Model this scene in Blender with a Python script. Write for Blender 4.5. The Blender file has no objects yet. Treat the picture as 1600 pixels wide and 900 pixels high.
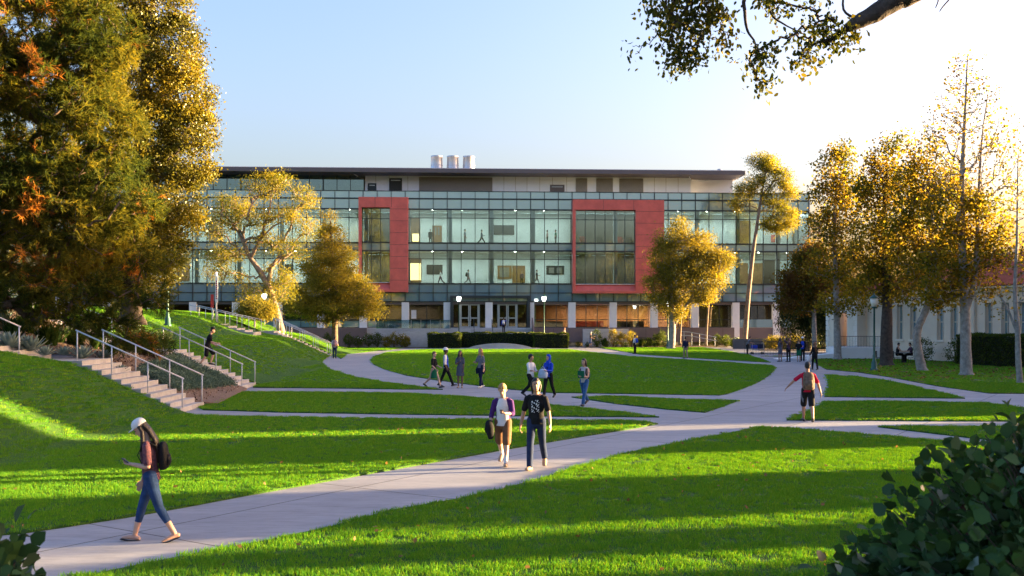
import bpy, bmesh, math, random
import numpy as np
from mathutils import Vector, Matrix, Euler, geometry

R = math.radians
rnd = random.Random(7)
scene = bpy.context.scene
COL = scene.collection
CAMH, HZ, FPX = 2.9, 502.0, 1600.0

# ------------------------------------------------------------------ survey helpers (photo measurement -> metres)
def G(px, py):
    Y = CAMH*FPX/(py-HZ)
    return ((px-800.0)/FPX*Y, Y)
def XZ(px, py, Y):
    return ((px-800.0)/FPX*Y, CAMH-(py-HZ)/FPX*Y)

# ------------------------------------------------------------------ materials
def new_mat(name):
    m = bpy.data.materials.new(name); m.use_nodes = True
    nt = m.node_tree; nt.nodes.clear()
    out = nt.nodes.new('ShaderNodeOutputMaterial')
    return m, nt, out
def N(nt, typ, **kw):
    n = nt.nodes.new(typ)
    for k, v in kw.items():
        if hasattr(n, k): setattr(n, k, v)
        else: n.inputs[k.replace('_', ' ')].default_value = v
    return n
def rgba(c): return (c[0], c[1], c[2], 1.0)
_mc = {}
def pm(name, color, rough=0.6, var=0.12, scale=3.0, metal=0.0, bump=0.0, spec=0.4, color2=None, coat=0.0, bscale=None):
    """principled material with procedural variation of colour, roughness and relief"""
    if name in _mc: return _mc[name]
    m, nt, out = new_mat(name)
    L = nt.links.new
    b = N(nt, 'ShaderNodeBsdfPrincipled')
    b.inputs['Roughness'].default_value = rough
    b.inputs['Metallic'].default_value = metal
    b.inputs['Specular IOR Level'].default_value = spec
    b.inputs['Coat Weight'].default_value = coat
    tc = N(nt, 'ShaderNodeTexCoord')
    nz = N(nt, 'ShaderNodeTexNoise'); nz.inputs['Scale'].default_value = scale
    nz.inputs['Detail'].default_value = 6.0; nz.inputs['Roughness'].default_value = 0.62
    L(tc.outputs['Object'], nz.inputs['Vector'])
    cr = N(nt, 'ShaderNodeValToRGB')
    c2 = color2 or tuple(min(1, x*(1+var)) for x in color)
    c1 = tuple(x*(1-var) for x in color) if not color2 else color
    cr.color_ramp.elements[0].position = 0.3; cr.color_ramp.elements[1].position = 0.7
    cr.color_ramp.elements[0].color = rgba(c1); cr.color_ramp.elements[1].color = rgba(c2)
    L(nz.outputs['Fac'], cr.inputs['Fac']); L(cr.outputs['Color'], b.inputs['Base Color'])
    if bump > 0:
        n2 = N(nt, 'ShaderNodeTexNoise'); n2.inputs['Scale'].default_value = bscale or scale*8
        n2.inputs['Detail'].default_value = 4.0
        L(tc.outputs['Object'], n2.inputs['Vector'])
        bp = N(nt, 'ShaderNodeBump'); bp.inputs['Strength'].default_value = min(1, bump)
        bp.inputs['Distance'].default_value = 0.02
        L(n2.outputs['Fac'], bp.inputs['Height']); L(bp.outputs['Normal'], b.inputs['Normal'])
    L(b.outputs['BSDF'], out.inputs['Surface'])
    _mc[name] = m
    return m

def leafmat(name, cols, trans=0.45, gloss=0.12, rough=0.35, clump=None, tmul=(2.0, 1.7, 0.7)):
    """leaves: each leaf takes its own colour from cols, thin enough to let light through"""
    if name in _mc: return _mc[name]
    m, nt, out = new_mat(name); L = nt.links.new
    g = N(nt, 'ShaderNodeNewGeometry')
    cr = N(nt, 'ShaderNodeValToRGB')
    els = cr.color_ramp.elements
    els[0].color = rgba(cols[0]); els[1].color = rgba(cols[-1])
    for i in range(1, len(cols)-1):
        e = els.new(i/(len(cols)-1)); e.color = rgba(cols[i])
    tc = N(nt, 'ShaderNodeTexCoord')
    nz = N(nt, 'ShaderNodeTexNoise'); nz.inputs['Scale'].default_value = clump or 0.5
    nz.inputs['Detail'].default_value = 3.0
    L(tc.outputs['Object'], nz.inputs['Vector'])
    mx = N(nt, 'ShaderNodeMath'); mx.operation = 'MULTIPLY_ADD'
    mx.inputs[1].default_value = 2.2; mx.inputs[2].default_value = -0.85
    L(nz.outputs['Fac'], mx.inputs[0])
    ad = N(nt, 'ShaderNodeMath'); ad.operation = 'MULTIPLY_ADD'; ad.inputs[1].default_value = 0.6
    L(g.outputs['Random Per Island'], ad.inputs[0]); L(mx.outputs[0], ad.inputs[2]); ad.use_clamp = True
    L(ad.outputs[0], cr.inputs['Fac'])
    df = N(nt, 'ShaderNodeBsdfDiffuse'); tr = N(nt, 'ShaderNodeBsdfTranslucent')
    gl = N(nt, 'ShaderNodeBsdfGlossy'); gl.inputs['Roughness'].default_value = max(rough, 0.45); gl.inputs['Color'].default_value = (0.36, 0.38, 0.34, 1)
    L(cr.outputs['Color'], df.inputs['Color'])
    br = N(nt, 'ShaderNodeMixRGB'); br.blend_type = 'MULTIPLY'; br.inputs[0].default_value = 1.0; br.inputs[2].default_value = rgba(tmul)
    L(cr.outputs['Color'], br.inputs[1]); L(br.outputs['Color'], tr.inputs['Color'])
    m1 = N(nt, 'ShaderNodeMixShader'); m1.inputs[0].default_value = trans
    L(df.outputs[0], m1.inputs[1]); L(tr.outputs[0], m1.inputs[2])
    fr = N(nt, 'ShaderNodeFresnel'); fr.inputs['IOR'].default_value = 1.4
    mg = N(nt, 'ShaderNodeMath'); mg.operation = 'MULTIPLY_ADD'; mg.inputs[1].default_value = 0.9*gloss; mg.inputs[2].default_value = 0.015 if gloss > 0.45 else 0.0; mg.use_clamp = True
    if gloss <= 0: mg.inputs[1].default_value = 0.0
    L(fr.outputs[0], mg.inputs[0])
    m2 = N(nt, 'ShaderNodeMixShader'); L(mg.outputs[0], m2.inputs[0])
    L(m1.outputs[0], m2.inputs[1]); L(gl.outputs[0], m2.inputs[2])
    L(m2.outputs[0], out.inputs['Surface'])
    _mc[name] = m
    return m

def glassmat(name, tint, refl=0.12, k=0.9, rough=0.02):
    """thin architectural glass: clear tinted pane plus a mirror layer that grows at grazing angles"""
    if name in _mc: return _mc[name]
    m, nt, out = new_mat(name); L = nt.links.new
    t = N(nt, 'ShaderNodeBsdfTransparent'); t.inputs['Color'].default_value = rgba(tint)
    gl = N(nt, 'ShaderNodeBsdfGlossy'); gl.inputs['Roughness'].default_value = rough
    gl.inputs['Color'].default_value = (0.85, 0.97, 0.98, 1)
    tc = N(nt, 'ShaderNodeTexCoord'); nz = N(nt, 'ShaderNodeTexNoise'); nz.inputs['Scale'].default_value = 0.35
    L(tc.outputs['Object'], nz.inputs['Vector'])
    bp = N(nt, 'ShaderNodeBump'); bp.inputs['Strength'].default_value = 0.05; bp.inputs['Distance'].default_value = 0.05
    L(nz.outputs['Fac'], bp.inputs['Height']); L(bp.outputs['Normal'], gl.inputs['Normal'])
    fr = N(nt, 'ShaderNodeFresnel'); fr.inputs['IOR'].default_value = 1.5
    mg = N(nt, 'ShaderNodeMath'); mg.operation = 'MULTIPLY_ADD'; mg.inputs[1].default_value = k; mg.inputs[2].default_value = refl; mg.use_clamp = True
    L(fr.outputs[0], mg.inputs[0])
    mx = N(nt, 'ShaderNodeMixShader'); L(mg.outputs[0], mx.inputs[0]); L(t.outputs[0], mx.inputs[1]); L(gl.outputs[0], mx.inputs[2])
    L(mx.outputs[0], out.inputs['Surface'])
    _mc[name] = m
    return m

def emitmat(name, color, strength):
    if name in _mc: return _mc[name]
    m, nt, out = new_mat(name)
    e = N(nt, 'ShaderNodeEmission'); e.inputs['Color'].default_value = rgba(color); e.inputs['Strength'].default_value = strength
    nt.links.new(e.outputs[0], out.inputs['Surface'])
    _mc[name] = m
    return m

# ------------------------------------------------------------------ object helpers
def tag(o, label=None, cat=None, group=None, kind=None):
    if label: o['label'] = label
    if cat: o['category'] = cat
    if group: o['group'] = group
    if kind: o['kind'] = kind
    return o
def thing(name, label, cat, loc=(0, 0, 0), rz=0.0, group=None):
    o = bpy.data.objects.new(name, None); COL.objects.link(o)
    o.location = loc; o.rotation_euler = (0, 0, rz); o.empty_display_size = 0.3
    return tag(o, label, cat, group)
def link_mesh(name, me, mats, parent=None, smooth=False):
    o = bpy.data.objects.new(name, me); COL.objects.link(o)
    if not isinstance(mats, (list, tuple)): mats = [mats]
    for m in mats: me.materials.append(m)
    if parent: o.parent = parent
    if smooth: me.shade_smooth()
    return o
def copy_tree(o, parent=None):
    c = o.copy(); COL.objects.link(c)
    if parent: c.parent = parent
    for ch in o.children: copy_tree(ch, c)
    return c

class MB:
    """collects simple solids and links them as one mesh"""
    def __init__(s): s.v = []; s.f = []; s.mi = []; s.cur = 0
    def add(s, vs, fs):
        b = len(s.v); s.v += [tuple(v) for v in vs]
        for f in fs: s.f.append(tuple(b+i for i in f)); s.mi.append(s.cur)
        return s
    def box(s, x0, x1, y0, y1, z0, z1):
        if x0 > x1: x0, x1 = x1, x0
        if y0 > y1: y0, y1 = y1, y0
        if z0 > z1: z0, z1 = z1, z0
        vs = [(x0,y0,z0),(x1,y0,z0),(x1,y1,z0),(x0,y1,z0),(x0,y0,z1),(x1,y0,z1),(x1,y1,z1),(x0,y1,z1)]
        return s.add(vs, [(0,3,2,1),(4,5,6,7),(0,1,5,4),(1,2,6,5),(2,3,7,6),(3,0,4,7)])
    def tube(s, pts, rad, n=8, cap=True, ref=None):
        pts = [Vector(p) for p in pts]
        if not isinstance(rad, (list, tuple)): rad = [rad]*len(pts)
        vs = []; fs = []; m = len(pts)
        up = None
        for i in range(m):
            t = (pts[min(i+1, m-1)]-pts[max(i-1, 0)])
            if t.length < 1e-9: t = Vector((0, 0, 1))
            t.normalize()
            if up is None:
                a = ref or (Vector((1, 0, 0)) if abs(t.x) < 0.9 else Vector((0, 1, 0)))
                up = (a - t*a.dot(t)).normalized()
            else:
                up = (up - t*up.dot(t))
                up = up.normalized() if up.length > 1e-6 else t.orthogonal().normalized()
            w = t.cross(up)
            r = rad[i]; rx, ry = (r if isinstance(r, (tuple, list)) else (r, r))
            for j in range(n):
                a = 2*math.pi*j/n
                vs.append(pts[i] + up*(math.cos(a)*rx) + w*(math.sin(a)*ry))
        for i in range(m-1):
            for j in range(n):
                k = (j+1) % n
                fs.append((i*n+j, i*n+k, (i+1)*n+k, (i+1)*n+j))
        if cap:
            fs.append(tuple(reversed(range(n)))); fs.append(tuple((m-1)*n+j for j in range(n)))
        return s.add(vs, fs)
    def lathe(s, prof, c=(0, 0, 0), n=16, cap=True):
        vs = []; fs = []; m = len(prof)
        for r, z in prof:
            for j in range(n):
                a = 2*math.pi*j/n
                vs.append((c[0]+r*math.cos(a), c[1]+r*math.sin(a), c[2]+z))
        for i in range(m-1):
            for j in range(n):
                k = (j+1) % n
                fs.append((i*n+j, i*n+k, (i+1)*n+k, (i+1)*n+j))
        if cap:
            fs.append(tuple(reversed(range(n)))); fs.append(tuple((m-1)*n+j for j in range(n)))
        return s.add(vs, fs)
    def prism_y(s, prof, y0, y1):
        """profile of (x, z) points extruded along y"""
        n = len(prof)
        vs = [(x, y0, z) for x, z in prof] + [(x, y1, z) for x, z in prof]
        area = sum(prof[i][0]*prof[(i+1) % n][1]-prof[(i+1) % n][0]*prof[i][1] for i in range(n))
        tri = geometry.tessellate_polygon([[Vector((x, z, 0)) for x, z in prof]])
        fs = []
        for t in tri:
            a, b, c = t
            ar = (prof[b][0]-prof[a][0])*(prof[c][1]-prof[a][1])-(prof[c][0]-prof[a][0])*(prof[b][1]-prof[a][1])
            if ar < 0: a, b, c = c, b, a
            fs.append((a, b, c)); fs.append((c+n, b+n, a+n))
        for i in range(n):
            j = (i+1) % n
            fs.append((i, j, j+n, i+n) if area < 0 else (j, i, i+n, j+n))
        return s.add(vs, fs)
    def prism_z(s, poly, z0, z1):
        n = len(poly)
        vs = [(x, y, z0) for x, y in poly] + [(x, y, z1) for x, y in poly]
        area = sum(poly[i][0]*poly[(i+1) % n][1]-poly[(i+1) % n][0]*poly[i][1] for i in range(n))
        tri = geometry.tessellate_polygon([[Vector((x, y, 0)) for x, y in poly]])
        fs = []
        for a, b, c in tri:
            ar = (poly[b][0]-poly[a][0])*(poly[c][1]-poly[a][1])-(poly[c][0]-poly[a][0])*(poly[b][1]-poly[a][1])
            if ar < 0: a, b, c = c, b, a
            fs.append((c, b, a)); fs.append((a+n, b+n, c+n))
        for i in range(n):
            j = (i+1) % n
            fs.append((i, j, j+n, i+n) if area > 0 else (j, i, i+n, j+n))
        return s.add(vs, fs)
    def sphere(s, c, r, n=12, m=8):
        rx, ry, rz = r if isinstance(r, (tuple, list)) else (r, r, r)
        vs = [(c[0], c[1], c[2]-rz)]; fs = []
        for i in range(1, m):
            p = math.pi*i/m
            for j in range(n):
                a = 2*math.pi*j/n
                vs.append((c[0]+rx*math.sin(p)*math.cos(a), c[1]+ry*math.sin(p)*math.sin(a), c[2]-rz*math.cos(p)))
        vs.append((c[0], c[1], c[2]+rz)); T = len(vs)-1
        for j in range(n):
            k = (j+1) % n
            fs.append((0, 1+k, 1+j)); fs.append((T, 1+(m-2)*n+j, 1+(m-2)*n+k))
        for i in range(m-2):
            for j in range(n):
                k = (j+1) % n
                fs.append((1+i*n+j, 1+i*n+k, 1+(i+1)*n+k, 1+(i+1)*n+j))
        return s.add(vs, fs)
    def mesh(s, name='mesh'):
        me = bpy.data.meshes.new(name); me.from_pydata(s.v, [], s.f)
        if any(s.mi): me.polygons.foreach_set('material_index', s.mi)
        me.update(); return me
    def build(s, name, mat, parent=None, smooth=False, bevel=0.0):
        me = s.mesh(name)
        o = link_mesh(name, me, mat, parent, smooth)
        if bevel > 0:
            md = o.modifiers.new('bevel', 'BEVEL'); md.width = bevel; md.segments = 2; md.limit_method = 'ANGLE'
        return o

def np_mesh(name, verts, k, mat, parent=None, smooth=False):
    """mesh of many separate k-gons from an (n*k, 3) array"""
    verts = np.ascontiguousarray(verts, dtype=np.float32).reshape(-1, 3)
    nf = len(verts)//k
    me = bpy.data.meshes.new(name)
    me.vertices.add(len(verts)); me.vertices.foreach_set('co', verts.ravel())
    me.loops.add(nf*k); me.loops.foreach_set('vertex_index', np.arange(nf*k, dtype=np.int32))
    me.polygons.add(nf); me.polygons.foreach_set('loop_start', np.arange(0, nf*k, k, dtype=np.int32))
    me.polygons.foreach_set('loop_total', np.full(nf, k, dtype=np.int32))
    me.update(calc_edges=True)
    return link_mesh(name, me, mat, parent, smooth)

# ------------------------------------------------------------------ foliage
def unit(v): return v/np.maximum(np.linalg.norm(v, axis=-1, keepdims=True), 1e-9)
def leaf_cards(rs, centers, size, aspect=0.5, up=0.3, dirs=None, droop=0.0, fold=0.0):
    """one small pointed leaf (a folded diamond) per centre"""
    n = len(centers)
    d = unit(rs.normal(size=(n, 3)) + np.array([0, 0, -droop])) if dirs is None else unit(dirs + rs.normal(size=(n, 3))*0.35)
    nn = unit(rs.normal(size=(n, 3)) + np.array([0, 0, up]))
    s = unit(np.cross(d, nn)); 
    L = size*(0.7+0.6*rs.random((n, 1)))
    w = L*aspect*0.5
    nrm = np.cross(s, d)
    a = centers; b = centers + d*L*0.45 + s*w + nrm*w*fold; c = centers + d*L; e = centers + d*L*0.45 - s*w + nrm*w*fold
    return np.stack([a, b, c, e], axis=1).reshape(-1, 3)

def lobe_points(rs, lobes, n, shell=0.6):
    """points through a set of ellipsoids (cx,cy,cz,rx,ry,rz[,weight])"""
    w = np.array([l[3]*l[4]*l[5]*(l[6] if len(l) > 6 else 1) for l in lobes]) ** 0.8
    k = rs.choice(len(lobes), size=n, p=w/w.sum())
    A = np.array([l[:6] for l in lobes])[k]
    d = unit(rs.normal(size=(n, 3)))
    r = rs.random((n, 1)) ** (1/3.0)
    r = shell*(0.72+0.28*rs.random((n, 1))) + (1-shell)*r if shell < 1 else r
    return A[:, :3] + d*A[:, 3:6]*r

def grow(trunk, targets, tip=0.012, trunk_r=0.3, power=0.5, start=0.25, jit=0.12, up=0.35, seg=4, rs=None):
    """branches from a trunk polyline out to every target; returns list of (p0,p1,r0,r1)"""
    tr = [np.array(p, float) for p in trunk]
    nodes = []; par = []
    for i in range(len(tr)-1):
        for t in np.linspace(0, 1, 6)[:-1]:
            nodes.append(tr[i]*(1-t)+tr[i+1]*t); par.append(len(nodes)-2)
    nodes.append(tr[-1]); par.append(len(nodes)-2)
    nt0 = len(nodes)
    s0 = int(nt0*start)
    P = np.zeros((nt0 + len(targets)*seg + 5, 3)); P[:nt0] = nodes
    ok = np.zeros(len(P), bool); ok[s0:nt0] = True
    dep = np.zeros(len(P))
    cnt = nt0
    top = P[s0:nt0]
    dd = np.array([np.min(np.linalg.norm(top-t, axis=1)) for t in targets])
    tips = []
    for ti in np.argsort(dd):
        t = targets[ti]
        D = np.linalg.norm(P[:cnt]-t, axis=1) + up*np.maximum(0, P[:cnt, 2]-t[2]+0.15*dd[ti])*2.0
        D[~ok[:cnt]] = 1e9
        j = int(np.argmin(D)); p0 = P[j].copy()
        L = np.linalg.norm(t-p0)
        prev = j
        for q in range(1, seg+1):
            f = q/seg
            p = p0*(1-f)+t*f
            p[2] += up*L*0.35*math.sin(math.pi*f)*0.6
            if q < seg: p = p + rs.normal(size=3)*jit*L*0.35
            P[cnt] = p; ok[cnt] = True; par.append(prev); prev = cnt; cnt += 1
        tips.append(prev)
    load = np.zeros(cnt)
    for t in tips: load[t] += 1
    for i in range(cnt-1, 0, -1):
        if par[i] >= 0: load[par[i]] += load[i]
    load = np.maximum(load, 1)
    rad = tip*load**power
    tipr = tip
    out = []
    for i in range(nt0, cnt):
        j = par[i]
        r1 = min(rad[i], trunk_r*0.62); r0 = min(rad[j], r1*1.35, trunk_r*0.7)
        if j < nt0: r0 = r1*1.25
        out.append((P[j], P[i], r0, r1))
    return out

def branch_mesh(name, segs, mat, parent, n=5, minr=0.0):
    segs = [s for s in segs if s[2] > minr]
    if not segs: return None
    p0 = np.array([s[0] for s in segs]); p1 = np.array([s[1] for s in segs])
    r0 = np.array([s[2] for s in segs])[:, None]; r1 = np.array([s[3] for s in segs])[:, None]
    d = unit(p1-p0); a = np.where(np.abs(d[:, :1]) < 0.8, np.array([[1., 0, 0]]), np.array([[0, 1., 0]]))
    u = unit(np.cross(d, a)); w = np.cross(d, u)
    V = np.zeros((len(segs), 2*n, 3))
    for j in range(n):
        an = 2*math.pi*j/n
        off = u*math.cos(an)+w*math.sin(an)
        V[:, j] = p0+off*r0 - d*r0*0.3; V[:, n+j] = p1+off*r1
    base = (np.arange(len(segs))*2*n)[:, None]
    F = np.array([[j, (j+1) % n, n+(j+1) % n, n+j] for j in range(n)]).reshape(1, n, 4)
    F = (F + base[:, :, None]).reshape(-1)
    me = bpy.data.meshes.new(name); me.vertices.add(V.shape[0]*2*n); me.vertices.foreach_set('co', V.astype(np.float32).ravel())
    nf = len(segs)*n
    me.loops.add(nf*4); me.loops.foreach_set('vertex_index', F.astype(np.int32))
    me.polygons.add(nf); me.polygons.foreach_set('loop_start', np.arange(0, nf*4, 4, dtype=np.int32)); me.polygons.foreach_set('loop_total', np.full(nf, 4, dtype=np.int32))
    me.update(calc_edges=True)
    return link_mesh(name, me, mat, parent, True)

def trunk_mesh(pts, rads, mat, parent, n=12, seed=0, flare=1.5, name='trunk'):
    """smooth wandering trunk with a root flare"""
    r_ = random.Random(seed); P = [Vector(p) for p in pts]
    Q = []; RR = []
    K = 5
    for i in range(len(P)-1):
        a = P[max(i-1, 0)]; b = P[i]; c = P[i+1]; d = P[min(i+2, len(P)-1)]
        for q in range(K):
            t = q/K
            p = 0.5*((2*b)+(-a+c)*t+(2*a-5*b+4*c-d)*t*t+(-a+3*b-3*c+d)*t**3)
            Q.append(p); RR.append(rads[i]*(1-t)+rads[i+1]*t)
    Q.append(P[-1]); RR.append(rads[-1])
    if flare > 1:
        Q.insert(0, Q[0]-Vector((0, 0, 0.25))); RR.insert(0, RR[0]*flare)
        RR[1] = RR[1]*(1+(flare-1)*0.6)
    mb = MB(); mb.tube(Q, [r*(1+r_.uniform(-.05, .05)) for r in RR], n)
    return mb.build(name, mat, parent, True)
# ------------------------------------------------------------------ shared materials
def grass_ground(name, c1, c2, scale=0.6):
    m, nt, out = new_mat(name); L = nt.links.new
    b = N(nt, 'ShaderNodeBsdfPrincipled'); b.inputs['Roughness'].default_value = 0.85; b.inputs['Specular IOR Level'].default_value = 0.15
    tc = N(nt, 'ShaderNodeTexCoord')
    n1 = N(nt, 'ShaderNodeTexNoise'); n1.inputs['Scale'].default_value = scale; n1.inputs['Detail'].default_value = 8
    n2 = N(nt, 'ShaderNodeTexNoise'); n2.inputs['Scale'].default_value = 22; n2.inputs['Detail'].default_value = 6; n2.inputs['Roughness'].default_value = 0.7
    L(tc.outputs['Object'], n1.inputs['Vector']); L(tc.outputs['Object'], n2.inputs['Vector'])
    ad = N(nt, 'ShaderNodeMath'); ad.operation = 'ADD'; L(n1.outputs['Fac'], ad.inputs[0]); L(n2.outputs['Fac'], ad.inputs[1])
    sb = N(nt, 'ShaderNodeMath'); sb.operation = 'MULTIPLY'; sb.inputs[1].default_value = 0.5; L(ad.outputs[0], sb.inputs[0])
    cr = N(nt, 'ShaderNodeValToRGB'); cr.color_ramp.elements[0].position = 0.36; cr.color_ramp.elements[1].position = 0.64
    cr.color_ramp.elements[0].color = rgba(c1); cr.color_ramp.elements[1].color = rgba(c2)
    L(sb.outputs[0], cr.inputs['Fac']); L(cr.outputs['Color'], b.inputs['Base Color'])
    n3 = N(nt, 'ShaderNodeTexNoise'); n3.inputs['Scale'].default_value = 45; n3.inputs['Detail'].default_value = 3
    L(tc.outputs['Object'], n3.inputs['Vector'])
    bp = N(nt, 'ShaderNodeBump'); bp.inputs['Strength'].default_value = 1.0; bp.inputs['Distance'].default_value = 0.06
    L(n3.outputs['Fac'], bp.inputs['Height']); L(bp.outputs['Normal'], b.inputs['Normal'])
    L(b.outputs[0], out.inputs['Surface'])
    return m
def concrete(name, c1, c2, joint=None, rot=0.0):
    m, nt, out = new_mat(name); L = nt.links.new
    b = N(nt, 'ShaderNodeBsdfPrincipled'); b.inputs['Roughness'].default_value = 0.75; b.inputs['Specular IOR Level'].default_value = 0.3
    tc = N(nt, 'ShaderNodeTexCoord')
    mp = N(nt, 'ShaderNodeMapping'); mp.inputs['Rotation'].default_value = (0, 0, rot); L(tc.outputs['Object'], mp.inputs['Vector'])
    mp2 = N(nt, 'ShaderNodeMapping'); mp2.inputs['Rotation'].default_value = (0, 0, 0.25); mp2.inputs['Scale'].default_value = (0.35, 1.6, 1); L(tc.outputs['Object'], mp2.inputs['Vector'])
    n1 = N(nt, 'ShaderNodeTexNoise'); n1.inputs['Scale'].default_value = 0.9; n1.inputs['Detail'].default_value = 9; n1.inputs['Roughness'].default_value = 0.65
    L(mp2.outputs[0], n1.inputs['Vector'])
    cr = N(nt, 'ShaderNodeValToRGB'); cr.color_ramp.elements[0].position = 0.32; cr.color_ramp.elements[1].position = 0.68
    cr.color_ramp.elements[0].color = rgba(c1); cr.color_ramp.elements[1].color = rgba(c2); L(n1.outputs['Fac'], cr.inputs['Fac'])
    n2 = N(nt, 'ShaderNodeTexNoise'); n2.inputs['Scale'].default_value = 60; n2.inputs['Detail'].default_value = 3; L(tc.outputs['Object'], n2.inputs['Vector'])
    bp = N(nt, 'ShaderNodeBump'); bp.inputs['Strength'].default_value = 0.25; bp.inputs['Distance'].default_value = 0.01
    L(n2.outputs['Fac'], bp.inputs['Height']); L(bp.outputs['Normal'], b.inputs['Normal'])
    col = cr.outputs['Color']
    # speckled stains
    n4 = N(nt, 'ShaderNodeTexNoise'); n4.inputs['Scale'].default_value = 5; n4.inputs['Detail'].default_value = 8; n4.inputs['Roughness'].default_value = 0.8; L(mp2.outputs[0], n4.inputs['Vector'])
    r4 = N(nt, 'ShaderNodeValToRGB'); r4.color_ramp.elements[0].position = 0.3; r4.color_ramp.elements[0].color = (0.72, 0.72, 0.72, 1); r4.color_ramp.elements[1].position = 0.55; r4.color_ramp.elements[1].color = (1, 1, 1, 1)
    L(n4.outputs['Fac'], r4.inputs['Fac'])
    mu = N(nt, 'ShaderNodeMixRGB'); mu.blend_type = 'MULTIPLY'; mu.inputs[0].default_value = 1; L(col, mu.inputs[1]); L(r4.outputs[0], mu.inputs[2]); col = mu.outputs[0]
    if joint:
        bk = N(nt, 'ShaderNodeTexBrick'); bk.offset = 0.0; bk.inputs['Scale'].default_value = 1.0
        bk.inputs['Brick Width'].default_value = joint[0]; bk.inputs['Row Height'].default_value = joint[1]; bk.inputs['Mortar Size'].default_value = 0.016
        bk.inputs['Color1'].default_value = (1, 1, 1, 1); bk.inputs['Color2'].default_value = (0.88, 0.88, 0.89, 1); bk.inputs['Mortar'].default_value = (0.25, 0.25, 0.25, 1)
        L(mp.outputs[0], bk.inputs['Vector'])
        m3 = N(nt, 'ShaderNodeMixRGB'); m3.blend_type = 'MULTIPLY'; m3.inputs[0].default_value = 1; L(col, m3.inputs[1]); L(bk.outputs['Color'], m3.inputs[2]); col = m3.outputs[0]
    L(col, b.inputs['Base Color']); L(b.outputs[0], out.inputs['Surface'])
    return m
M = {}
M['lawn'] = grass_ground('lawn_green', (0.035, 0.10, 0.012), (0.065, 0.15, 0.018))
M['lawn_dry'] = grass_ground('lawn_under_trees', (0.045, 0.085, 0.012), (0.10, 0.12, 0.03), 1.2)
M['path'] = concrete('path_concrete', (0.235, 0.245, 0.265), (0.33, 0.34, 0.365), (4.5, 3.0), R(-57))
M['conc'] = concrete('plain_concrete', (0.42, 0.42, 0.42), (0.54, 0.54, 0.53))
M['stair'] = concrete('stair_concrete', (0.32, 0.315, 0.30), (0.44, 0.435, 0.42))
M['mulch'] = pm('bark_mulch', (0.06, 0.035, 0.022), 0.95, scale=14, color2=(0.24, 0.17, 0.12), bump=1.0, bscale=30)
M['rail'] = pm('rail_paint', (0.52, 0.54, 0.56), 0.4, 0.05, 4, metal=0.0, spec=0.5)
M['bark_grey'] = pm('bark_grey', (0.16, 0.14, 0.12), 0.9, scale=5, color2=(0.36, 0.33, 0.29), bump=0.9, bscale=14)
M['bark_brown'] = pm('bark_brown', (0.07, 0.045, 0.03), 0.95, scale=6, color2=(0.17, 0.12, 0.08), bump=1.0, bscale=12)
M['bark_pale'] = pm('bark_pale', (0.12, 0.08, 0.055), 0.8, scale=3, color2=(0.30, 0.21, 0.15), bump=0.5, bscale=9)
M['bark_dark'] = pm('bark_dark', (0.03, 0.022, 0.018), 0.95, scale=6, color2=(0.09, 0.07, 0.055), bump=1.0, bscale=16)
M['white_wall'] = pm('white_panel', (0.84, 0.86, 0.92), 0.6, 0.05, 0.6)
M['taupe'] = pm('taupe_louvre', (0.38, 0.35, 0.31), 0.6, 0.06, 0.8)
M['red'] = pm('red_panel', (0.64, 0.13, 0.10), 0.45, 0.16, 0.9, spec=0.35)
M['mull'] = pm('dark_mullion', (0.035, 0.045, 0.05), 0.4, 0.05, 3, metal=0.5)
M['alu'] = pm('aluminium', (0.42, 0.44, 0.46), 0.35, 0.05, 3, metal=0.6)
M['span_a'] = pm('spandrel_light_teal', (0.13, 0.24, 0.25), 0.06, 0.10, 0.3, spec=1.0, coat=0.6)
M['span_b'] = pm('spandrel_blue', (0.05, 0.12, 0.15), 0.06, 0.14, 0.3, spec=1.0, coat=0.6)
def backpainted(name, col, refl):
    m = pm(name, col, 0.3, 0.12, 0.3)
    nt = m.node_tree; L = nt.links.new
    out = [n for n in nt.nodes if n.type == 'OUTPUT_MATERIAL'][0]; b = [n for n in nt.nodes if n.type == 'BSDF_PRINCIPLED'][0]
    gl = N(nt, 'ShaderNodeBsdfGlossy'); gl.inputs['Roughness'].default_value = 0.03; gl.inputs['Color'].default_value = (0.80, 0.97, 1.0, 1)
    mx = N(nt, 'ShaderNodeMixShader'); mx.inputs[0].default_value = refl
    L(b.outputs[0], mx.inputs[1]); L(gl.outputs[0], mx.inputs[2]); L(mx.outputs[0], out.inputs['Surface'])
    return m
M['span_a'] = backpainted('teal_spandrel_glass', (0.20, 0.31, 0.32), 0.30)
M['span_b'] = backpainted('blue_spandrel_glass', (0.15, 0.27, 0.33), 0.30)
M['glass'] = glassmat('curtain_glass', (0.70, 0.85, 0.88), 0.12, 1.2)
M['glass_dk'] = glassmat('ground_floor_glass', (0.80, 0.74, 0.64), 0.08, 1.0)
M['glass_guard'] = glassmat('guard_glass', (0.55, 0.72, 0.74), 0.12, 1.2)
M['roofgrey'] = pm('roof_fascia_grey', (0.13, 0.11, 0.115), 0.55, 0.08, 1.0)
M['brownwall'] = pm('brown_precast', (0.17, 0.125, 0.115), 0.75, 0.08, 0.7, bump=0.15)
M['colwhite'] = pm('column_concrete', (0.74, 0.73, 0.72), 0.7, 0.06, 1.5)
M['int_wall'] = pm('interior_wall', (0.66, 0.70, 0.68), 0.8, 0.04, 0.4)
M['int_wood'] = pm('interior_wood', (0.24, 0.12, 0.045), 0.5, 0.2, 2.0)
M['int_floor'] = pm('interior_floor', (0.20, 0.18, 0.15), 0.5, 0.1, 1.0)
M['int_ceil'] = pm('interior_ceiling', (0.60, 0.58, 0.52), 0.8, 0.05, 1.0)
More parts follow.
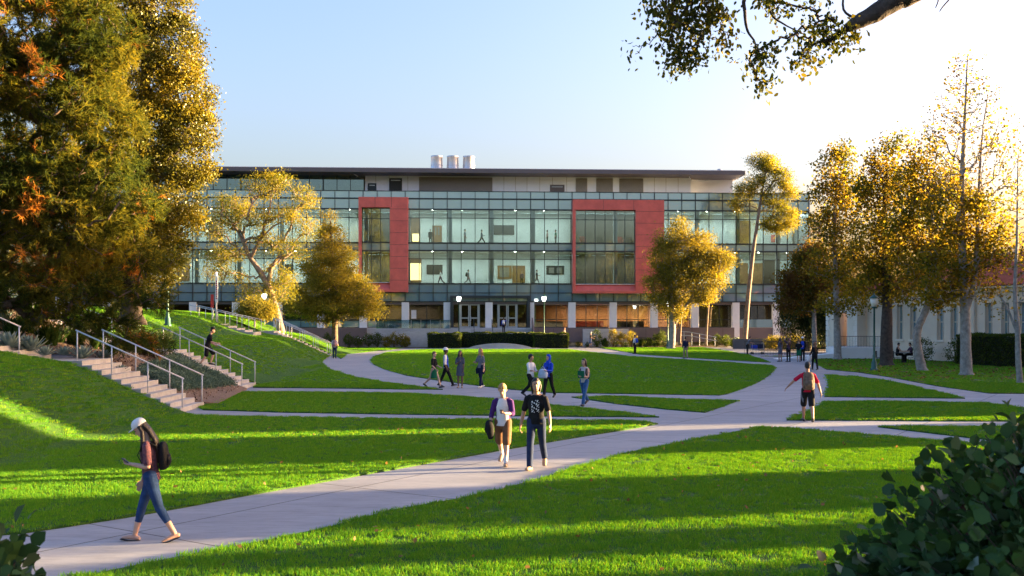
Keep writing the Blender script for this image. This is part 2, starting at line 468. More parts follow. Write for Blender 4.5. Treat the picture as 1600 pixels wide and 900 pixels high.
M['int_dark'] = pm('interior_dark', (0.03, 0.028, 0.025), 0.5, 0.2, 2.0)
M['downlight'] = emitmat('downlight_glow', (1.0, 0.86, 0.62), 9.0)
M['lampglow'] = emitmat('street_lamp_glow', (1.0, 0.95, 0.88), 1.5)
M['lampgreen'] = pm('lamp_green_paint', (0.025, 0.085, 0.07), 0.4, 0.1, 5, metal=0.2)
M['cream'] = pm('cream_stucco', (0.70, 0.62, 0.50), 0.85, 0.05, 1.2, bump=0.3, bscale=20)
M['creamlt'] = pm('cream_trim', (0.76, 0.70, 0.60), 0.8, 0.05, 1.2)
M['steel'] = pm('galvanised_steel', (0.45, 0.47, 0.50), 0.38, 0.08, 1.5, metal=0.7)
M['black'] = pm('black_metal', (0.02, 0.02, 0.02), 0.5, 0.1, 4)
M['white'] = pm('white_paint', (0.75, 0.74, 0.72), 0.6, 0.04, 1.5)

# ------------------------------------------------------------------ world, sun, camera
SUN_AZ = R(78.0)      # clockwise from +Y (straight ahead) towards +X (right)
SUN_EL = R(6.0)
w = bpy.data.worlds.new('World'); scene.world = w; w.use_nodes = True
nt = w.node_tree; nt.nodes.clear()
o_ = nt.nodes.new('ShaderNodeOutputWorld'); bg = nt.nodes.new('ShaderNodeBackground'); sk = nt.nodes.new('ShaderNodeTexSky')
sk.sky_type = 'NISHITA'; sk.sun_disc = False; sk.sun_elevation = SUN_EL; sk.sun_rotation = SUN_AZ
sk.air_density = 1.0; sk.dust_density = 7.0; sk.ozone_density = 1.7; sk.altitude = 200
bg.inputs['Strength'].default_value = 0.083
tint = nt.nodes.new('ShaderNodeMixRGB'); tint.blend_type = 'MULTIPLY'; tint.inputs[0].default_value = 1.0; tint.inputs[2].default_value = (1.05, 0.93, 1.02, 1)
gam = nt.nodes.new('ShaderNodeGamma'); gam.inputs['Gamma'].default_value = 1.1
nt.links.new(sk.outputs[0], tint.inputs[1]); nt.links.new(tint.outputs[0], gam.inputs[0]); hsv = nt.nodes.new('ShaderNodeHueSaturation'); hsv.inputs['Saturation'].default_value = 1.12; nt.links.new(gam.outputs[0], hsv.inputs['Color']); nt.links.new(hsv.outputs[0], bg.inputs[0]); nt.links.new(bg.outputs[0], o_.inputs[0])
sd = bpy.data.lights.new('sun', 'SUN'); sd.energy = 5.0; sd.angle = R(0.55); sd.color = (1.0, 0.68, 0.33)
so = bpy.data.objects.new('sun', sd); COL.objects.link(so)
SV = Vector((math.sin(SUN_AZ)*math.cos(SUN_EL), math.cos(SUN_AZ)*math.cos(SUN_EL), math.sin(SUN_EL)))
so.rotation_euler = SV.to_track_quat('Z', 'Y').to_euler(); so.location = (60, 30, 40)
cd = bpy.data.cameras.new('camera'); cam = bpy.data.objects.new('camera', cd); COL.objects.link(cam)
cd.sensor_width = 36; cd.lens = 36.0; cd.clip_start = 0.1; cd.clip_end = 3000; cd.shift_y = (HZ-450.0)/1600.0
cam.location = (0, 0, CAMH); cam.rotation_euler = (R(90), 0, 0)
cd.dof.use_dof = True; cd.dof.focus_distance = 30.0; cd.dof.aperture_fstop = 5.6
scene.camera = cam
scene.view_settings.view_transform = 'Standard'; scene.view_settings.look = 'None'
scene.view_settings.exposure = 3.45; scene.view_settings.gamma = 1.0
cy = scene.cycles
cy.use_denoising = True; cy.max_bounces = 6; cy.diffuse_bounces = 3; cy.glossy_bounces = 3; cy.transmission_bounces = 4; cy.transparent_max_bounces = 12
cy.caustics_reflective = False; cy.caustics_refractive = False; cy.sample_clamp_indirect = 4.0
# ------------------------------------------------------------------ terrain
def foot(y):
    return -10.4 - 0.085*max(0.0, min(y, 95.0)-33.0)
_T = [-1.0, 0.0, 0.6, 3.3, 4.4, 6.0, 9.0, 14.0, 60.0]
_H = [0.0, 0.03, 0.22, 1.50, 1.70, 1.95, 3.2, 3.8, 4.2]
def hill(x, y):
    t = foot(y)-x
    f = 1.0
    if y > 96: f = max(0.0, 1-(y-96)/12.0); f = f*f*(3-2*f)
    if y < 18: f = max(0.25, (y-4)/14.0) if y > 4 else 0.25
    return float(np.interp(t, _T, _H))*f

def sheet(name, poly, mat, z=0.0, step=None, skirt=0.06, kind='structure', use_hill=False):
    """ground sheet that fills a polygon; follows the hill when asked; its rim drops to the sheet below"""
    pts = []
    n = len(poly)
    for i in range(n):
        a = poly[i]; b = poly[(i+1) % n]
        L = math.hypot(b[0]-a[0], b[1]-a[1]); k = max(1, int(L/(step or 2.0)))
        for q in range(k): pts.append((a[0]+(b[0]-a[0])*q/k, a[1]+(b[1]-a[1])*q/k))
    nb = len(pts)
    V = [Vector(p) for p in pts]
    E = [(i, (i+1) % nb) for i in range(nb)]
    if step:
        xs = [p[0] for p in pts]; ys = [p[1] for p in pts]
        x = min(xs)+step/2
        while x < max(xs):
            y = min(ys)+step/2
            while y < max(ys):
                V.append(Vector((x+rnd.uniform(-.2, .2)*step, y+rnd.uniform(-.2, .2)*step))); y += step
            x += step
    vo, eo, fo, ov, oe, of = geometry.delaunay_2d_cdt(V, E, [list(range(nb))], 1 if not step else 2, 1e-4)
    # keep only faces inside the outline
    fs = []
    def inside(p):
        c = False; j = nb-1
        for i in range(nb):
            xi, yi = pts[i]; xj, yj = pts[j]
            if (yi > p[1]) != (yj > p[1]) and p[0] < (xj-xi)*(p[1]-yi)/(yj-yi)+xi: c = not c
            j = i
        return c
    for f in fo:
        if len(f) < 3: continue
        cx = sum(vo[i][0] for i in f)/len(f); cy_ = sum(vo[i][1] for i in f)/len(f)
        if inside((cx, cy_)):
            ar = sum(vo[f[i]][0]*vo[f[(i+1) % len(f)]][1]-vo[f[(i+1) % len(f)]][0]*vo[f[i]][1] for i in range(len(f)))
            fs.append(tuple(f) if ar > 0 else tuple(reversed(f)))
    hz = (lambda x, y: hill(x, y)) if use_hill else (lambda x, y: 0.0)
    vs = [(v[0], v[1], z+hz(v[0], v[1])) for v in vo]
    mb = MB(); mb.add(vs, fs)
    if skirt:
        b0 = [(p[0], p[1], z+hz(*p)) for p in pts]; b1 = [(p[0], p[1], z+hz(*p)-skirt) for p in pts]
        mb.add(b0+b1, [(i, i+nb, (i+1) % nb+nb, (i+1) % nb) for i in range(nb)])
    o = mb.build(name, mat, None, use_hill)
    tag(o, kind=kind)
    return o

# base ground out to the horizon, then the paved paths, then lawns as low raised turf
gb = MB(); gb.add([(-1500, -1500, -0.06), (1500, -1500, -0.06), (1500, 1500, -0.06), (-1500, 1500, -0.06)], [(0, 1, 2, 3)])
tag(gb.build('ground', pm('far_ground', (0.10, 0.10, 0.06), 0.95, 0.3, 0.05)), kind='structure')
pb = MB(); pb.add([(-40, 3, 0), (60, 3, 0), (60, 119, 0), (-40, 119, 0)], [(0, 1, 2, 3)])
tag(pb.build('path', M['path']), kind='structure')

def smoothpoly(P, closed=True, k=4, corners=()):
    return P
def PXP(lst): return [G(*p) for p in lst]

LAWNS = []
def lawn(poly, hilly=False, mat='lawn', step=None, name='lawn', z=0.035):
    o = sheet(name, poly, M[mat], z, step or (1.0 if hilly else None), 0.05, use_hill=hilly)
    LAWNS.append((poly, hilly, z)); return o
# left front lawn with the hill; bounded by main path and cross path
ST_A = (32.4, 34.9)   # stair strip in y
edge1 = PXP([(30, 835), (110, 823), (200, 809), (290, 793), (380, 776), (470, 760), (560, 744), (650, 728), (740, 712), (830, 696), (920, 681), (985, 671), (1028, 663)])
crossS = PXP([(1010, 660), (960, 658.5), (860, 657.5), (640, 655.5), (450, 653), (302, 650)])
lawn([(-28, 13.0), (-9.0, 13.2)] + edge1 + crossS + [(-10.75, 32.38), (-14.0, 32.38), (-17.0, 32.38), (-34, 32.38)], True)
# lens between the cross paths, its tip at the right
lawn(PXP([(312, 638), (330, 630), (350, 622), (380, 613.5), (440, 613), (560, 614), (640, 615.5), (720, 620), (800, 627), (900, 637), (980, 646), (1030, 652.5), (1000, 652), (860, 651), (640, 648), (450, 645), (318, 641)]))
# slope beyond the second stair, down to the curved path
q = PXP([(395, 606), (470, 606.5), (560, 607.5), (640, 608.8), (692, 609), (655, 605), (600, 597.5), (550, 588), (520, 579), (506, 571), (503, 565), (510, 560), (517, 557)])
lawn([(-11.35, 46.2)] + q[0:] + [(-14.9, 83.6), (-19.8, 83.6), (-24, 83.6), (-60, 83.6), (-60, 46.2)], True, step=1.6)
# centre lawn
lawn(PXP([(579, 563), (586, 557), (604, 551), (640, 547.5), (668, 546), (888, 546), (905, 548.5), (985, 557), (1080, 563), (1160, 568), (1208, 571.5), (1210, 577), (1203, 586), (1188, 596), (1165, 606), (1136, 616), (1125, 618), (1000, 616), (860, 614), (800, 609), (740, 602), (680, 594), (635, 587), (600, 577), (584, 570)]))
# strip before the east garden
lawn(PXP([(925, 541.2), (960, 540.2), (1080, 541.5), (1120, 546), (1170, 555), (1204, 566.5), (1180, 565.5), (1080, 559.5), (1000, 554)]))
lawn(PXP([(893, 621), (960, 619.8), (1060, 624.5), (1152, 627), (1125, 637), (1102, 645), (1040, 640), (960, 631)]))
# right front lawn
lawn([(-6.5, 10.6)] + PXP([(150, 900), (300, 869), (420, 847), (520, 825), (610, 800), (700, 785), (790, 765), (860, 745), (920, 726), (965, 712), (1040, 697), (1100, 685), (1188, 668.5), (1260, 672), (1350, 680), (1480, 690), (1600, 701), (1900, 730)]) + [(22, 10), (22, 4.2), (-6.5, 4.2)])
lawn(PXP([(1372, 667.5), (1440, 667), (1600, 668), (1800, 670), (1800, 712), (1640, 699), (1510, 684)]))
lawn(PXP([(1229, 657), (1258, 645), (1291, 628.5), (1360, 627.5), (1540, 630.5), (1600, 638), (1750, 652), (1800, 661), (1600, 659), (1400, 657.8)]))
lawn(PXP([(1291, 586), (1340, 589), (1387, 595), (1440, 607), (1508, 623), (1420, 622), (1288, 620.5), (1296, 603)]))
# under the grove, to the cream building
lawn(PXP([(1262, 559), (1272, 566), (1291, 577.5), (1340, 582), (1387, 589), (1467, 604), (1547, 615), (1600, 615.5), (1800, 618)]) + [(60, 40), (60, 84), (20.5, 84.5), (22.5, 84)], mat='lawn_dry')
# far left lawns beyond the curving path
lawn(PXP([(530, 547), (560, 543.5), (640, 538.5), (655, 540), (604, 547.6), (570, 548.2)]))
lawn(PXP([(519, 559), (523, 555), (535, 552), (541, 555), (533, 561)])+[(-14.5, 84.6)], name='lawn')
lawn([(-15.5, 86.3), (-13.8, 95), (-12.5, 106), (-12.4, 116), (-70, 113), (-70, 86.3)], True, step=2.5, z=0.02)
# planting beds and small beds
bedA = [(-10.9, 35.0), (-10.2, 35.6), (-11.2, 43.3), (-60, 43.3), (-60, 35.0)]
bed = sheet('planting_bed', bedA, M['mulch'], 0.045, 1.0, 0.05, use_hill=True)
bed2 = sheet('planting_bed', [(-16.5, 24), (-60, 24), (-60, 32.3), (-22, 32.3), (-20, 28)], M['mulch'], 0.085, 1.5, 0.05, use_hill=True)
sheet('planting_bed', [(-15.5, 110.5), (-7, 111.5), (-7, 116), (-22, 115)], M['mulch'], 0.06, None, 0.05)
sheet('planting_bed', [(8, 113.3), (24, 114), (24, 117.5), (8, 116.8)], M['mulch'], 0.06, None, 0.05)
sheet('planting_bed', [(24.4, 100.8), (37, 99), (60, 100), (60, 118), (27.5, 117)], M['mulch'], 0.06, None, 0.05)

# ------------------------------------------------------------------ grass blades (near lawns only)
def inpoly(P, x, y):
    c = np.zeros(len(x), bool); n = len(P); j = n-1
    for i in range(n):
        xi, yi = P[i]; xj, yj = P[j]
        if yi != yj:
            m = ((yi > y) != (yj > y)) & (x < (xj-xi)*(y-yi)/(yj-yi)+xi)
            c ^= m
        j = i
    return c
rs = np.random.RandomState(3)
def tuft_points(y0, y1, dens):
    xm = 0.52*y1+1.5
    n = int((y1-y0)*2*xm*dens)
    x = rs.uniform(-xm, xm, n); y = rs.uniform(y0, y1, n)
    k = np.abs(x) < 0.52*y+1.2; x = x[k]; y = y[k]
    out = []
    for P, hl, z in LAWNS:
        m = inpoly(P, x, y)
        for a, b in zip(x[m], y[m]): out.append((a, b, z+(hill(a, b) if hl else 0.0)-0.005))
    return out
def grass_stuff(name, pts, rad, blades, bl, bw, mat):
    me = bpy.data.meshes.new(name); me.from_pydata(pts, [], []); me.update()
    o = bpy.data.objects.new(name, me); COL.objects.link(o); tag(o, kind='stuff'); me.materials.append(mat)
    ng = bpy.data.node_groups.new(name, 'GeometryNodeTree')
    ng.interface.new_socket('Geometry', in_out='INPUT', socket_type='NodeSocketGeometry')
    ng.interface.new_socket('Geometry', in_out='OUTPUT', socket_type='NodeSocketGeometry')
    nn = ng.nodes; L = ng.links.new
    gi = nn.new('NodeGroupInput'); go = nn.new('NodeGroupOutput')
    circ = nn.new('GeometryNodeMeshCircle'); circ.fill_type = 'NGON'; circ.inputs['Vertices'].default_value = 10; circ.inputs['Radius'].default_value = rad
    dp = nn.new('GeometryNodeDistributePointsOnFaces'); dp.inputs['Density'].default_value = blades/(math.pi*rad*rad)
    L(circ.outputs[0], dp.inputs['Mesh'])
    cone = nn.new('GeometryNodeMeshCone'); cone.inputs['Vertices'].default_value = 3; cone.inputs['Radius Top'].default_value = 0.0
    cone.inputs['Radius Bottom'].default_value = bw; cone.inputs['Depth'].default_value = bl
    rv = nn.new('FunctionNodeRandomValue'); rv.data_type = 'FLOAT_VECTOR'
    rv.inputs[0].default_value = (-0.6, -0.6, 0); rv.inputs[1].default_value = (0.6, 0.6, 6.28)
    rsn = nn.new('FunctionNodeRandomValue'); rsn.data_type = 'FLOAT'; rsn.inputs[2].default_value = 0.55; rsn.inputs[3].default_value = 1.25; rsn.inputs['Seed'].default_value = 5
    ip = nn.new('GeometryNodeInstanceOnPoints'); L(dp.outputs['Points'], ip.inputs['Points']); L(cone.outputs['Mesh'], ip.inputs['Instance'])
    L(rv.outputs[0], ip.inputs['Rotation']); L(rsn.outputs[1], ip.inputs['Scale'])
    re = nn.new('GeometryNodeRealizeInstances'); L(ip.outputs[0], re.inputs[0])
    sm = nn.new('GeometryNodeSetMaterial'); sm.inputs['Material'].default_value = mat; L(re.outputs[0], sm.inputs['Geometry'])
    rz = nn.new('FunctionNodeRandomValue'); rz.data_type = 'FLOAT_VECTOR'; rz.inputs[0].default_value = (0, 0, 0); rz.inputs[1].default_value = (0, 0, 6.28); rz.inputs['Seed'].default_value = 9
    rs2 = nn.new('FunctionNodeRandomValue'); rs2.data_type = 'FLOAT'; rs2.inputs[2].default_value = 0.7; rs2.inputs[3].default_value = 1.15; rs2.inputs['Seed'].default_value = 11
    ip2 = nn.new('GeometryNodeInstanceOnPoints'); L(gi.outputs[0], ip2.inputs['Points']); L(sm.outputs[0], ip2.inputs['Instance'])
    L(rz.outputs[0], ip2.inputs['Rotation']); L(rs2.outputs[1], ip2.inputs['Scale'])
    L(ip2.outputs[0], go.inputs[0])
    md = o.modifiers.new('blades', 'NODES'); md.node_group = ng
    return o
gm = leafmat('grass_blade', [(0.045, 0.175, 0.028), (0.07, 0.24, 0.032), (0.115, 0.30, 0.036), (0.18, 0.30, 0.06)], 0.5, 0.0, clump=0.9, tmul=(4.5, 2.4, 0.45))
grass_stuff('grass', tuft_points(10.2, 24, 85), 0.13, 32, 0.055, 0.0048, gm)
grass_stuff('grass', tuft_points(24, 48, 34), 0.18, 40, 0.055, 0.0075, gm)
grass_stuff('grass', tuft_points(48, 112, 13), 0.20, 24, 0.055, 0.017, gm)
# a few stray leaves on the near lawns
qp = rs.uniform([-12, 11.5, 0], [12, 34, 0], (420, 3)); kk = np.zeros(len(qp), bool)
for P, hl, z in LAWNS:
    kk |= inpoly(P, qp[:, 0], qp[:, 1])
qp = qp[kk & (qp[:, 0] > -9.5)]; qp[:, 2] = 0.085
tag(np_mesh('stray_leaves', leaf_cards(rs, qp, 0.075, 0.7, 1.5), 4, leafmat('stray_leaf', [(0.12, 0.07, 0.03), (0.28, 0.18, 0.08)], 0.2, 0.0)), kind='stuff')
# fallen leaves under the grove
lp = rs.uniform([18, 50, 0], [36, 78, 0], (2600, 3)); lp[:, 2] = 0.06
k = inpoly(LAWNS[9][0] if len(LAWNS) > 9 else LAWNS[-1][0], lp[:, 0], lp[:, 1])
for P, hl, z in LAWNS[9:11]: k |= inpoly(P, lp[:, 0], lp[:, 1])
lv = leaf_cards(rs, lp[k], 0.16, 0.8, 3.0); lv[:, 2] = np.clip(lv[:, 2], 0.045, 0.12)
tag(np_mesh('fallen_leaves', lv, 4, leafmat('fallen_leaf', [(0.10, 0.06, 0.03), (0.22, 0.13, 0.05), (0.30, 0.20, 0.07)], 0.2, 0.0)), kind='stuff')

# ------------------------------------------------------------------ stairs and handrails
def stairs(x0, z0, n, run, rise, y0, y1, landing, label, group='concrete stairs on the left hill', down=0.5):
    """climbs towards -x from x0"""
    prof = [(x0, z0-0.25)]
    x, z = x0, z0
    for i in range(n):
        z += rise; prof.append((x, z)); 
        if i < n-1: x -= run; prof.append((x, z))
    prof.append((x-run-landing, z)); prof.append((x-run-landing, z-down)); prof.append((x-0.6, z-down-0.05))
    t = thing('staircase', label, 'stairs', (x0, (y0+y1)/2, z0), 0, group)
    loc = [(a-x0, b-z0) for a, b in prof]; w2 = (y1-y0)/2
    MB().prism_y(loc, -w2, w2).build('flight', M['stair'], t, bevel=0.008)
    nb = MB()
    for i in range(n): nb.box(-run*i-0.05, -run*i+0.012, -w2+0.02, w2-0.02, rise*(i+1)+0.001, rise*(i+1)+0.006)
    nb.build('nosing', M['conc'], t)
    return t
def handrail(pts, posts, y, label, h=0.92, group='pale metal stair handrails'):
    """pts: line of the stair nosings (x,z); posts: x positions"""
    t = thing('handrail', label, 'handrail', (pts[0][0], y, pts[0][1]), 0, group)
    xs = [p[0] for p in pts][::-1]; zs = [p[1] for p in pts][::-1]
    f = lambda x: float(np.interp(x, xs, zs))
    rp = [(p[0]-pts[0][0], 0, p[1]+h-pts[0][1]) for p in pts]
    MB().tube(rp, 0.024, 8).build('rail', M['rail'], t, True)
    for x in posts:
        z = f(x)
        MB().tube([(x-pts[0][0], 0, z-0.05-pts[0][1]), (x-pts[0][0], 0, z+h-pts[0][1]+0.01)], 0.021, 8).build('post', M['rail'], t, True)
    return t
stairs(-10.5, 0, 11, 0.31, 0.15, 32.4, 34.9, 1.6, 'nearest concrete flight rising left beside the front lawn')
stairs(-15.7, 1.65, 12, 0.33, 0.15, 32.4, 34.9, 2.0, 'upper concrete steps cut by the left picture edge')
for yy, w_ in ((32.62, 'near side of the nearest stairs'), (34.7, 'far side of the nearest stairs')):
    handrail([(-10.45, 0.15), (-13.9, 1.70)], [-10.5, -11.6, -12.75, -13.85], yy, 'pale handrail on the '+w_)
handrail([(-15.65, 1.80), (-19.5, 3.5)], [-15.7, -17, -18.3], 32.62, 'pale handrail by the left picture edge above the landing')
stairs(-11.5, 0, 11, 0.31, 0.15, 43.4, 46.0, 2.2, 'second concrete flight with the runner on it')
stairs(-17.0, 1.62, 9, 0.36, 0.15, 43.4, 46.0, 3.0, 'upper continuation of the second stairs behind the agaves')
for yy, w_ in ((43.6, 'near side of the second stairs'), (45.8, 'far side of the second stairs')):
    handrail([(-11.45, 0.15), (-14.9, 1.72)], [-11.5, -12.6, -13.75, -14.85], yy, 'pale handrail on the '+w_)
    handrail([(-16.6, 1.77), (-17.3, 1.85), (-20.4, 3.05)], [-16.62, -17.9, -19.2, -20.4], yy, 'pale handrail on the upper '+w_)
stairs(-15.2, 0, 14, 0.33, 0.15, 83.8, 86.2, 1.0, 'far stairs running down to the curving path')
for yy, w_ in ((84.0, 'near side of the far stairs at the curving path'), (85.1, 'middle line of the far stairs at the curving path'), (86.0, 'far side of the far stairs at the curving path')):
    handrail([(-15.1, 0.15), (-19.6, 2.2)], [-15.15, -16.3, -17.4, -18.5, -19.55], yy, 'pale handrail on the '+w_)
stairs(-19.2, 1.95, 8, 0.62, 0.15, 76.0, 78.4, 1.5, 'shallow upper stairs by the banner pole')
for yy, w_ in ((76.2, 'near side'), (78.2, 'far side')):
    handrail([(-19.1, 2.1), (-24.0, 3.2)], [-19.15, -20.1, -21.0, -21.9, -22.8, -23.9], yy, 'pale handrail on the '+w_+' of the shallow stairs by the banner pole')
# stone steps far left
stairs(-28.4, 3.7, 9, 0.35, 0.16, 62.0, 63.6, 1.0, 'short tan steps behind the green lamp base')
# ------------------------------------------------------------------ main glass building
TH = math.atan(0.052); BY = 118.0
main = thing('glass_building', 'four storey glass fronted campus building with two red boxes', 'building', (0, BY, 0), TH)
def U(px, v=0.0):
    k = (px-800.0)/FPX
    X = k*(BY+v)/(1-0.052*k)
    return X/math.cos(TH)
def ZF(py, v=0.0): return CAMH+(HZ-py)*(BY+v)/FPX
def BW(u, v):
    """building coordinates -> world"""
    return (u*math.cos(TH)-v*math.sin(TH), BY+u*math.sin(TH)+v*math.cos(TH))
U0 = -7.45; BAY = 4.8
ZG, ZS = 2.16, 5.11
L2 = (7.21, 10.05, 11.02); L3 = (11.88, 14.75, 15.75); ZP1 = 16.96; ZP = 17.87
KMIN, KMAX = -9, 8      # bays
UR = 34.75
def bu(k): return U0+BAY*k
LBOX = (U(561.5), U(638)); RBOX = (U(893.5), U(1035))
SKIP = {-2, 3, 4}
def bay_bounds(k):
    a, b = bu(k), bu(k+1)
    if k == KMAX: b = UR
    return a, b
def glazing(name, a, b, z0, z1, v, mat, parent, frame=True, cols=3, rows=(), fw=0.085, proud=0.10, label=None, fname='mullion'):
    g = MB(); g.box(a, b, v+0.0, v+0.03, z0, z1)
    o = g.build(name, mat, parent)
    if label: o['label'] = label
    if frame:
        m = MB(); n = cols
        for i in range(n+1):
            x = a+(b-a)*i/n
            w_ = fw/2
            if i == 0: m.box(x+0.002, x+w_, v-proud, v+0.06, z0+0.002, z1-0.002)
            elif i == n: m.box(x-w_, x-0.002, v-proud, v+0.06, z0+0.002, z1-0.002)
            else: m.box(x-w_*0.8, x+w_*0.8, v-proud, v+0.06, z0+0.002, z1-0.002)
        for z in list(rows)+[z0+fw*0.5, z1-fw*0.5]:
            m.box(a+0.004, b-0.004, v-proud+0.02, v+0.05, z-fw*0.45, z+fw*0.45)
        m.build(fname, M['mull'], o)
    return o
for k in range(KMIN, KMAX+1):
    a, b = bay_bounds(k)
    cols = 3
    if k not in SKIP:
        glazing('window', a, b, L3[0], L3[2], 0.0, M['glass'], main, cols=cols, rows=(L3[1],))
        glazing('window', a, b, L2[0], L2[2], 0.0, M['glass'], main, cols=cols, rows=(L2[1],))
    glazing('spandrel_panel', a, b, L3[2], ZP1, 0.0, M['span_a'], main, cols=cols)
    glazing('parapet_panel', a, b, ZP1, ZP, 0.0, M['span_a'], main, cols=cols)
    glazing('spandrel_panel', a, b, L2[2], L3[0], 0.0, M['span_b'], main, cols=cols)
    glazing('spandrel_panel', a, b, ZS+0.02, L2[0], 0.0, M['span_b'], main, cols=cols, rows=(6.17,))
# right return wall, back, slabs
UL = bu(KMIN); DEP = 26.0
s_ = MB()
for z0, z1 in ((11.03, 11.80), (6.2, 7.12), (15.85, 16.2)): s_.box(UL+0.1, UR-0.15, 0.12, DEP-0.1, z0, z1)
s_.build('floor_slab', M['int_ceil'], main)
MB().box(UL+0.05, UR-0.1, 0.15, DEP-0.05, ZS-0.25, 5.3).build('soffit', M['roofgrey'], main)
r_ = MB()
r_.box(UR+0.002, UR+0.14, -0.05, DEP, ZS, ZP); r_.box(UL-0.14, UL-0.002, -0.05, DEP, ZS, ZP); r_.box(UL, UR, DEP+0.01, DEP+0.2, 0, ZP)
r_.build('side_wall', M['alu'], main)
# interior: corridor floor, back wall, ceilings, columns
VB = 5.2
w3 = MB()
for (z0, z1) in ((7.13, 11.02), (11.81, 15.84)): w3.box(UL+0.2, UR-0.2, VB, VB+0.2, z0, z1)
w3.build('corridor_wall', M['int_wall'], main)
fl = MB(); fl.box(UL+0.2, UR-0.2, 0.2, VB-0.01, 7.122, 7.15); fl.box(UL+0.2, UR-0.2, 0.2, VB-0.01, 11.802, 11.83); fl.build('corridor_floor', M['int_floor'], main)
for k in range(KMIN, KMAX+1):
    c = MB(); c.box(bu(k)+0.1, bu(k)+0.55, 0.45, 0.9, 7.16, 11.02); c.box(bu(k)+0.1, bu(k)+0.55, 0.45, 0.9, 11.84, 15.82)
    c.build('inner_column', M['colwhite'], main)
def back_panel(px0, px1, py0, py1, mat, name='inner_door', dv=0.04, v=None):
    v = VB if v is None else v
    a, b = U(px0, v), U(px1, v); z0, z1 = ZF(py1, v), ZF(py0, v)
    o = MB().box(a, b, v-dv-0.05, v-0.003, z0, z1).build(name, mat, main); return o
lit = emitmat('lit_room', (1.0, 0.62, 0.22), 0.5)
litw = emitmat('lit_screen', (0.85, 0.95, 1.0), 0.9)
for args in ((640, 660, 341, 379, M['int_wood']), (679, 694, 353, 379, M['int_wood']), (640, 662, 404, 442, M['int_wood']),
             (781, 803, 415, 436, M['int_wood'], 'notice_board'), (804, 824, 415, 442, M['int_wood']), (1156, 1176, 343, 380, M['int_wood']), (1158, 1172, 410, 443, M['int_wood']),
             (1176, 1196, 410, 443, M['int_wood']), (1197, 1216, 405, 443, M['int_dark'], 'inner_opening'), (1120, 1150, 345, 380, M['int_wall'], 'inner_screen'),
             (768, 807, 352, 367, M['int_dark'], 'inner_window'), (670, 695, 414, 429, M['int_dark'], 'inner_window'), (857, 885, 415, 429, M['int_dark'], 'inner_window'),
             (1208, 1222, 365, 377, M['red'], 'red_sofa'), (440, 462, 414, 428, M['int_dark'], 'inner_window'), (520, 556, 345, 379, M['int_wall'], 'roller_blind'),
             (520, 545, 405, 442, M['int_wood']), (330, 352, 345, 380, M['int_wood']), (280, 300, 405, 440, M['int_wood'])):
    nm = args[5] if len(args) > 5 else 'inner_door'
    back_panel(*args[:5], name=nm)
back_panel(648, 658, 366, 378, lit, 'lit_opening', 0.06)
back_panel(643, 661, 412, 438, lit, 'lit_opening', 0.06)
for px0, px1, py0, py1 in ((683, 685.5, 356, 368), (688, 690, 356, 368), (784, 799, 418, 433), (861, 869, 418, 427), (873, 881, 418, 427)):
    back_panel(px0, px1, py0, py1, M['int_floor'], 'door_glass', 0.08)
# downlights and the lamps they are
for fz in (11.025, 15.845):
    for k in range(KMIN, KMAX+1):
        if k in SKIP: continue
        for q in ((0.3, 3.1) if k % 2 else (1.7,)):
            MB().lathe([(0.09, -0.03), (0.09, 0.0)], (bu(k)+q, 1.5, fz), 10).build('downlight', M['downlight'], main)
for fz, nm in ((10.75, 'ceiling_light_strip'), (15.7, 'ceiling_light_strip')):
    for u_ in (-32, -12, 8, 26):
        ld = bpy.data.lights.new(nm, 'AREA'); ld.shape = 'RECTANGLE'; ld.size = 19; ld.size_y = 0.6; ld.energy = 85; ld.color = (1.0, 0.95, 0.84)
        lo = bpy.data.objects.new(nm, ld); COL.objects.link(lo); lo.parent = main; lo.location = (u_, 2.8, fz-0.05)
# red boxes
def red_box(ua, ub, ga, gb_, ztop, zbot, gtop, gbot, ncol, lab):
    P = -1.0
    f = MB()
    def fr(x0, x1, z0, z1, y0=P): f.box(x0, x1, y0, -0.07, z0, z1)
    fr(ua, ub, gtop, ztop)                       # top bar
    fr(ua, ga, zbot, gtop)                       # thin left jamb
    fr(gb_, ub, zbot, gtop)                      # broad right pillar
    # sloped sill
    f.add([(ga, P, zbot), (gb_, P, zbot), (gb_, -0.07, zbot), (ga, -0.07, zbot), (ga, P, zbot+0.25), (gb_, P, zbot+0.25), (gb_, -0.35, gbot), (ga, -0.35, gbot), (ga, -0.07, gbot), (gb_, -0.07, gbot)],
          [(0, 3, 2, 1), (0, 1, 5, 4), (4, 5, 6, 7), (7, 6, 9, 8)])
    fo = f.build('red_frame', M['red'], main, bevel=0.01)
    j = MB()
    n = 8
    for i in range(1, n):
        z = zbot+(ztop-zbot)*i/n
        j.box(gb_+0.003, ub-0.003, P-0.004, P+0.01, z-0.015, z+0.015)
    for i in range(1, 3):
        x = ua+(ub-ua)*i/3
        j.box(x-0.015, x+0.015, P-0.004, P+0.01, gtop+0.01, ztop-0.01)
    j.build('panel_joint', M['int_dark'], fo)
    # glazing inside
    g = glazing('window', ga+0.01, gb_-0.01, gbot+0.05, 10.95, -0.4, M['glass'], main, cols=ncol, rows=(), fw=0.07, proud=0.12, label='lower glazing of the %s red box' % lab)
    g2 = glazing('window', ga+0.01, gb_-0.01, 11.9, gtop-0.02, -0.4, M['glass'], main, cols=ncol, rows=(14.6,), fw=0.07, proud=0.12, label='upper glazing of the %s red box' % lab)
    glazing('spandrel_panel', ga+0.01, gb_-0.01, 10.96, 11.89, -0.4, M['span_a'], main, cols=ncol, fw=0.07, proud=0.12)
    MB().box(ga+0.02, gb_-0.02, -0.60, -0.41, gbot+0.0, gbot+0.06).build('window_sill', M['white'], main)
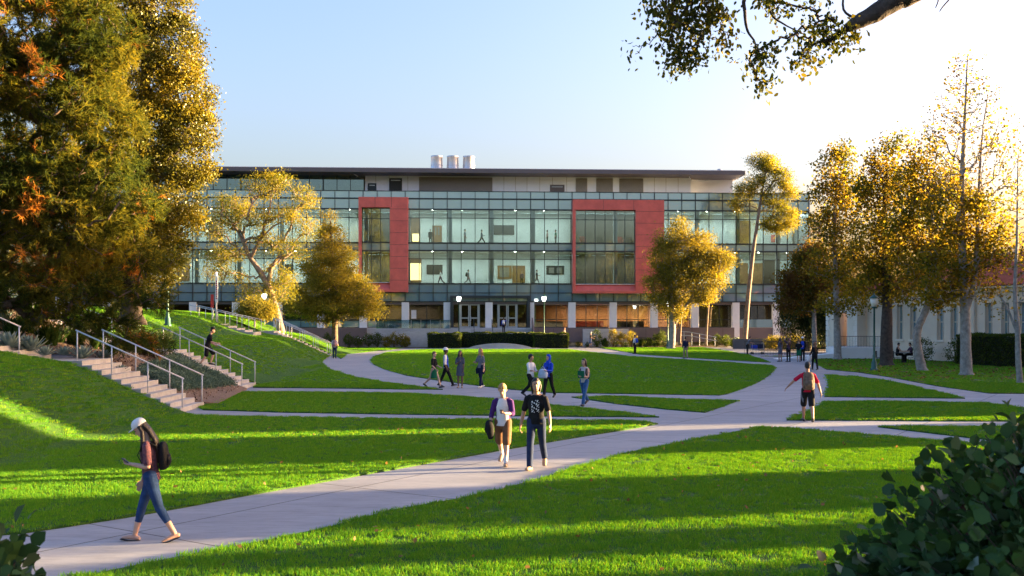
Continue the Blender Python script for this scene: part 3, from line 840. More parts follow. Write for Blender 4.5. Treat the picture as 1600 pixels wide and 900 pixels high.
red_box(LBOX[0], LBOX[1], U(566), U(610), ZF(309, -1), ZF(456.5, -1), ZF(325, -1), ZF(442, -1), 3, 'left')
red_box(RBOX[0], RBOX[1], U(898), U(991), ZF(311, -1), ZF(458, -1), ZF(327, -1), ZF(444, -1), 6, 'right')
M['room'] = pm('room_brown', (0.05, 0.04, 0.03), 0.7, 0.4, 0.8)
# dark rooms and furniture behind the red boxes
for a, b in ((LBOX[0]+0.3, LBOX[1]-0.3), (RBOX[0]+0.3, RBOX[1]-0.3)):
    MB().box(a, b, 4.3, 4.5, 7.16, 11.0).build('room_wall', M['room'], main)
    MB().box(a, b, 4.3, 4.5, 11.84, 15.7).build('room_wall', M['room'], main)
for px, c in ((912, 'red'), (938, 'int_dark'), (970, 'red'), (984, 'int_dark')):
    u_ = U(px, 1.5)
    ch = MB(); ch.box(u_-0.35, u_+0.35, 1.2, 1.9, 12.1, 12.3); ch.box(u_-0.35, u_+0.35, 1.75, 1.9, 12.3, 12.85)
    for dx in (-0.3, 0.3):
        ch.box(u_+dx-0.04, u_+dx+0.04, 1.2, 1.8, 11.83, 12.1); ch.box(u_+dx-0.05, u_+dx+0.05, 1.2, 1.75, 12.3, 12.5)
    ch.build('lounge_chair', M[c], main)
# ---- top floor, set back
VP = 4.0
pz0 = 16.2
def ph_panel(px0, px1, z0, z1, mat, name, v=VP, t=0.12, lab=None):
    o = MB().box(U(px0, v), U(px1, v), v-t, v, z0, z1).build(name, mat, main)
    return o
PT = ZF(272, VP+0)
ph_panel(573.5, 1082, pz0, PT, M['white_wall'], 'penthouse_wall', t=0.1)
MB().box(U(1082.2, VP+1.4), U(1145, VP+1.4), VP+1.3, VP+1.5, pz0, PT).build('penthouse_wall', M['white_wall'], main)
MB().box(U(1145, VP+1.4)+.002, U(1145, VP+1.4)+0.2, VP+1.3, DEP, pz0, PT).build('penthouse_wall', M['white_wall'], main)
for px0, px1, py0 in ((657.5, 772, 278), (902, 920, 278), (934, 960, 278), (970, 1007.5, 278)):
    a, b = U(px0, VP), U(px1, VP); z1 = ZF(py0, VP)
    o = MB().box(a, b, VP-0.16, VP-0.102, pz0+0.02, z1).build('louvre', M['taupe'], main)
    sl = MB()
    z = pz0+1.2
    while z < z1-0.05: sl.box(a+0.04, b-0.04, VP-0.2, VP-0.161, z, z+0.03); z += 0.12
    sl.build('slat', M['roofgrey'], o)
jt = MB()
for px in (590, 611, 640, 790, 808, 826, 846, 866, 888, 1025, 1043, 1062):
    u_ = U(px, VP); jt.box(u_-0.02, u_+0.02, VP-0.106, VP-0.1, pz0+0.3, PT-0.05)
jt.build('panel_joint', M['taupe'], main)
for px0, px1, py0, py1, m_ in ((577.5, 591, 288, 299, 'mull'), (611, 631, 280, 299, 'int_dark'), (862, 884.5, 288.5, 299, 'roofgrey')):
    o = MB().box(U(px0, VP), U(px1, VP), VP-0.15, VP-0.1, ZF(py1, VP), ZF(py0, VP)).build('service_door', M[m_], main)
    MB().box(U(px0, VP)+0.2, U(px1, VP)-0.2, VP-0.165, VP-0.152, ZF(py0, VP)-0.3, ZF(py0, VP)-0.2).build('door_louvre', M['alu'], o)
# penthouse glazing on the left: 5 wide windows
for i in range(9):
    a = U(573, VP)-0.05-4.8*(i+1); b = a+4.8-0.05
    glazing('window', a, b, pz0, ZF(273, VP), VP-0.1, M['glass'], main, cols=3, rows=(ZF(282, VP),), fw=0.08)
w4 = MB(); w4.box(UL, U(573, VP)-0.1, VP+3.5, VP+3.7, pz0, PT); w4.build('penthouse_inner_wall', M['int_wall'], main)
MB().box(UL, UR-0.2, 0.15, VP-0.2, 16.205, 16.24).build('terrace_floor', M['conc'], main)
# roof slab with overhang
rz0 = ZF(272.5, 2.0); ra, rb = UL-1, U(1165.5, 1.0)
rf = MB().box(ra, rb, 1.0, DEP, rz0, rz0+0.50).build('roof', M['roofgrey'], main, bevel=0.03)
MB().box(ra+0.3, rb-0.3, 1.5, DEP-0.5, rz0+0.502, rz0+0.62).build('roof_membrane', M['colwhite'], rf)
for i, px in enumerate((686.5, 711.5, 736.5)):
    v_ = 6.0; u_ = U(px, v_); zt = ZF(245, v_); zb = rz0+0.5
    vm = MB(); vm.lathe([(0.80, 0), (0.80, 0.15), (0.76, 0.2), (0.68, zt-zb-0.25), (0.72, zt-zb-0.15), (0.72, zt-zb), (0.6, zt-zb), (0.55, zt-zb-0.3)], (u_, v_, zb), 24)
    o = vm.build('exhaust_stack', M['steel'], main, True)
    rg = MB()
    for z in (0.55, 1.05): rg.lathe([(0.755, z), (0.775, z+0.02), (0.755, z+0.05)], (u_, v_, zb), 24, cap=False)
    rg.build('band', M['alu'], o)
u_ = U(1127, 4); MB().lathe([(0.15, 0), (0.15, 0.3), (0.42, 0.32), (0.42, 0.42), (0.2, 0.62), (0.02, 0.65)], (u_, 4, rz0+0.5), 14).build('roof_fan', M['steel'], main, True)
for px in (1105, 1117): MB().tube([(U(px, 4), 4, rz0+0.5), (U(px, 4), 4, rz0+1.0)], 0.05, 6).build('vent_pipe', M['steel'], main)
for px in (1082, 560): MB().tube([(U(px, 3), 3.9, PT-0.4), (U(px, 3)-0.3, 2.6, PT-0.35)], 0.06, 6).build('wall_lamp_arm', M['white'], main)
MB().tube([(UR, 1, ZP+0.3), (UR+1.2, 0.5, ZP+0.35)], 0.03, 6).build('roof_antenna', M['steel'], main)
# ---- ground floor
gv = 1.0
for k in range(KMIN, KMAX+1):
    a, b = bay_bounds(k)
    MB().box(a-0.42, a+0.42, -0.02, 0.62, -0.05 if k >= 6 or k < -3 else 0.0, ZS-0.02).build('column', M['colwhite'], main, bevel=0.02)
    if k in (0, 1): continue
    if k == 7:
        glazing('ground_window', a+0.43, b-0.43, 3.05, ZS-0.3, gv+0.8, M['glass_dk'], main, cols=3)
    elif k < 0:
        glazing('ground_window', a+0.43, b-0.43, 3.05, ZS-0.3, gv, M['glass_dk'], main, cols=2)
        glazing('lower_panel', a+0.43, b-0.43, ZG, 3.04, gv, M['span_b'], main, cols=2)
    else:
        glazing('ground_window', a+0.43, b-0.43, ZG, ZS-0.3, gv, M['glass_dk'], main, cols=3, rows=(3.1,))
# warm interior behind the ground floor windows
MB().box(bu(2)+0.5, bu(6)+1.5, 6.0, 6.2, ZG, ZS).build('hall_wall', M['int_wood'], main)
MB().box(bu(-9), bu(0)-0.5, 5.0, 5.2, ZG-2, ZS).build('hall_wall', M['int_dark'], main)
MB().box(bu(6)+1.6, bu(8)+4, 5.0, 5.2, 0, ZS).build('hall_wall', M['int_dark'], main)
MB().box(bu(-9), bu(8)+4, 1.2, 8, ZG-0.3, ZG-0.01).build('hall_floor', M['int_floor'], main)
for i in range(3):
    a = bu(2+i)+0.6
    MB().box(a, a+3.4, 2.4, 2.9, ZG, ZG+0.75).build('hall_bench', M['red' if i == 1 else 'int_dark'], main)
for u_, sz in ((14, 16), (-15, 12)):
    ld = bpy.data.lights.new('hall_light', 'AREA'); ld.shape = 'RECTANGLE'; ld.size = sz; ld.size_y = 0.5; ld.energy = 210 if u_ > 0 else 80; ld.color = (1.0, 0.86, 0.68)
    lo = bpy.data.objects.new('hall_light', ld); COL.objects.link(lo); lo.parent = main; lo.location = (u_, 3.2, ZS-0.4)
# paper notice on glass left of the entrance
MB().box(U(642), U(650), gv-0.14, gv-0.12, 3.2, 4.2).build('paper_notice', M['white'], main)
# entrance portal
pa, pb_ = U(703.5), U(828)
ep = MB(); ep.box(pa, pb_, -0.5, -0.06, 5.55, 5.85); ep.box(pa, pa+0.35, -0.4, 0.8, ZG, 5.55); ep.box(pb_-0.35, pb_, -0.4, 0.8, ZG, 5.55)
ep.build('entrance_portal', M['mull'], main, bevel=0.01)
g = glazing('entrance_glass', pa+0.36, pb_-0.36, ZG+2.75, 5.5, 0.55, M['glass'], main, cols=6)
MB().box(pa+0.36, pb_-0.36, 0.2, 5.0, 5.14, 5.2).build('vestibule_ceiling', M['roofgrey'], main)
for px in (723, 752, 788, 812):
    MB().lathe([(0.08, 0), (0.08, 0.02)], (U(px, 1.2), 1.2, 5.11), 10).build('downlight', M['downlight'], main)
for a, b in ((U(720, .55), U(748, .55)), (U(779.5, .55), U(807, .55))):
    d = MB(); zt = ZG+2.72
    mid = (a+b)/2
    for x0, x1 in ((a, mid-0.02), (mid+0.02, b)):
        d.box(x0, x0+0.12, 0.5, 0.56, ZG, zt); d.box(x1-0.12, x1, 0.5, 0.56, ZG, zt)
        for z in (ZG+0.02, ZG+1.05, zt-0.14): d.box(x0+0.121, x1-0.121, 0.502, 0.558, z, z+0.13)
    d.box(a-0.14, a-0.003, 0.48, 0.6, ZG, zt); d.box(b+0.003, b+0.14, 0.48, 0.6, ZG, zt); d.box(a-0.14, b+0.14, 0.48, 0.6, zt+0.002, zt+0.1)
    do = d.build('double_door', M['alu'], main)
    MB().box(a+0.1, b-0.1, 0.52, 0.54, ZG+0.1, zt-0.1).build('door_pane', M['glass_dk'], do)
    for x in (mid-0.18, mid+0.14): MB().box(x, x+0.04, 0.42, 0.49, ZG+0.8, ZG+1.3).build('door_handle', M['steel'], do)
for a, b in ((pa+0.36, U(720, .55)-0.15), (U(748, .55)+0.15, U(779.5, .55)-0.15), (U(807, .55)+0.15, pb_-0.36)):
    glazing('side_light', a, b, ZG, ZG+2.74, 0.55, M['glass_dk'], main, cols=2 if b-a > 1.5 else 1)
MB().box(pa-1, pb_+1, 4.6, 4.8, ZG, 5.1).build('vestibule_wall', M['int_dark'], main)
# ------------------------------------------------------------------ terrace, steps and low walls before the building (things of their own)
def bthing(name, label, cat, group=None):
    return thing(name, label, cat, (0, BY, 0), TH, group)
t = bthing('terrace', 'raised concrete entrance terrace in front of the glass doors', 'terrace')
tb = MB(); tb.box(U(703), U(832), -1.8, 0.99, 0, ZG-0.003); tb.box(UL+2, U(703)-0.003, -0.45, 0.99, 0, ZG-0.01); tb.build('platform', M['conc'], t)
st = MB(); prof = [(-1.79, 0)]
n = 12
pz = [( -1.80-0.36*(n), 0)]
prof = [(-1.79, 0.0), (-1.79, ZG-0.18)]
z = ZG-0.18; v = -1.8
pts_ = [(-1.801, 0.0), (-1.801, z)]
for i in range(n-1):
    v -= 0.36; pts_.append((v, z)); z -= 0.18; pts_.append((v, max(z, 0)))
ua, ub = U(733), U(829)
stp = MB(); m_ = len(pts_)
vs = [(ua, a, b) for a, b in pts_]+[(ub, a, b) for a, b in pts_]
s2 = MB()
z = ZG-0.18; v = -1.801
for i in range(11):
    s2.box(ua, ub, v-0.36, v-0.0005, 0, z); v -= 0.36; z -= 0.18
    if z <= 0.02: break
stt = bthing('entrance_steps', 'broad concrete steps rising to the glass entrance doors', 'steps')
s2.build('flight', M['stair'], stt, bevel=0.01)
rl = bthing('handrail', 'dark handrail in the middle of the entrance steps', 'handrail')
for px in (739, 767.5):
    u_ = U(px, -2); b = MB(); b.tube([(u_, -1.3, ZG), (u_, -1.3, ZG+0.95), (u_, -1.9, ZG+0.95), (u_, -5.3, 0.55+0.4), (u_, -5.3, 0.2)], 0.035, 6); b.build('rail', M['mull'], rl, True)
# light ramp wall to the left of the steps
rw = bthing('ramp_wall', 'long pale concrete ramp wall left of the entrance steps', 'wall')
k_ = -4.2
prof = [(U(572, k_), 0), (U(733, k_), 0), (U(733, k_), ZF(514.5, k_)), (U(690, k_), ZF(514, k_)), (U(640, k_), ZF(517, k_)), (U(606, k_), ZF(523, k_)), (U(572, k_), ZF(531, k_))]
MB().prism_y(prof, k_, k_+0.3).build('wall', M['conc'], rw, bevel=0.01)
gr = MB()
for px in (640, 655, 670, 685, 700, 715): gr.tube([(U(px, -3.6), -3.6, 1.6), (U(px, -3.6), -3.6, 3.05)], 0.03, 6)
gr.build('post', M['alu'], rw)
gb2 = MB(); gb2.box(U(585, -3.6), U(702, -3.6), -3.62, -3.60, 2.1, 3.05); gb2.build('glass_guard', M['glass_guard'], rw)
sw = bthing('stair_side_panel', 'brown sloping side panel at the right end of the entrance steps', 'panel')
x0 = U(829, -2)
MB().add([(x0+0.03, -1.8, ZG-0.3), (x0+0.03, -4.8, 0.3), (x0+0.03, -4.8, 1.3), (x0+0.03, -1.8, ZG+1.15), (x0+0.2, -1.8, ZG-0.3), (x0+0.2, -4.8, 0.3), (x0+0.2, -4.8, 1.3), (x0+0.2, -1.8, ZG+1.15)],
         [(0, 1, 2, 3), (7, 6, 5, 4), (0, 4, 5, 1), (1, 5, 6, 2), (2, 6, 7, 3), (3, 7, 4, 0)]).build('panel', M['brownwall'], sw)
# brown precast terrace wall
bw_ = bthing('retaining_wall', 'long brown panelled wall under the right ground floor windows', 'wall')
b = MB(); b.box(U(832, -1), U(1146, -1), -1.2, -0.9, 0.55, ZG+0.02); b.build('wall', M['brownwall'], bw_)
b = MB(); b.box(U(832, -1), U(1146, -1), -0.89, 0.98, 0.5, ZG-0.01); b.build('terrace_slab', M['conc'], bw_)
b = MB()
for px in range(840, 1140, 24): b.box(U(px, -1)-0.015, U(px, -1)+0.015, -1.206, -1.199, 0.6, ZG-0.02)
b.build('panel_joint', M['int_dark'], bw_)
b = MB(); b.box(U(836, -1), U(1150, -1), -0.7, -0.5, 0.0, 0.5); b.build('basement_glazing', M['glass_dk'], bw_)
bl = bthing('retaining_wall', 'brown panelled wall left behind the tree and shrubs', 'wall')
b = MB(); b.box(UL+2, U(572, -1), -0.95, -0.46, 0.1, ZG); b.build('wall', M['brownwall'], bl)
cw = bthing('sign_wall', 'plain light grey concrete block wall behind the rose bushes', 'wall')
MB().box(U(909, -2.5), U(980, -2.5), -2.7, -2.2, 0, ZF(514, -2.5)).build('wall', M['conc'], cw, bevel=0.015)
g7 = bthing('balcony', 'brown balcony with teal glass guard between the last white columns', 'balcony')
b = MB(); b.box(bu(6)+0.43, bu(7)-0.43, 0.1, 0.4, 0.9, ZG); b.box(bu(7)+0.43, UR-2.0, 0.1, 0.4, 0.9, ZG); b.build('wall', M['brownwall'], g7)
b = MB(); b.box(bu(7)+0.43, UR-2.0, 0.2, 0.23, ZG+0.02, ZG+0.95); b.build('glass_guard', M['span_a'], g7)
b = MB(); b.box(bu(6)+0.43, UR-0.5, 0.6, 0.63, 0.02, 0.9); b.build('basement_window', M['glass_dk'], g7)
b = MB(); b.box(bu(7)-4.3, UR-0.5, 0.9, 4.0, 0.02, 0.06); b.build('floor', M['conc'], g7)
# dark garden wall, benches
gw = thing('garden_wall', 'low dark grey garden wall beside the slender eucalyptus', 'wall', (25.5, 108, 0))
b = MB(); b.box(-2.2, 2.6, -0.15, 0.15, 0, 1.05); b.build('wall', pm('dark_block', (0.10, 0.10, 0.105), 0.8, 0.1, 2, bump=0.3), gw, bevel=0.01)
gw2 = thing('garden_wall', 'long dark grey garden wall behind the standing students', 'wall', (30.5, 105, 0), R(-3))
b = MB(); b.box(-3.2, 2.2, -0.15, 0.15, 0, 1.15); b.build('wall', _mc['dark_block'], gw2, bevel=0.01)
# curved concrete mound in front of the hedge
md_ = thing('concrete_seat', 'low curved pale concrete seat in front of the clipped hedge', 'seat', (-1.25, 108.9, 0))
b = MB(); P_ = []
for i in range(25):
    a = -1+2*i/24; P_.append((a*3.4, 0.50*max(0, 1-a*a)**0.8+0.06))
b.prism_y([( -3.4, 0)]+P_+[(3.4, 0)], -0.3, 0.5); b.build('seat_wall', M['stair'], md_)
b = MB(); b.box(-4.2, 4.2, -0.9, -0.31, 0.0, 0.07); b.build('paving', M['conc'], md_)

# ------------------------------------------------------------------ cream building on the right
CO = Vector((27.9, 80.6)); dirc = Vector((0.389, -0.921)).normalized(); CA = math.atan2(dirc.y, dirc.x)
cr_ = thing('cream_building', 'long cream stucco hall with red tile roof and tall windows', 'building', (CO.x, CO.y, 0), CA)
# local x runs along the front towards the camera, local y points inside (+y is to the left of +x -> away from the quad)
LEN = 41.5; WID = 13.0; EV = 5.15
wins = []
x = 2.2
pat = [1.35, 1.35, 2.6, 1.25, 3.0]
xs_ = []
while x < LEN-2:
    for d_ in pat:
        xs_.append(x); x += d_
        if x > LEN-2: break
WZ0, WZ1, WW = 1.55, 4.15, 0.62
b = MB(); b.box(0, LEN, 0.35, 0.6, 0, EV); 
last = 0.0
for xx in xs_:
    b.box(last, xx-WW/2, 0, 0.348, 0, EV); last = xx+WW/2
    b.box(xx-WW/2+0.001, xx+WW/2-0.001, 0, 0.348, 0, WZ0); b.box(xx-WW/2+0.001, xx+WW/2-0.001, 0, 0.348, WZ1, EV)
b.box(last, LEN, 0, 0.348, 0, EV)
b.box(0, 0.3, 0.601, WID, 0, EV); b.box(LEN-0.3, LEN, 0.601, WID, 0, EV); b.box(0.31, LEN-0.31, WID-0.3, WID, 0, EV)
b.build('wall', M['cream'], cr_)
for i, xx in enumerate(xs_):
    o = MB().box(xx-WW/2+0.003, xx+WW/2-0.003, 0.30, 0.33, WZ0, WZ1).build('window', M['span_b'], cr_)
    f = MB()
    for q in (-WW/2+0.003, WW/2-0.053): f.box(xx+q, xx+q+0.05, 0.24, 0.299, WZ0, WZ1)
    f.box(xx-WW/2+0.055, xx+WW/2-0.055, 0.24, 0.298, (WZ0+WZ1)/2-0.03, (WZ0+WZ1)/2+0.03)
    f.box(xx-0.015, xx+0.015, 0.25, 0.297, WZ0, WZ1)
    f.build('frame', M['creamlt'], o)
    MB().box(xx-WW/2-0.08, xx+WW/2+0.08, -0.10, 0.10, WZ0-0.14, WZ0-0.003).build('sill', M['creamlt'], o)
for i in range(4, len(xs_), 5):
    if i+1 < len(xs_):
        xx = (xs_[i]+xs_[i+1])/2
        MB().box(xx-0.45, xx+0.45, -0.22, -0.002, 0, EV-0.3).build('pilaster', M['cream'], cr_, bevel=0.02)
b = MB(); b.box(-0.4, LEN+0.4, -0.5, WID+0.5, EV+0.002, EV+0.14); b.box(-0.15, LEN+0.15, -0.2, -0.003, EV-0.25, EV)
b.build('cornice', M['creamlt'], cr_, bevel=0.02)
# red tile roof: hipped, with rows of barrel tiles
def tile_roof(parent, x0, x1, y0, y1, z0, zr, name='roof', hip0=True, hip1=True):
    ym = (y0+y1)/2; hx = (y1-y0)/2*0.9
    a = x0+(hx if hip0 else 0); c = x1-(hx if hip1 else 0)
    b = MB(); b.add([(x0, y0, z0), (x1, y0, z0), (x1, y1, z0), (x0, y1, z0), (a, ym, zr), (c, ym, zr)], [(0, 1, 5, 4), (1, 2, 5), (2, 3, 4, 5), (3, 0, 4), (0, 3, 2, 1)])
    o = b.build(name, M['tile'], parent)
    t_ = MB(); n_ = Vector((0, -(zr-z0), (ym-y0))).normalized()
    xx = x0+0.2
    while xx < x1-0.1:
        f = 1.0
        if hip0: f = min(f, (xx-x0)/(a-x0))
        if hip1: f = min(f, (x1-xx)/(x1-c))
        if f > 0.03:
            for sgn in (0, 1):
                ya, yb = (y0, y0+(ym-y0)*f) if not sgn else (y1, y1-(y1-ym)*f)
                t_.tube([(xx, ya, z0+0.03), (xx, yb, z0+(zr-z0)*f+0.03)], 0.075, 5)
        xx += 0.28
    t_.tube([(a, ym, zr+0.04), (c, ym, zr+0.04)], 0.13, 8)
    t_.tube([(x0, y0, z0+0.05), (a, ym, zr+0.04)], 0.12, 6); t_.tube([(x1, y0, z0+0.05), (c, ym, zr+0.04)], 0.12, 6)
    t_.build('tile_row', M['tile'], o)
    return o
M['tile'] = pm('clay_tile', (0.20, 0.045, 0.03), 0.8, scale=2.2, color2=(0.36, 0.10, 0.06), bump=0.6, bscale=9)
tile_roof(cr_, -0.5, LEN+0.5, -0.6, WID+0.6, EV+0.15, EV+2.7)
# taller hall behind with its own roof
b = MB(); b.box(-1, LEN-1, WID+0.7, WID+14, 0, EV+1.8); b.build('rear_wall', M['cream'], cr_)
tile_roof(cr_, -1.6, LEN-0.4, WID+0.2, WID+14.6, EV+1.85, EV+5.0, 'rear_roof')
# entrance pavilion with quoins and a glowing arch
pv = MB(); pv.box(-3.4, -0.02, -0.9, -0.5, 0, EV-0.2)
pv = MB(); pv.box(-3.6, -2.6, -0.9, 0.0, 0, EV-0.3); pv.box(-1.2, -0.02, -0.9, 0.0, 0, EV-0.3); pv.box(-2.599, -1.201, -0.9, 0.0, 3.6, EV-0.3); pv.box(-3.6, -0.02, 3.0, 3.3, 0, EV-0.3); pv.box(-3.6, -3.3, 0.001, 2.99, 0, EV-0.3)
pv.build('porch_wall', M['cream'], cr_)
q_ = MB()
for i in range(11):
    w_ = 0.42 if i % 2 else 0.28
    q_.box(-3.64, -3.62+w_, -0.94, -0.9005, 0.05+i*0.42, 0.43+i*0.42); q_.box(-w_, 0.0, -0.94, -0.9005, 0.05+i*0.42, 0.43+i*0.42)
q_.build('quoin', M['creamlt'], cr_)
MB().box(-2.55, -1.25, 2.9, 2.98, 0.8, 3.5).build('porch_door', M['int_wood'], cr_)
MB().box(-2.4, -1.4, 2.83, 2.89, 2.2, 3.4).build('lit_fanlight', emitmat('porch_glow', (1.0, 0.45, 0.08), 0.7), cr_)
# white terrace and iron railing before the porch
tw = thing('porch_terrace', 'low white terrace wall with black iron railing before the arched porch', 'terrace', (25.3, 78.2, 0), 0)
b = MB(); b.box(-0.5, 4.0, 0.0, 2.6, 0, 0.92); b.build('wall', M['white'], tw, bevel=0.02)
b = MB(); b.add([(-5.0, 0.2, 0), (-0.51, 0.2, 0), (-0.51, 0.2, 0.45), (-5.0, 1.6, 0), (-0.51, 1.6, 0), (-0.51, 1.6, 0.45)], [(0, 1, 2), (5, 4, 3), (0, 3, 4, 1), (1, 4, 5, 2), (2, 5, 3, 0)]); b.build('ramp', M['white'], tw)
b = MB()
for i in range(38):
    xx = -0.45+i*0.118; b.tube([(xx, 0.08, 0.92), (xx, 0.08, 1.72)], 0.011, 4)
b.build('baluster', M['black'], tw)
b = MB(); b.tube([(-0.5, 0.08, 1.75), (4.0, 0.08, 1.75)], 0.022, 6); b.tube([(-0.5, 0.08, 1.0), (4.0, 0.08, 1.0)], 0.015, 6); b.build('rail', M['black'], tw)
fe = thing('iron_fence', 'black iron fence in front of the dark garden left of the white terrace', 'fence', (21.5, 88, 0), R(-4))
b = MB()
for i in range(62): b.tube([(-1.5+i*0.13, 0, 0), (-1.5+i*0.13, 0, 1.25)], 0.012, 4)
b.build('bar', M['black'], fe)
b = MB()
for z in (0.15, 1.15): b.tube([(-1.5, 0, z), (6.5, 0, z)], 0.02, 6)
b.build('rail', M['black'], fe)
# white stair rails right of the middle tree
wr = thing('handrail', 'small white railing beside the right middle tree in front of the brown wall', 'handrail', (18.9, 112.5, 0), 0, None)
b = MB()
for i in range(5): b.tube([(i*0.85, 0, 0.2), (i*0.85, 0, 1.75-i*0.14)], 0.03, 6)
b.build('post', M['rail'], wr)
b = MB()
for dz in (0, -0.4): b.tube([(-0.3, 0, 1.78+dz), (0.6, 0, 1.72+dz), (3.6, 0, 1.15+dz)], 0.035, 6)
b.build('rail', M['rail'], wr)

# ------------------------------------------------------------------ street lamps
def lamp(loc, h, label, lit=True, mat='lampgreen', glow=True):
    t = thing('street_lamp', label, 'street lamp', loc, 0, 'post lamps around the quad')
    MB().lathe([(0.23, 0), (0.23, 0.12), (0.17, 0.2), (0.16, 0.5), (0.10, 0.62), (0.09, 0.9), (0.065, 1.0), (0.048, h-0.75), (0.07, h-0.72), (0.04, h-0.68)], n=14).build('post', M[mat], t, True)
    MB().lathe([(0.08, h-0.70), (0.15, h-0.66), (0.17, h-0.6)], n=14).build('collar', M[mat], t, True)
    g_ = MB(); g_.lathe([(0.13, h-0.6), (0.21, h-0.38), (0.23, h-0.2), (0.20, h-0.12)], n=14)
    g_.build('globe', M['lampglow'] if glow else M['creamlt'], t, True)
    MB().lathe([(0.27, h-0.12), (0.25, h-0.06), (0.10, h+0.06), (0.03, h+0.1), (0.035, h+0.16), (0.0, h+0.2)], n=14).build('cap', M[mat], t, True)
    return t
def at(px, Y, z=0.0): return ((px-800)/FPX*Y, Y, z)
lamp(at(717, 112.5), CAMH+(HZ-462)/FPX*112.5, 'lit lamp post before the left entrance doors')
lamp(at(850, 112.5), CAMH+(HZ-462)/FPX*112.5, 'lit lamp post right of the entrance by the brown panel')
lamp(at(1043.5, 109.5), CAMH+(HZ-470)/FPX*109.5, 'lit lamp post beside the right middle tree')
lamp(at(1366, 59.5), 4.35, 'unlit green lamp post before the cream building', glow=False)
lamp((at(262, 60)[0], 60, hill(at(262, 60)[0], 60)), 5.6, 'green lamp post left of the banner pole, head hidden in pine', glow=False)
lamp((at(413, 96)[0], 96, 1.0), CAMH+(HZ-457)/FPX*96-1.0, 'lit lamp behind the small round tree on the left')
# banner pole
bx, by = at(338, 77)[:2]; bz = hill(bx, by)
bp = thing('banner_pole', 'white pole with thin vertical banner above the far left stairs', 'pole', (bx, by, bz))
ph = CAMH-(425-HZ)/FPX*77-bz
MB().tube([(0, 0, 0), (0, 0, ph)], 0.07, 8).build('pole', M['white'], bp, True)
b = MB(); b.box(-0.05, 0.14, -0.10, -0.075, 1.5, ph-0.3); bo = b.build('banner', M['white'], bp)
b = MB()
for i in range(9): b.box(-0.01, 0.09, -0.106, -0.101, ph-0.75-i*0.16, ph-0.65-i*0.16)
b.build('red_lettering', pm('banner_red', (0.5, 0.04, 0.03), 0.6), bo)
b = MB(); b.box(-0.42, -0.2, -0.02, 0.02, 1.1, 2.1); b.build('small_sign', _mc['banner_red'], bp)
b = MB(); b.tube([(-0.31, 0, 0), (-0.31, 0, 1.1)], 0.03, 6); b.build('sign_post', M['white'], bp)
# ------------------------------------------------------------------ trees and plants
LM = {
 'euc': leafmat('eucalyptus_leaf', [(0.07, 0.09, 0.016), (0.15, 0.16, 0.02), (0.28, 0.24, 0.025)], 0.45, 0.1),
 'gold': leafmat('golden_small_leaf', [(0.08, 0.09, 0.022), (0.17, 0.16, 0.03), (0.29, 0.25, 0.045)], 0.45, 0.05),
 'ficus': leafmat('broad_leaf', [(0.03, 0.04, 0.010), (0.12, 0.12, 0.014), (0.26, 0.21, 0.018)], 0.25, 0.3, 0.3),
 'pine': leafmat('pine_needle', [(0.022, 0.042, 0.014), (0.055, 0.075, 0.018), (0.17, 0.155, 0.025)], 0.45, 0.0, clump=0.35),
 'dead': leafmat('dead_sunlit_needle', [(0.10, 0.05, 0.02), (0.22, 0.10, 0.03), (0.40, 0.18, 0.035)], 0.45, 0.0),
 'syc': leafmat('sycamore_leaf', [(0.035, 0.055, 0.014), (0.09, 0.10, 0.016), (0.24, 0.19, 0.02), (0.09, 0.06, 0.02)], 0.5, 0.05, clump=0.45),
 'sycg': leafmat('sycamore_green_leaf', [(0.035, 0.055, 0.014), (0.07, 0.08, 0.018), (0.16, 0.10, 0.02), (0.12, 0.06, 0.03)], 0.45, 0.05, clump=0.6),
 'dark': leafmat('dark_leaf', [(0.018, 0.028, 0.012), (0.03, 0.045, 0.015), (0.05, 0.06, 0.02)], 0.25, 0.1),
 'hedge': leafmat('hedge_leaf', [(0.03, 0.055, 0.012), (0.05, 0.085, 0.015), (0.09, 0.12, 0.02)], 0.3, 0.1, clump=2.0),
 'bush': leafmat('glossy_round_leaf', [(0.02, 0.05, 0.018), (0.035, 0.085, 0.03), (0.07, 0.14, 0.03)], 0.2, 0.5, 0.3, clump=2.0),
 'bushred': leafmat('withered_leaf', [(0.07, 0.035, 0.025), (0.13, 0.06, 0.045)], 0.2, 0.05),
 'over': leafmat('overhanging_leaf', [(0.025, 0.04, 0.012), (0.05, 0.065, 0.015), (0.13, 0.12, 0.02)], 0.35, 0.1, clump=1.5),
 'blue': leafmat('blue_groundcover', [(0.05, 0.09, 0.085), (0.09, 0.15, 0.13), (0.13, 0.20, 0.17)], 0.2, 0.02, clump=1.5),
 'agave': pm('agave_leaf', (0.11, 0.17, 0.15), 0.5, scale=3, color2=(0.22, 0.30, 0.25)),
 'strap': leafmat('strap_leaf', [(0.02, 0.045, 0.012), (0.04, 0.08, 0.02), (0.07, 0.12, 0.03)], 0.3, 0.1, clump=2.0),
 'far': leafmat('far_leaf', [(0.03, 0.04, 0.015), (0.05, 0.06, 0.02), (0.09, 0.08, 0.025)], 0.3, 0.0, clump=0.2),
}
def pxl(Y, L, dY=None, off=0.0):
    """crown lobes measured on the photo at distance Y: (px,py,rx,ry[,depth offset in m])"""
    out = []
    for l in L:
        dy = l[4] if len(l) > 4 else 0.0
        wgt = l[5] if len(l) > 5 else 1.0
        x, z = XZ(l[0], l[1], Y)
        rx = l[2]*Y/FPX; rz = l[3]*Y/FPX
        out.append((x, Y+dy, z, rx, max(rx, rz)*(dY or 0.8), rz, wgt))
    return out
def pxt(Y, L, base=None):
    return [(XZ(p[0], p[1], Y)[0], Y+(p[2] if len(p) > 2 else 0), XZ(p[0], p[1], Y)[1]) for p in L]

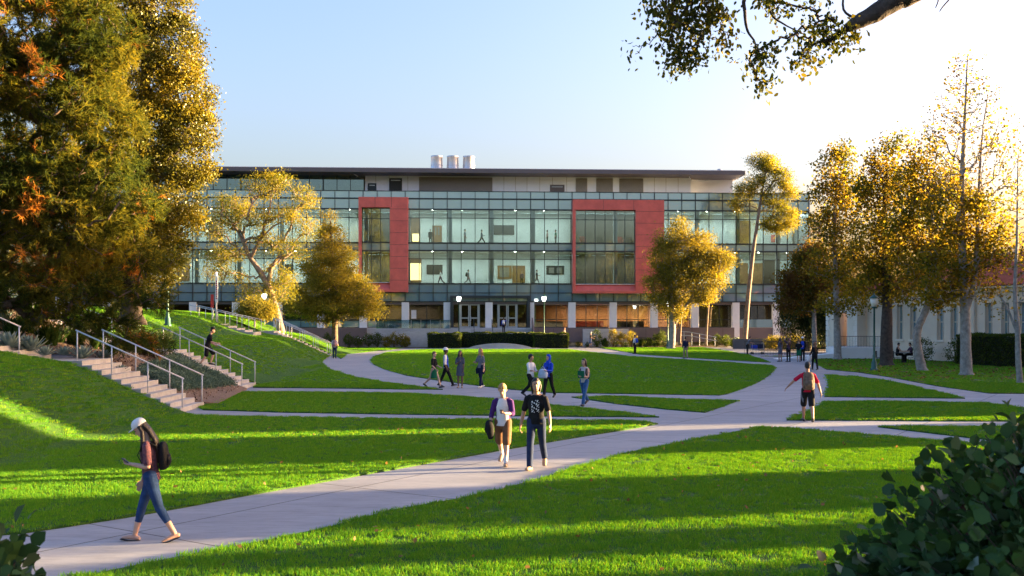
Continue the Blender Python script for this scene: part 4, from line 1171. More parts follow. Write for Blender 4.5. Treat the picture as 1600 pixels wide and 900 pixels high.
def tree(name, label, cat, Y, trunk, rads, lobes, leaf, bark, natt=300, per=40, sig=0.35, size=0.12, aspect=0.5, seed=1, extra=(), group=None,
         up=0.35, tip=0.012, trunk_r=None, start=0.3, shell=0.55, px=True, droop=0.0, power=0.5, minr=0.0, leafup=0.3, aniso=(1, 1, 0.7), dY=None, jit=0.12, quadk=4):
    rs = np.random.RandomState(seed)
    tp = pxt(Y, trunk) if px else trunk
    lb = pxl(Y, lobes, dY) if px else lobes
    bx, by, bz = tp[0]
    t = thing(name, label, cat, (bx, by, bz), 0, group)
    rel = lambda P: [(p[0]-bx, p[1]-by, p[2]-bz) for p in P]
    trunk_mesh(rel(tp), rads, M[bark], t, seed=seed)
    nodes = list(tp)
    for ex in extra:
        e = pxt(Y, ex[0]) if px else ex[0]
        trunk_mesh(rel(e), ex[1], M[bark], t, seed=seed+3, flare=1.0, name='limb')
    att = lobe_points(rs, lb, natt, shell)
    segs = grow(tp, att, tip, trunk_r or rads[-1]*1.6+0.02, power, start, jit, up, 4, rs)
    for ex in extra:
        pass
    b = np.array([bx, by, bz])
    segs = [(s[0]-b, s[1]-b, s[2], s[3]) for s in segs]
    branch_mesh('branch', segs, M[bark], t, 5, minr)
    tips = att-b
    c = np.repeat(tips, per, axis=0) + rs.normal(size=(len(tips)*per, 3))*sig*np.array(aniso)
    np_mesh('crown', leaf_cards(rs, c, size, aspect, leafup, droop=droop, fold=0.4), 4, LM[leaf], t)
    return t

# --- the two big trees on the left
rs = np.random.RandomState(11)
tree('ficus_tree', 'tall dense broad leaved tree glowing gold behind the pine', 'tree', 52, [(205, 500), (207, 430), (215, 300), (225, 160), (232, 20)], [0.55, 0.5, 0.42, 0.3, 0.15],
     [(225, -70, 70, 70), (250, 0, 48, 60), (268, 80, 50, 60), (285, 150, 50, 50), (292, 205, 48, 42), (290, 255, 48, 38), (262, 310, 60, 48), (200, 210, 90, 80), (285, 345, 30, 30), (270, 390, 30, 30), (185, 370, 90, 50), (215, 430, 60, 40), (210, 120, 75, 70), (160, 20, 80, 90), (255, 385, 35, 35)],
     'ficus', 'bark_dark', 1800, 80, 0.24, 0.15, 0.5, 21, shell=0.75, up=0.3, leafup=0.0)

def pine(label):
    Y = 36.0
    rs = np.random.RandomState(5)
    tp = [(-19.5, 36.5, 3.9), (-19.4, 36.6, 9), (-19.0, 36.6, 16), (-18.8, 36.4, 24)]
    t = thing('pine_tree', label, 'tree', tp[0], 0)
    b = np.array(tp[0])
    trunk_mesh([tuple(np.array(p)-b) for p in tp], [0.5, 0.42, 0.32, 0.12], M['bark_brown'], t, seed=2)
    lobes = pxl(Y, [(20, 30, 120, 80), (40, -60, 120, 80), (70, 130, 120, 55), (135, 190, 85, 45), (190, 215, 45, 22), (120, 265, 100, 45), (50, 290, 110, 60), (190, 320, 65, 28), (110, 345, 110, 40), (40, 400, 110, 45),
                    (170, 400, 80, 32), (240, 412, 36, 22), (95, 450, 90, 30), (190, 458, 52, 26), (20, 470, 60, 30), (120, 90, 70, 50), (155, 505, 60, 18), (215, 535, 40, 12), (240, 470, 24, 26), (-60, 200, 120, 200), (160, 60, 50, 70), (100, 492, 60, 16)], 0.9)
    att = lobe_points(rs, lobes, 2700, 0.25)
    segs = grow(tp, att, 0.011, 0.4, 0.5, 0.02, 0.10, 0.12, 5, rs)
    segs = [(s[0]-b, s[1]-b, s[2], s[3]) for s in segs]
    branch_mesh('branch', segs, M['bark_brown'], t, 5)
    # needle sprays: short shoots with needles swept forward
    trk = np.array([np.interp(att[:, 2], [3.9, 24], [-19.5, -18.8]), np.full(len(att), 36.5), att[:, 2]-1.0]).T
    outd = unit(att-trk)
    K = 5
    shoot0 = np.repeat(att, K, axis=0); sd_ = unit(np.repeat(outd, K, axis=0)*0.8 + rs.normal(size=(len(att)*K, 3))*0.75 + np.array([0, 0, -0.15]))
    shL = 0.45*(0.6+0.8*rs.random((len(sd_), 1)))
    nn = 22
    tt = rs.random((len(sd_), nn, 1))
    c = shoot0[:, None, :] + sd_[:, None, :]*shL[:, None, :]*tt
    nd = unit(sd_[:, None, :]*0.9 + rs.normal(size=c.shape)*0.55 + np.array([0, 0, -0.12]))
    L = 0.25*(0.7+0.6*rs.random((len(sd_), nn, 1)))
    wv = unit(np.cross(nd, rs.normal(size=nd.shape)))*0.0155
    tri = np.stack([c-wv, c+wv, c+nd*L], axis=2)       # shoots, nn, 3, 3
    n3 = np.sin(shoot0[:, 0]*2.3+1.0)+np.sin(shoot0[:, 2]*2.9+0.5)+np.sin(shoot0[:, 1]*1.9)-0.12*(shoot0[:, 0]+17)+rs.normal(size=len(shoot0))*0.5 + 0.55*(shoot0[:, 2] < 6.0)
    dead_sunlit_m = n3 > 1.95  # browned needles, spread wider to stand in for sunlit orange patches too
    np_mesh('crown', tri[~dead_sunlit_m].reshape(-1, 3)-b, 3, LM['pine'], t)
    np_mesh('dead_and_sunlit_needles', tri[dead_sunlit_m].reshape(-1, 3)-b, 3, LM['dead'], t)
    return t
pine('huge pine with browning needles filling the upper left corner')

tree('eucalyptus_tree', 'spreading eucalyptus with orange curved limbs on the left hill', 'tree', 95,
     [(441, 528), (433, 492), (419, 447), (401, 417), (389, 399), (380, 372)], [0.42, 0.36, 0.30, 0.24, 0.2, 0.12],
     [(412, 290, 34, 20), (440, 285, 22, 14), (472, 312, 20, 22), (470, 350, 20, 22), (462, 392, 20, 16), (354, 316, 34, 16, 2), (338, 350, 30, 20), (352, 395, 32, 18), (335, 425, 24, 16), (368, 437, 24, 16), (396, 458, 24, 14), (432, 428, 24, 18), (440, 455, 24, 20), (423, 375, 26, 16), (395, 340, 34, 16), (437, 330, 26, 16), (405, 480, 16, 10)],
     'euc', 'bark_pale', 420, 62, 0.45, 0.20, 0.32, 31, extra=[([(419, 447), (424, 420), (436, 402), (453, 398)], [0.24, 0.2, 0.14, 0.07]), ([(392, 402), (404, 378), (414, 352), (422, 322), (424, 300)], [0.18, 0.14, 0.11, 0.08, 0.04]),
      ([(386, 395), (372, 362), (352, 338), (330, 330)], [0.15, 0.1, 0.07, 0.03]), ([(408, 372), (430, 352), (450, 345)], [0.1, 0.07, 0.03])], shell=0.5, droop=0.7, tip=0.02, power=0.42)
tree('oak_tree', 'golden conical tree with straight sunlit trunk left of the entrance', 'tree', 103.5,
     [(523, 541), (523, 500), (521, 440), (518, 385), (516, 345)], [0.34, 0.28, 0.22, 0.14, 0.05],
     [(515, 346, 12, 16), (514, 372, 24, 18), (520, 398, 34, 18), (512, 420, 44, 18), (525, 438, 52, 16), (500, 455, 50, 16), (555, 462, 42, 20), (478, 478, 36, 16), (525, 480, 54, 13), (572, 482, 28, 14), (505, 495, 32, 10), (588, 497, 10, 10)],
     'gold', 'bark_brown', 620, 85, 0.42, 0.18, 0.5, 41, shell=0.45, tip=0.016, up=0.3, start=0.35, aniso=(1, 1, .55))
tree('small_tree', 'small round crowned tree in front of the far stairs', 'tree', 88, [(397, 530), (398, 505), (399, 490)], [0.12, 0.09, 0.06],
     [(400, 482, 28, 14), (378, 486, 14, 11), (420, 487, 12, 11)], 'gold', 'bark_pale', 120, 60, 0.3, 0.15, 0.5, 43, shell=0.5)
tree('oak_tree', 'golden grey trunked tree in front of the right red box', 'tree', 107.5,
     [(1049, 545), (1051, 512), (1049, 470), (1047, 430), (1050, 385)], [0.40, 0.33, 0.25, 0.18, 0.07],
     [(1048, 372, 22, 20), (1040, 405, 26, 22), (1028, 438, 20, 18), (1060, 430, 30, 24), (1090, 382, 24, 20), (1088, 415, 28, 22), (1120, 412, 18, 20), (1112, 440, 22, 14), (1136, 412, 10, 16), (1070, 462, 32, 16), (1036, 468, 22, 14), (1100, 462, 18, 12), (1050, 490, 20, 8), (1066, 352, 14, 12)],
     'gold', 'bark_grey', 600, 80, 0.42, 0.19, 0.45, 51, extra=[([(1054, 505), (1066, 486), (1082, 462), (1094, 430)], [0.24, 0.18, 0.12, 0.05])], shell=0.5, tip=0.016)
tree('eucalyptus_tree', 'tall slender leaning eucalyptus before the right end of the facade', 'tree', 112,
     [(1163, 541), (1166, 500), (1171, 445), (1178, 385), (1186, 330), (1193, 285)], [0.33, 0.28, 0.24, 0.2, 0.15, 0.07],
     [(1190, 250, 20, 11), (1205, 262, 18, 10), (1222, 278, 15, 14), (1232, 300, 14, 14), (1164, 298, 16, 12), (1152, 318, 11, 9), (1182, 282, 16, 12), (1210, 322, 20, 12), (1234, 340, 14, 16), (1205, 348, 16, 11), (1222, 355, 16, 9), (1200, 300, 12, 10)],
     'euc', 'bark_pale', 330, 75, 0.36, 0.20, 0.36, 61, shell=0.5, start=0.6, droop=0.5, tip=0.014)
for i, (b0, pts, lab) in enumerate((((1103, 536), [(1103, 536), (1106, 490), (1110, 450), (1117, 425)], 'thin pale trunk close right of the middle right tree'), ((1062, 536), [(1062, 536), (1064, 500), (1066, 455), (1070, 430)], 'thin pale trunk directly behind the middle right tree'))):
    tree('eucalyptus_tree', lab, 'tree', 113, pts, [0.13, 0.11, 0.09, 0.05], [(pts[-1][0]+8, 412, 14, 14), (pts[-1][0]-6, 430, 10, 10)], 'euc', 'bark_pale', 40, 50, 0.35, 0.2, 0.36, 63+i, shell=0.5, tip=0.014)

# --- the grove on the right
GR = 'autumn trees along the right hand hall'
tree('sycamore_tree', 'farthest slim trunk of the grove with low dark crown', 'tree', 91, [(1273, 554), (1272, 500), (1271, 450), (1268, 400)], [0.24, 0.2, 0.15, 0.06],
     [(1258, 432, 38, 26), (1246, 470, 30, 24), (1285, 455, 32, 28), (1270, 400, 26, 20), (1240, 445, 18, 18)], 'sycg', 'bark_grey', 260, 60, 0.4, 0.2, 0.8, 71, group=GR, shell=0.5)
tree('sycamore_tree', 'mottled pale trunk, second of the grove from the far end', 'tree', 77, [(1309, 562), (1308, 520), (1306, 440), (1304, 350), (1310, 260)], [0.30, 0.26, 0.2, 0.13, 0.04],
     [(1318, 235, 20, 18), (1303, 262, 28, 26), (1300, 310, 34, 30), (1330, 300, 30, 34), (1290, 350, 30, 24), (1320, 370, 38, 30), (1300, 415, 40, 28), (1340, 420, 38, 34), (1285, 295, 14, 16), (1320, 470, 40, 20)], 'syc', 'bark_grey', 340, 34, 0.36, 0.19, 0.85, 73, group=GR, shell=0.5, aniso=(1, 1, 1))
tree('sycamore_tree', 'thick dark trunk beside the green lamp post', 'tree', 66.5, [(1385, 571), (1385, 530), (1386, 460), (1382, 350), (1386, 250)], [0.44, 0.38, 0.3, 0.18, 0.05],
     [(1400, 225, 22, 18), (1380, 250, 26, 28), (1372, 300, 34, 34), (1408, 290, 30, 40), (1350, 340, 34, 30), (1400, 360, 44, 36), (1362, 400, 44, 30), (1410, 430, 46, 28), (1370, 450, 40, 24), (1345, 300, 16, 20)], 'syc', 'bark_dark', 380, 32, 0.34, 0.18, 0.85, 75, group=GR, shell=0.5, aniso=(1, 1, 1))
tree('sycamore_tree', 'curved grey trunk in front of the far end of the tall hedge', 'tree', 59.5, [(1441, 580), (1434, 545), (1434, 515), (1448, 480), (1456, 430), (1452, 330), (1448, 250)], [0.30, 0.24, 0.21, 0.19, 0.16, 0.11, 0.04],
     [(1445, 240, 26, 26), (1430, 290, 34, 40), (1470, 300, 36, 44), (1455, 360, 56, 38), (1425, 400, 44, 30), (1485, 410, 46, 32), (1440, 455, 44, 22), (1410, 345, 26, 30), (1480, 465, 30, 16)], 'syc', 'bark_grey', 370, 32, 0.32, 0.17, 0.85, 77, group=GR, shell=0.5, aniso=(1, 1, 1))
tree('sycamore_tree', 'tallest tree of the grove, nearly bare at the top', 'tree', 54.5, [(1510, 587), (1509, 545), (1508, 490), (1504, 400), (1503, 290), (1508, 180), (1512, 84)], [0.34, 0.28, 0.25, 0.19, 0.14, 0.08, 0.02],
     [(1490, 330, 54, 44), (1535, 345, 46, 40), (1565, 380, 28, 34), (1500, 400, 60, 30), (1470, 450, 34, 24), (1520, 450, 46, 24), (1450, 400, 24, 24)], 'syc', 'bark_grey', 290, 30, 0.30, 0.165, 0.85, 79, group=GR, shell=0.5, aniso=(1, 1, 1),
     extra=[([(1508, 492), (1524, 430), (1528, 330), (1534, 220), (1545, 140)], [0.16, 0.13, 0.09, 0.05, 0.015])])
# upper half-bare crown of the tallest tree: upright twigs carrying few leaves
def bare_crown(owner_label, Y, trunk, lobes, n, per, leaf, seed, sig=0.25, size=0.15, tip=0.008, root=None, bark='bark_grey'):
    rs = np.random.RandomState(seed)
    root = root or [o for o in COL.objects if o.get('label') == owner_label][0]
    b = np.array(root.location)
    tp = pxt(Y, trunk); att = lobe_points(rs, pxl(Y, lobes, 0.9), n, 0.3)
    segs = grow(tp, att, tip, 0.12, 0.5, 0.1, 0.06, 0.75, 6, rs)
    branch_mesh('twigs', [(s[0]-b, s[1]-b, s[2], s[3]) for s in segs], M[bark], root, 4)
    if per:
        k = att[rs.random(len(att)) < 0.7]-b
        c = np.repeat(k, per, axis=0)+rs.normal(size=(len(k)*per, 3))*sig
        np_mesh('sparse_leaves', leaf_cards(rs, c, size, 0.85, 0.2, fold=0.4), 4, LM[leaf], root)
bare_crown('tallest tree of the grove, nearly bare at the top', 54.5, [(1503, 330), (1505, 240), (1510, 150), (1512, 84)],
    [(1512, 110, 24, 34), (1490, 160, 26, 40), (1535, 150, 24, 36), (1465, 190, 26, 30), (1560, 200, 30, 36), (1510, 230, 60, 40), (1450, 220, 20, 26), (1580, 260, 30, 40), (1500, 290, 70, 30)], 520, 5, 'syc', 81)
tree('sycamore_tree', 'slim young tree with few leaves at the right picture edge', 'tree', 47.5, [(1594, 600), (1591, 560), (1590, 520), (1586, 455), (1589, 380), (1590, 300), (1591, 235)], [0.15, 0.13, 0.12, 0.09, 0.06, 0.04, 0.012],
     [(1600, 330, 26, 50), (1580, 400, 20, 30), (1612, 430, 26, 40), (1568, 470, 26, 24)], 'syc', 'bark_grey', 120, 4, 0.3, 0.14, 0.85, 83, group=GR, tip=0.008, shell=0.4, extra=[([(1590, 522), (1572, 478), (1556, 455)], [0.07, 0.05, 0.02])])
# crowns behind the grove
tree('backlit_tree', 'thin bare pale tree far behind the right end of the building', 'tree', 150, [(1282, 520), (1282, 420), (1279, 350)], [0.4, 0.3, 0.08], [(1278, 360, 12, 40), (1285, 400, 14, 30)], 'gold', 'bark_pale', 160, 3, 0.5, 0.3, 0.6, 85, tip=0.03, shell=0.3)
def willow(name, label, Y, px, py_base, lobes, seed, leaf='dark', per=60, n=260):
    rs = np.random.RandomState(seed)
    bx, bz = XZ(px, py_base, Y)
    t = thing(name, label, 'tree', (bx, Y, 0)); b = np.array([bx, Y, 0.0])
    top = XZ(px, lobes[0][1], Y)[1]
    tp = [(bx, Y, 0), (bx+0.2, Y, top*0.4), (bx, Y, top*0.8)]
    trunk_mesh([tuple(np.array(p)-b) for p in tp], [0.35, 0.28, 0.12], M['bark_dark'], t, seed=seed)
    att = lobe_points(rs, pxl(Y, lobes), n, 0.7)
    segs = grow(tp, att, 0.014, 0.2, 0.5, 0.3, 0.1, 0.4, 4, rs)
    branch_mesh('branch', [(s[0]-b, s[1]-b, s[2], s[3]) for s in segs], M['bark_dark'], t, 4)
    c = np.repeat(att, per, axis=0)
    f = rs.random((len(c), 1))
    c = c + np.concatenate([rs.normal(size=(len(c), 2))*0.16*(1+f), -f*2.2], axis=1)
    c[:, 2] = np.maximum(c[:, 2], 0.25+rs.random(len(c))*0.5)
    dirs = np.tile(np.array([[0, 0, -1.0]]), (len(c), 1))
    np_mesh('crown', leaf_cards(rs, c-b, 0.30, 0.22, 0.0, dirs=dirs), 4, LM[leaf], t)
    return t
willow('weeping_tree', 'dark weeping tree behind the standing students', 99, 1262, 555, [(1258, 440, 36, 24), (1240, 475, 26, 24), (1275, 480, 32, 28)], 91)
willow('weeping_tree', 'dark weeping tree left of the white terrace', 95, 1325, 558, [(1325, 450, 40, 26), (1300, 480, 30, 26), (1350, 480, 30, 28)], 92)
for i, (px, w_, h_, lab) in enumerate(((1255, 40, 16, 'yellow lit low shrubs under the left weeping tree'), (1325, 34, 14, 'yellow lit low shrubs behind the iron fence'))):
    Yb = 104+i
    rs2 = np.random.RandomState(95+i); x, z = XZ(px, 545, Yb)
    o = thing('shrub', lab, 'shrub', (x, Yb, 0))
    att = lobe_points(rs2, [(dx, 0, 0.5, 1.2, 0.9, 0.9) for dx in np.linspace(-w_*Yb/FPX, w_*Yb/FPX, 5)], 160, 0.7)
    att[:, 2] = np.abs(att[:, 2])
    c = np.repeat(att, 40, axis=0)+rs2.normal(size=(6400, 3))*0.2
    np_mesh('foliage', leaf_cards(rs2, c, 0.14, 0.5), 4, LM['gold'], o)
    branch_mesh('stem', [(np.array([a[0]*0.9, a[1]*0.5, 0.0]), a, 0.02, 0.006) for a in att[:40]], M['bark_brown'], o, 4)

# far wood behind everything on both sides (reads as one mass)
rs = np.random.RandomState(101)
def far_wood(pts, label=None):
    c = []
    for (x, y, r, h) in pts:
        q = lobe_points(rs, [(x, y, h*0.5, r, r, h*0.5)], 900, 0.85); q[:, 2] = np.abs(q[:, 2]); c.append(q)
    c = np.concatenate(c); c = c+rs.normal(size=c.shape)*0.5
    tag(np_mesh('far_wood', leaf_cards(rs, c, 1.3, 0.7), 4, LM['far']), kind='stuff')
far_wood([(60+i*14, 170+(i % 3)*15, 11, 9+(i*7 % 5)) for i in range(14)])
far_wood([(-60-i*15, 160-(i % 3)*12, 12, 12+(i*5 % 6)) for i in range(6)])

# trees behind the camera: what the glass front mirrors
for i, (x, y, h, r) in enumerate(((30, -34, 25, 7), (46, -40, 22, 8), (12, -60, 17, 9), (-20, -55, 18, 10), (-44, -40, 21, 9), (66, -30, 24, 9), (-6, -75, 15, 12), (84, -60, 22, 11))):
    rs = np.random.RandomState(200+i)
    t = thing('garden_tree', ['tall dark tree behind the viewpoint', 'broad dark tree behind the viewpoint', 'low wide tree behind the viewpoint', 'round tree behind the viewpoint on the left', 'tall tree behind the viewpoint on the far left',
        'tall tree behind the viewpoint on the far right', 'lowest wide tree far behind the viewpoint', 'far tree behind the viewpoint on the right'][i], 'tree', (x, y, 0))
    trunk_mesh([(0, 0, 0), (0.3, 0, h*0.35), (0, 0.2, h*0.8)], [0.5, 0.35, 0.12], M['bark_dark'], t, seed=i)
    lb = [(rs.uniform(-.5, .5)*r, rs.uniform(-.5, .5)*r, h*(0.3+0.6*q/6), r*(0.75-0.45*q/6), r*(0.75-0.45*q/6), h*0.13) for q in range(7)]
    att = lobe_points(rs, lb, 700, 0.7)
    branch_mesh('branch', grow([(0, 0, 0), (0.3, 0, h*0.35), (0, 0.2, h*0.8)], att[:60], 0.03, 0.25, 0.5, 0.3, 0.1, 0.4, 4, rs), M['bark_dark'], t, 4)
    c = np.repeat(att, 6, axis=0)+rs.normal(size=(4200, 3))*0.7
    np_mesh('crown', leaf_cards(rs, c, 0.9, 0.6), 4, LM['dark'], t)

# --- added unseen tree rows east of the quad, placed to shade the lawns
EAST = Vector((math.sin(SUN_AZ), math.cos(SUN_AZ)))
CS = EAST.y/EAST.x
def cy_at(x, c): return c+CS*x
def cypress(x, c, h, r, lab, seed, dens=1.0):
    rs = np.random.RandomState(seed); y = cy_at(x, c)
    t = thing('shade_cypress', lab, 'tree', (x, y, 0), 0, 'unseen cypresses added to shade the lawn')
    trunk_mesh([(0, 0, 0), (0, 0, h*0.5), (0, 0, h*0.9)], [0.22, 0.15, 0.05], M['bark_dark'], t, seed=seed)
    n = int(1500*dens*h/9*max(1, r))
    z = rs.random(n)*h; rr = r*np.minimum(1, 0.75+0.5*z/h)*np.sqrt(np.clip(1-(z/h)**3, 0, 1)); a = rs.random(n)*6.283; q = np.sqrt(rs.random(n))
    att = np.stack([np.cos(a)*rr*q, np.sin(a)*rr*q, z], 1)
    c_ = np.repeat(att, 9, axis=0)+rs.normal(size=(n*9, 3))*0.2
    np_mesh('crown', leaf_cards(rs, c_, 0.45, 0.55, 0, droop=-1.0), 4, LM['dark'], t)
    return t
SHADE_CYP = [(64, 40.3, 14, 1.7), (66, 38.0, 14, 1.7), (64, 35.8, 14, 1.7), (36, 33.6, 10, 1.4), (34, 31.6, 10, 1.4), (37, 30.6, 11, 1.3), (35, 29.2, 10, 1.3), (34, 24.9, 10, 1.25), (36, 23.8, 10, 1.2), (35, 23.1, 10, 1.2), (33, 22.6, 9.5, .9),
       (66, 68.5, 15, 2.2), (64, 71.5, 15, 2.2), (66, 74.5, 15, 2.2), (64, 77.0, 15, 1.5), (66, 81.2, 14, 2.0), (68, 84.5, 14, 2.2), (66, 88.0, 14, 2.2), (34, 16.8, 10, .95), (35, 15.5, 10, .9), (33, 9.8, 10, 1.2), (34, 7.8, 10, 1.3), (33, 5.8, 10, 1.3), (30, 3.6, 10, 1.4), (30, 1.0, 10, 1.5), (29, -1.6, 10, 1.5), (29, -4.4, 10, 1.5),
       (29, -7.2, 10, 1.5), (29, -10, 10, 1.5)]
for i, (x, c, h, r) in enumerate(SHADE_CYP):
    cypress(x, c, h, r, 'unseen columnar cypress added to shade the lawn', 300+i)
# thin unseen cypress added to break up a light band
for i, (x, c, h, r, dn) in enumerate(((27, 12.8, 3.0, 0.2, 0.5),)):
    cypress(x, c, h, r, 'unseen thin cypress added to break up a sunlit band', 330+i, dn)

# big tree at the right whose limb hangs into the top of the picture
def over_tree():
    rs = np.random.RandomState(17)
    Yb = 12.0
    B = np.array([10.2, 12.6, 0.0])
    t = thing('overhanging_tree', 'dark leafy tree whose thick limb hangs into the top right of the sky', 'tree', tuple(B))
    tp = [(10.2, 12.6, 0), (10.0, 12.6, 3.0), (9.4, 12.5, 6.0), (9.0, 12.4, 9.0)]
    trunk_mesh([tuple(np.array(p)-B) for p in tp], [0.48, 0.40, 0.34, 0.2], M['bark_dark'], t, seed=4)
    limb = [(9.6, 12.5, 5.2), (7.8, 12.3, 6.9), (6.0, 12.0, 7.6)] + [(XZ(px, py, 12)[0], 12.0, XZ(px, py, 12)[1]) for px, py in ((1440, -22), (1400, -2), (1372, 18), (1345, 32), (1322, 44))]
    trunk_mesh([tuple(np.array(p)-B) for p in limb], [0.28, 0.2, 0.16, 0.15, 0.135, 0.11, 0.09, 0.05], M['bark_dark'], t, seed=6, flare=1.0, name='limb')
    def sub(pts, r0, r1):
        P = [(XZ(a, b, 12)[0], 12.0+c, XZ(a, b, 12)[1]) for a, b, c in pts]
        n = len(P); trunk_mesh([tuple(np.array(p)-B) for p in P], [r0+(r1-r0)*i/(n-1) for i in range(n)], M['bark_dark'], t, seed=8, flare=1.0, name='limb')
    sub([(1322, 44, 0), (1300, 60, 0), (1275, 66, 0.1), (1262, 88, 0.1)], 0.03, 0.008)
    sub([(1230, -60, 0), (1168, -10, 0), (1164, 20, 0), (1168, 48, 0), (1180, 68, 0), (1180, 100, 0)], 0.03, 0.006)
    sub([(1230, -60, -0.2), (1120, -40, -0.2), (1082, 0, -0.2), (1062, 30, -0.2), (1040, 55, -0.2)], 0.04, 0.008)
    sub([(1200, -50, 0.2), (1210, 10, 0.2), (1232, 30, 0.2), (1262, 45, 0.2)], 0.02, 0.006)
    sub([(1345, 32, 0), (1318, 15, 0), (1322, -30, 0)], 0.018, 0.01)
    sub([(1440, -22, 0), (1465, -5, 0), (1462, 12, 0)], 0.012, 0.006)
    sub([(1520, -40, 0), (1478, 5, 0), (1468, 18, 0)], 0.012, 0.005)
    L = pxl(12, [(1045, 20, 42, 30, -.2), (1085, 15, 45, 28, -.2), (1060, 60, 40, 28, -.2), (1050, 95, 22, 20, -.2), (1085, 90, 16, 14, -.2), (1120, 30, 25, 20), (985, 88, 16, 8, -.2), (1130, 68, 14, 7), (1182, 92, 16, 18), (1190, 128, 16, 8), (1200, 78, 16, 9), (1260, 52, 18, 14, .2), (1262, 95, 20, 14), (1310, 70, 22, 12), (1290, 40, 18, 14), (1225, 8, 20, 10, .2), (1205, -5, 25, 12), (1325, 50, 12, 9), (1272, 18, 10, 8)], 1.0)
    L = [l[:4]+(max(l[4], 0.25),)+l[5:] for l in L]
    att = lobe_points(rs, L, 330, 0.35)
    tp2 = [(XZ(1350, -90, 12)[0], 12, XZ(1350, -90, 12)[1]), (XZ(1160, -60, 12)[0], 12, XZ(1160, -60, 12)[1]), (XZ(1050, -50, 12)[0], 11.8, XZ(1050, -50, 12)[1])]
    segs = grow(tp2, att, 0.0036, 0.02, 0.42, 0.0, 0.25, 0.0, 5, rs)
    branch_mesh('twigs', [(s[0]-B, s[1]-B, s[2], s[3]) for s in segs], M['bark_dark'], t, 4)
    c = np.repeat(att, 9, axis=0)+rs.normal(size=(len(att)*9, 3))*0.075
    np_mesh('hanging_leaves', ovate(rs, c-B, 0.062, droop=1.2), 6, LM['over'], t)
    # crown above and right of the frame
    lb = [(8, 13, 12.5, 5, 4.5, 2.6), (4.5, 12.5, 11.0, 3.5, 3, 1.6), (12, 13, 11, 4, 4, 3), (0.5, 12.3, 10.6, 3.0, 2.5, 1.2)]
    a2 = lobe_points(rs, lb, 420, 0.6)
    segs = grow([(9.4, 12.5, 6.0), (9.0, 12.4, 9.0), (8, 12.6, 11)], a2, 0.012, 0.25, 0.5, 0.0, 0.1, 0.3, 4, rs)
    branch_mesh('branch', [(s[0]-B, s[1]-B, s[2], s[3]) for s in segs], M['bark_dark'], t, 5)
    c = np.repeat(a2, 40, axis=0)+rs.normal(size=(len(a2)*40, 3))*0.45
    np_mesh('crown', leaf_cards(rs, c-B, 0.16, 0.6), 4, LM['over'], t)
def ovate(rs, centers, size, droop=0.0, aspect=0.62, up=0.3, dirs=None, sd=0.6):
    """six-sided ovate leaf, gently folded along its rib"""
    n = len(centers)
    d = unit(rs.normal(size=(n, 3))*(sd if dirs is not None else 1)+np.array([0, 0, -droop])+(dirs if dirs is not None else 0))
    nn = unit(rs.normal(size=(n, 3))+np.array([0, 0, up])); s = unit(np.cross(d, nn)); nr = np.cross(s, d)
    L = size*(0.55+0.8*rs.random((n, 1))); w = L*aspect*0.5
    P = [centers, centers+d*L*0.30+s*w*0.9+nr*w*0.25, centers+d*L*0.68+s*w*0.85+nr*w*0.2, centers+d*L-nr*w*0.2, centers+d*L*0.68-s*w*0.85+nr*w*0.2, centers+d*L*0.30-s*w*0.9+nr*w*0.25]
    return np.stack(P, 1).reshape(-1, 3)
over_tree()

# --- foreground bushes with glossy round leaves
def big_bush(label, lobes, base, n, size, seed, clipf):
    rs = np.random.RandomState(seed)
    t = thing('leafy_bush', label, 'bush', base); b = np.array(base)
    att = lobe_points(rs, lobes, n, 0.85)
    att = att[clipf(att)]
    cen = np.array([lobes[0][0], lobes[0][1], lobes[0][2]])
    k = rs.choice(len(att), size=min(700, len(att)), replace=False)
    segs = [( (cen+(a-cen)*0.45+rs.normal(size=3)*0.05)-b, a-b, 0.008, 0.003) for a in att[k]]
    segs += [(np.array([0, 0, 0.0])+rs.normal(size=3)*[.15, .15, 0], (cen+(a-cen)*0.5)-b, 0.02, 0.008) for a in att[k[:60]]]
    branch_mesh('stem', segs, M['bark_brown'], t, 5)
    c = np.repeat(att, 4, axis=0)+rs.normal(size=(len(att)*4, 3))*0.045
    od = unit(c-cen)
    m = rs.random(len(c)) < 0.014
    V = ovate(rs, c[~m]-b, size, 0, 0.85, 0.5, dirs=od[~m]*0.9+np.array([0, 0, 0.2]), sd=0.7)
    np_mesh('foliage', V, 6, LM['bush'], t)
    np_mesh('withered_leaves', ovate(rs, c[m]-b, size*0.9, 0.5, 0.7), 6, LM['bushred'], t)
    # deep inner leaves
    a2 = lobe_points(rs, [(l[0], l[1], l[2], l[3]*.82, l[4]*.82, l[5]*.82) for l in lobes], n, 0.9); a2 = a2[clipf(a2)]
    np_mesh('inner_foliage', ovate(rs, np.repeat(a2, 3, axis=0)+rs.normal(size=(len(a2)*3, 3))*0.05-b, size*1.2, 0, 0.9), 6, LM['bush'], t)
big_bush('large dark glossy leaved bush filling the lower right corner', [(3.05, 4.9, 0.95, 1.72, 1.0, 1.60), (2.9, 5.0, 1.85, 0.80, 0.7, 0.66), (2.0, 4.7, 1.15, .60, .6, .9)], (2.9, 4.9, 0), 5200, 0.066, 401,
         lambda a: (a[:, 1] < 5.4) & (a[:, 2] > 0.9) & (a[:, 0] < 3.4))
big_bush('dark glossy leaved bush cut off by the lower left corner', [(-2.50, 4.3, 1.25, .76, .5, .90)], (-2.6, 4.3, 0), 1000, 0.072, 402, lambda a: (a[:, 2] > 0.8) & (a[:, 1] < 4.8))

